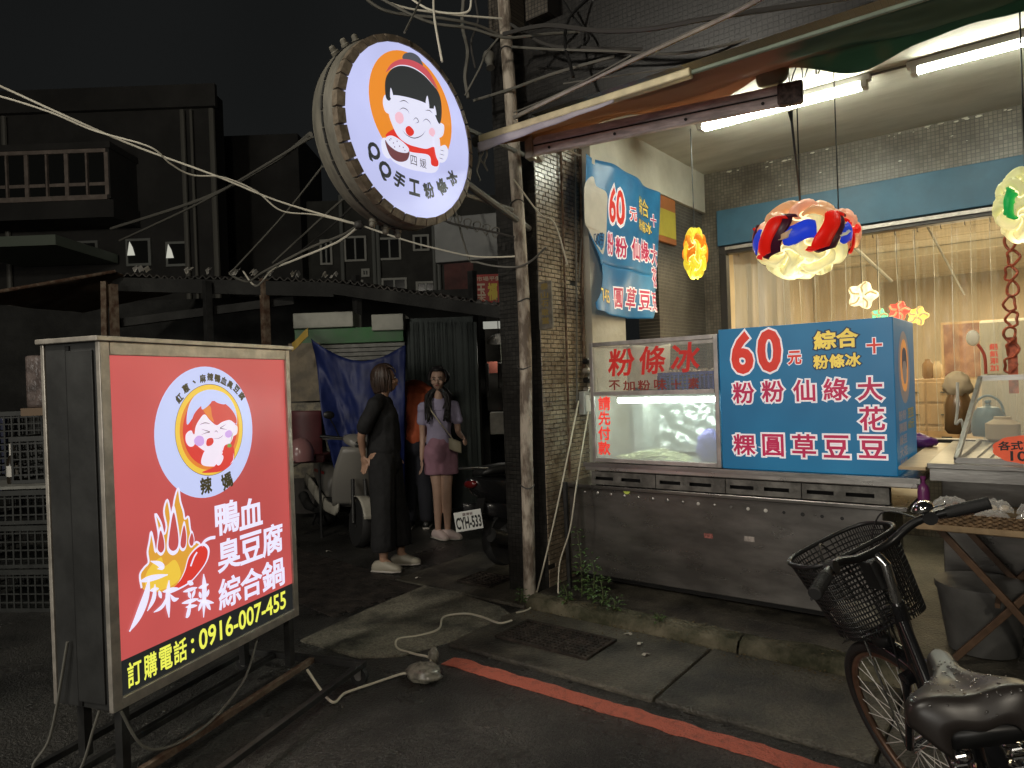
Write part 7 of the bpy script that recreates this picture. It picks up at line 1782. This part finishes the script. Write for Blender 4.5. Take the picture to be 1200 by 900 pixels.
st_ = remeshed(mb, .010, 3); st_.v = [Vector((v.x, v.y*1.0, max(v.z, .635))) for v in st_.v]
obj('shorts', place(fg, wobble(st_, .010, 11, 5, .6)), mat('dusty_pink_cotton', (.34, .18, .24), .8, var=.1, vs=9, bump=.2, bs=30), T, smooth='all')
m_clog = mat('pale_pink_clog', (.62, .50, .48), .5)
shoe(fg, T, (-.055, .03, 0), (.55, -.6, 0), m_clog, .23); shoe(fg, T, (.04, .01, 0), (.85, -.42, 0), m_clog, .23)
stn = []
random.seed(81)
for i in range(110):
    a = random.uniform(-.25, 1.25)*pi; sx, sy = math.cos(a), -math.sin(a)*.0+(.4 if random.random() < .6 else -.1)
    side = 1 if sx > 0 else -1; x0 = side*random.uniform(.02, .075)
    front = random.random() < .5
    yb = -.0 if front else .08
    e = random.uniform(1.12, 1.28)
    top_ = P(x0*.5, -.01 if not front else .02, .13); mid = P(side*.092*(.95+.15*random.random()), -.02-(.0 if front else .06), .01); low = Vector((side*random.uniform(.055, .115), (-.05 if front else .07)+random.uniform(-.02, .02), 1.40)); end = Vector((side*random.uniform(.05, .12), (-.125 if front else .11), e))
    stn.append(([top_, mid, low, end], random.uniform(.013, .022)))
hair(fg, T, P, HM, stn, m_hair, 5)
# her small bag, worn across
hp = fg.M @ Vector((.155, -.13, .90))
B_T = thing('shoulder_bag', 'small cream shoulder bag worn across by the girl', 'bag', hp)
def fm(mb): return place(fg, mb)
mb = MB(); loft(mb, [(-.065, 0, .02, .05), (-.06, 0, .03, .06), (0, 0, .035, .065), (.06, 0, .03, .06), (.065, 0, .02, .05)], 16, 4); mb.v = [Vector((.155+v.x*.9+.0*v.z, -.135+v.y, .915+v.z*.9-v.x*.35)) for v in mb.v]
obj('bag_body', fm(mb), mat('cream_leather', (.55, .50, .36), .5), B_T, smooth='all')
obj('strap', fm(MB().tube(spline([(-.10, -.02, 1.345), (-.07, -.12, 1.27), (.03, -.135, 1.12), (.12, -.135, 1.0), (.14, -.13, .96)], 6), .006, 6)), MATS['cream_leather'], B_T)
# --- the woman in black
fw_ = Fig(PX(455, 667, z=0)); T = thing('person', 'woman in black T-shirt and wide black trousers seen in profile, short brown hair', 'person', fw_.o, 'people standing in the alley')
mb = MB()
P, HM = head(fw_, mb, (.035, .02, 1.555), (1, .22, .10), sc=.95)
limb(mb, [(-.01, .0, 1.33, .06), (.0, .0, 1.41, .052), (.02, .01, 1.48, .050)])
limb(mb, [(.0, 0, .95, .12), (.0, 0, 1.1, .10), (0, 0, 1.22, .11), (-.01, 0, 1.34, .09)])
limb(mb, [(-.02, -.15, 1.36, .045), (-.01, 0, 1.38, .05), (0, .15, 1.36, .045)])
limb(mb, [(-.02, -.07, .90, .10), (-.01, -.08, .5, .06), (-.02, -.08, .10, .033)]); limb(mb, [(.02, .08, .90, .10), (.06, .10, .5, .06), (.09, .12, .10, .033)])
limb(mb, [(-.02, -.08, .09, .032), (.05, -.08, .045, .024)]); limb(mb, [(.09, .12, .09, .032), (.16, .12, .045, .024)])
limb(mb, [(-.03, -.17, 1.355, .046), (-.085, -.19, 1.24, .040), (-.14, -.17, 1.12, .034), (-.15, -.12, 1.02, .028), (-.15, -.10, .955, .021)])
hand(mb, (-.15, -.10, .95), (.12, .10, -1), (.8, -.6, 0), .6, .95)
limb(mb, [(.0, .17, 1.355, .046), (.02, .19, 1.24, .040), (.0, .20, 1.10, .034), (.02, .20, .98, .028), (.04, .20, .90, .021)]); hand(mb, (.04, .20, .895), (.4, -.2, -1), (1, 0, .3), .6, .95)
body = obj('body', place(fw_, remeshed(mb, .0065, 3)), m_skin, T, smooth='all'); face(fw_, P, HM, T, body, .95)
mb = MB()
limb(mb, [(.0, 0, .99, .145), (.005, 0, 1.12, .135), (.0, 0, 1.25, .135), (-.01, 0, 1.34, .10)]); limb(mb, [(-.02, -.15, 1.355, .06), (-.01, 0, 1.39, .062), (0, .15, 1.355, .06)])
limb(mb, [(-.03, -.16, 1.355, .064), (-.075, -.185, 1.26, .062), (-.115, -.18, 1.18, .062)]); limb(mb, [(.0, .16, 1.355, .064), (.02, .19, 1.26, .062), (.035, .19, 1.18, .062)])
sh = remeshed(mb, .010, 3); sh.v = [Vector((v.x, v.y, max(v.z, .90))) for v in sh.v]
m_bt = mat('black_cotton', (.012, .012, .013), .85, var=.2, vs=9, bump=.3, bs=25); obj('shirt', place(fw_, wobble(sh, .012, 8, 4, .7)), m_bt, T, smooth='all')
mb = MB(); limb(mb, [(.0, -.0, .98, .135), (.0, 0, .88, .14)]); limb(mb, [(-.01, -.07, .88, .115), (-.01, -.08, .5, .10), (-.02, -.08, .22, .105)]); limb(mb, [(.02, .07, .88, .115), (.06, .10, .5, .10), (.08, .115, .22, .105)])
tr = remeshed(mb, .010, 3); tr.v = [Vector((v.x, v.y, max(v.z, .175))) for v in tr.v]
obj('trousers', place(fw_, wobble(tr, .014, 7, 9, .35)), m_bt, T, smooth='all')
m_clg = mat('beige_shoe', (.38, .35, .28), .5); shoe(fw_, T, (-.03, -.08, 0), (1, -.25, 0), m_clg, .25); shoe(fw_, T, (.09, .12, 0), (1, -.1, 0), m_clg, .25)
random.seed(83); stn = []
for i in range(120):
    a = random.uniform(0, 2*pi); x, y = math.cos(a), math.sin(a)
    if y > .55: continue
    r_ = random.uniform(.9, 1.06); stn.append(([P(x*.03, y*.03-.01, .135), P(x*.083*r_, -.012+y*.10*r_, .05), P(x*.092*r_, -.015+y*.108*r_, -.03), P(x*.078, -.02+y*.095, -.085-random.uniform(0, .03))], random.uniform(.008, .014)))
for i in range(16):
    x = -.06+.12*i/15; stn.append(([P(x*.6, 0, .134), P(x, .075, .085), P(x*1.25, .088, .048)], .010))
hair(fw_, T, P, HM, stn, m_hairb, 7)
# --- the man in orange, bending away behind them
fo = Fig(PX(484, 612, z=0)); fo = Fig(Vector(CR)*at(484, 7.25)+Vector(CF)*7.25); T = thing('person', 'person in orange T-shirt and dark trousers bending away between the two women', 'person', fo.o, 'people standing in the alley')
mb = MB()
P, HM = head(fo, mb, (-.10, .36, 1.42), (-.2, 1, -.8), sc=1.)
limb(mb, [(-.02, .20, 1.40, .06), (-.06, .28, 1.42, .055)])
limb(mb, [(0, 0, .95, .13), (0, .04, 1.15, .12), (0, .12, 1.38, .13)]); limb(mb, [(-.18, .14, 1.42, .055), (0, .16, 1.46, .06), (.17, .14, 1.40, .055)])
limb(mb, [(-.09, 0, .92, .10), (-.09, 0, .5, .06), (-.09, 0, .1, .035)]); limb(mb, [(.09, 0, .92, .10), (.09, 0, .5, .06), (.09, 0, .1, .035)])
limb(mb, [(-.2, .14, 1.40, .05), (-.22, .22, 1.22, .042), (-.16, .36, 1.12, .03)]); limb(mb, [(.19, .14, 1.38, .05), (.21, .20, 1.18, .042), (.16, .34, 1.08, .03)])
hand(mb, (-.16, .37, 1.11), (.3, 1, -.2), (0, 0, 1), .5); hand(mb, (.16, .35, 1.07), (-.3, 1, -.2), (0, 0, 1), .5)
for x in (-.09, .09): limb(mb, [(x, 0, .09, .032), (x, .08, .045, .024)])
body = obj('body', place(fo, remeshed(mb, .008, 3)), m_skin, T, smooth='all')
mb = MB(); limb(mb, [(0, -.01, .97, .155), (0, .03, 1.15, .15), (0, .10, 1.36, .15), (0, .14, 1.44, .11)]); limb(mb, [(-.17, .13, 1.41, .075), (0, .13, 1.48, .085), (.16, .13, 1.39, .075)])
limb(mb, [(-.19, .14, 1.40, .07), (-.22, .19, 1.27, .066)]); limb(mb, [(.18, .14, 1.38, .07), (.21, .18, 1.24, .066)])
sh = remeshed(mb, .011, 3); sh.v = [Vector((v.x, v.y, max(v.z, .88))) for v in sh.v]
obj('shirt', place(fo, wobble(sh, .02, 8, 1, .6)), mat('orange_cotton', (.38, .075, .025), .8, var=.12, vs=6, bump=.3, bs=25), T, smooth='all')
mb = MB(); limb(mb, [(0, 0, .95, .15), (0, 0, .88, .15)]); limb(mb, [(-.09, 0, .88, .11), (-.09, 0, .5, .085), (-.09, 0, .12, .075)]); limb(mb, [(.09, 0, .88, .11), (.09, 0, .5, .085), (.09, 0, .12, .075)])
obj('trousers', place(fo, wobble(remeshed(mb, .011, 3), .012, 7, 3, .4)), mat('navy_cotton', (.014, .015, .022), .85), T, smooth='all')
for x in (-.09, .09): shoe(fo, T, (x, 0, 0), (0, 1, 0), m_black, .26)
random.seed(85); stn = []
hair(fo, T, P, HM, stn, m_hair, 9, 1.03)
# ------------------------------------------------------------------ bicycle with a black basket
BH, BLn, BS = R(110), R(15.4), R(27.)
BO = Vector((.045, 1.815, 0))
MBk = Matrix.Translation(BO) @ Matrix.Rotation(BH, 4, 'Z') @ Matrix.Rotation(-BLn, 4, 'X') @ Matrix.Translation(Vector((-.22, 0, 0)))
pv = Vector((.86, 0, .62)); MS = MBk @ Matrix.Translation(pv) @ Matrix.Rotation(BS, 4, Vector((-.06, 0, .22)).normalized()) @ Matrix.Translation(-pv)
T = thing('bicycle', 'black city bicycle with a plastic front basket and rain-beaded saddle', 'bicycle', BO)
m_bk = mat('bicycle_black_paint', (.010, .010, .011), .2, coat=.6); m_chr = mat('chrome', (.75, .74, .72), .12, 1.); m_tyre = mat('tyre_rubber', (.018, .017, .016), .6, bump=.2, bs=120); m_rimr = mat('brown_rim_tape', (.17, .10, .065), .35, .5, var=.2, vs=20)
def torus(mb, c, Rr, r, n=64, m=10, fl=1.):
    return mb.tube([Vector(c)+Vector((Rr*math.cos(2*pi*k/n), 0, Rr*math.sin(2*pi*k/n))) for k in range(n)], r, m, closed=True, flat=fl)
m_spk = mat('bright_spoke', (.70, .68, .64), .3, .2)
def bwheel(M, c, nm_extra=''):
    w = obj('wheel', torus(MB(M), c, .312, .019), m_tyre, T, smooth='all')
    obj('rim', torus(MB(M), c, .288, .012, 64, 8), m_rimr, w, smooth='all')
    obj('hub', MB(M).cyl(Vector(c)-Vector((0, .05, 0)), Vector(c)+Vector((0, .05, 0)), .018, n=14), m_chr, w, smooth=True)
    for k in range(32):
        a = 2*pi*k/32; a2 = a+(.45 if k % 4 < 2 else -.45); s = .032 if k % 2 else -.032
        obj('spoke', MB(M).cyl(Vector(c)+Vector((.018*math.cos(a2), s, .018*math.sin(a2))), Vector(c)+Vector((.28*math.cos(a), 0, .28*math.sin(a))), .0015, n=5), m_spk, w)
    return w
FW_ = (1.02, 0, .33); RW = (0, 0, .33)
bwheel(MS, FW_); bwheel(MBk, RW)
def fend(M, c, a0, a1):
    return MB(M).sheet(lambda u, v: Vector(c)+Vector(((.345+.006*math.cos((v-.5)*pi))*math.cos(a0+(a1-a0)*u), (v-.5)*.058, (.345+.010*math.cos((v-.5)*pi))*math.sin(a0+(a1-a0)*u))), 36, 6, .0015)
obj('front_fender', fend(MS, FW_, R(60), R(175)), m_bk, T, smooth='all'); obj('rear_fender', fend(MBk, RW, R(30), R(200)), m_bk, T, smooth='all')
# fork and steering
for s in (-1, 1): obj('fork_blade', MB(MS).tube(spline([(.865, s*.045, .60), (.93, s*.052, .47), (1.02, s*.052, .33)], 5), [.013]*10+[.009], 10), m_bk, T, smooth=True)
obj('fork_crown', MB(MS).box(.845, .885, -.055, .055, .59, .62), m_bk, T, bev=.006)
obj('head_tube', MB(MBk).cyl((.862, 0, .61), (.80, 0, .84), .021, n=16), m_bk, T, smooth=True)
obj('stem', MB(MS).tube([(.80, 0, .84), (.765, 0, .965), (.79, 0, .995)], .0145, 12), m_chr, T, smooth=True)
bar = spline([(.57, .28, 1.035), (.66, .265, 1.045), (.755, .18, 1.04), (.79, .05, 1.0), (.79, -.05, 1.0), (.755, -.18, 1.04), (.66, -.265, 1.045), (.57, -.28, 1.035)], 7)
# the fit puts the bar nearly straight across
bar = spline([(.655, .275, 1.03), (.695, .225, 1.035), (.755, .14, 1.035), (.785, .05, 1.005), (.785, -.05, 1.005), (.755, -.14, 1.035), (.695, -.225, 1.035), (.655, -.275, 1.03)], 7)
obj('handlebar', MB(MS).tube(bar, .0125, 12), mat('bar_black', (.02, .02, .02), .3, .5), T, smooth=True)
for s in (-1, 1):
    g0, g1 = Vector((.640, s*.295, 1.029)), Vector((.708, s*.207, 1.0352))
    gr = obj('grip', MB(MS).tube([g0, g0.lerp(g1, .03), g0.lerp(g1, .06), g0.lerp(g1, .5), g1], [.016, .019, .0175, .018, .0165], 14), m_rub, T, smooth=True)
    for k in range(9):
        q = g0.lerp(g1, .12+.09*k); obj('grip_ring', MB(MS).tube([q-(g1-g0)*.012, q+(g1-g0)*.012], .0188, 14), m_rub, gr)
    p0_ = Vector((.735, s*.172, 1.035)); obj('brake_lever', MB(MS).tube(spline([p0_, p0_+Vector((.035, s*.0, -.012)), p0_+Vector((.03, s*.05, -.025)), p0_+Vector((-.03, s*.10, -.03)), p0_+Vector((-.06, s*.12, -.026))], 5), .006, 8, flat=.7), m_chr if s < 0 else m_black, T, smooth=True)
    obj('brake_clamp', MB(MS).cyl(p0_-Vector((.012, s*.008, 0)), p0_+Vector((.012, s*.008, 0)), .020, n=12), m_black, T)
    obj('brake_cable', MB(MS).tube(spline([p0_+Vector((.03, 0, -.01)), p0_+Vector((.12, -s*.06, .035)), (.90, s*.04, .94), (.87, s*.02, .80), (.90, s*.03, .62)], 8), .0028, 6), m_black, T)
bc = Vector((.735, -.165, 1.062)); obj('bell', MB(MS).lathe(bc, [(.010, -.01), (.028, 0), (.030, .006), (.026, .016), (.015, .024), (.004, .027)], (0, 0, 1), 20), m_chr, T, smooth=True)
obj('bell_lever', MB(MS).beam(bc+Vector((-.02, -.02, .0)), bc+Vector((-.05, -.035, .004)), .008, .004), m_chr, T)
# frame
F_B = (.44, 0, .28)
for nm, pts, r in (('down_tube', [(.855, 0, .65), (.70, 0, .42), (.52, 0, .29), F_B], .019), ('top_tube', [(.815, 0, .79), (.66, 0, .58), (.48, 0, .46), (.335, 0, .44)], .016), ('seat_tube', [F_B, (.26, 0, .72)], .017)):
    obj(nm, MB(MBk).tube(spline(pts, 6) if len(pts) > 2 else pts, r, 14), m_bk, T, smooth=True)
for s in (-1, 1):
    obj('chain_stay', MB(MBk).tube([(.43, s*.03, .28), (.2, s*.045, .30), (0, s*.06, .33)], .010, 10), m_bk, T, smooth=True); obj('seat_stay', MB(MBk).tube([(.30, s*.03, .62), (.12, s*.055, .46), (0, s*.06, .33)], .008, 10), m_bk, T, smooth=True)
    cr_ = obj('crank', MB(MBk).beam((.44, s*.07, .28), (.44+s*.12, s*.085, .28-s*.11), .022, .012), m_chr, T, bev=.003)
    obj('pedal', MB(MBk).box(.44+s*.12-.045, .44+s*.12+.045, s*.09, s*.17, .28-s*.11-.012, .28-s*.11+.012), m_black, cr_, bev=.004)
obj('chain_guard', loft(MB(MBk), [(-.05, .33, .012, .05), (.2, .32, .014, .055), (.44, .29, .014, .10), (.54, .28, .012, .05)], 16, 2.2), m_bk, T, smooth='all')
obj('seat_post', MB(MBk).cyl((.265, 0, .70), (.235, 0, .80), .0135, n=14), m_chr, T, smooth=True)
obj('kickstand', MB(MBk).cyl((.02, .07, .32), (-.08, .22, .07), .009, n=8), m_chr, T, smooth=True)
rk = obj('rear_rack', MB(MBk).tube([(.16, .06, .70), (-.25, .06, .69), (-.27, 0, .69), (-.25, -.06, .69), (.16, -.06, .70)], .006, 8), m_bk, T, smooth=True)
for k in range(4): obj('rack_bar', MB(MBk).cyl((.08-.09*k, -.06, .70), (.08-.09*k, .06, .70), .005, n=8), m_bk, rk)
# saddle
def sad(u, v):
    x = -.14+u*.29; sm = lambda q: q*q*(3-2*q)
    w_ = .033+.093*(1-sm(max(0, min(1, (u-.22)/.56)))); w_ *= math.sqrt(max(0, 1-((.16-u)/.16)**2)*.7+.3) if u < .16 else 1; w_ *= math.sqrt(max(.04, 1-((u-.90)/.10)**2)) if u > .90 else 1
    t = (v-.5)*2; y = w_*math.sin(t*pi/2); e = abs(t)
    z = .868+.010*math.cos(u*pi*1.5)-.058*e**4-.010*math.exp(-(t/.22)**2)*sm(max(0, min(1, (.8-u)/.3)))+.006*math.exp(-((u-.2)/.2)**2)
    if u < .12: z -= .055*(1-u/.12)**2
    return Vector((.22+x, y, z))
m_sad = mat('black_saddle_vinyl', (.022, .018, .016), .36)
so = obj('saddle', MB(MBk).sheet(sad, 44, 32, .02), m_sad, T, smooth='all')
obj('saddle_base', loft(MB(MBk), [(.09, .800, .09, .02), (.16, .800, .10, .02), (.25, .802, .06, .016), (.36, .812, .022, .012)], 20, 2.4), m_black, T, smooth='all')
for s in (-1, 1):
    obj('saddle_spring', MB(MBk).tube([Vector((.13+.02*math.cos(k*.8), s*.05+.02*math.sin(k*.8), .715+k*.0022)) for k in range(36)], .0035, 6), m_chr, T, smooth=True)
    obj('saddle_rail', MB(MBk).tube([(.12, s*.05, .712), (.25, s*.02, .775), (.36, s*.015, .795)], .0045, 7), m_chr, T, smooth=True)
random.seed(91); mb = MB(MBk)
for i in range(110):
    u, v = random.uniform(.04, .85)**1.25, .5+max(-.46, min(.46, random.gauss(0, .20))); r = random.choice((.0016, .0022, .0028, .0038))*random.uniform(.8, 1.25)
    p = sad(u, v); e1_, e2_ = (sad(min(u+.01, 1), v)-p), (sad(u, v+.01)-p); n_ = e1_.cross(e2_).normalized(); n_ = n_ if n_.z > 0 else -n_
    q_ = n_.orthogonal().normalized(); M3 = Matrix((q_, n_.cross(q_), n_)).transposed(); mb.ball(p, (r*random.uniform(.8, 1.3), r, r*.6), 8, 6, M3)
m_drop = mat('water_drop', (.07, .065, .06), .05, spec=1., coat=1.)
obj('rain_drops', mb, m_drop, so, smooth='all', kind='stuff')
# basket on the steering, black plastic lattice
bz = Vector((1.02, 0, .86))
def bk_out(t, f):    # t round the basket, f up 0..1
    ct, st = math.cos(t), math.sin(t); k = .80+.20*f; p = 3.2
    x = .112*k*abs(ct)**(2/p)*(1 if ct > 0 else -1); y = .165*k*abs(st)**(2/p)*(1 if st > 0 else -1)
    return Vector((.955+x+.03*f, y-.015, .745+f*.255-(.02*f if False else 0)))
B = obj('basket', MB(MS).tube([bk_out(2*pi*k/64, 1.0) for k in range(64)], .0075, 8, closed=True), m_black, T, smooth='all')
mb = MB(MS); nc = 84
for j in range(1, 16): mb.tube([bk_out(2*pi*k/48, j/16.5) for k in range(48)], .0024, 4, closed=True)
obj('basket_ring', mb, m_black, B, kind='stuff')
mb = MB(MS)
for k in range(nc): mb.tube([bk_out(2*pi*k/nc, f/6) for f in range(7)], .0021, 4)
obj('basket_upright', mb, m_black, B, kind='stuff')
mb = MB(MS)
for k in range(1, 9):
    y = -.135+.24*k/9; mb.beam((.885, y, .746), (1.025, y, .746), .006, .004)
for k in range(1, 6): mb.beam((.872+.028*k, -.125, .747), (.872+.028*k, .10, .747), .006, .004)
obj('basket_floor', mb, m_black, B, kind='stuff')
obj('basket_bracket', MB(MS).beam((.80, 0, .93), (.865, 0, .93), .05, .09), m_black, T, bev=.006)
for s in (-1, 1): obj('basket_stay', MB(MS).tube([(.98, s*.05, .745), (1.02, s*.06, .33)], .004, 6), m_chr, T)
obj('lamp', MB(MS).lathe((.93, .0, .69), [(.012, 0), (.028, .02), (.032, .05), (.01, .052)], (1, 0, -.1), 18), m_black, T, smooth=True)
q = MS @ Vector((.95, .06, .80)); tag(obj('crumpled_bag', bagf(q, 1, .07, .06, .04, 14), m_paper, smooth='all'), 'crumpled pale bag lying in the bicycle basket', 'bag')
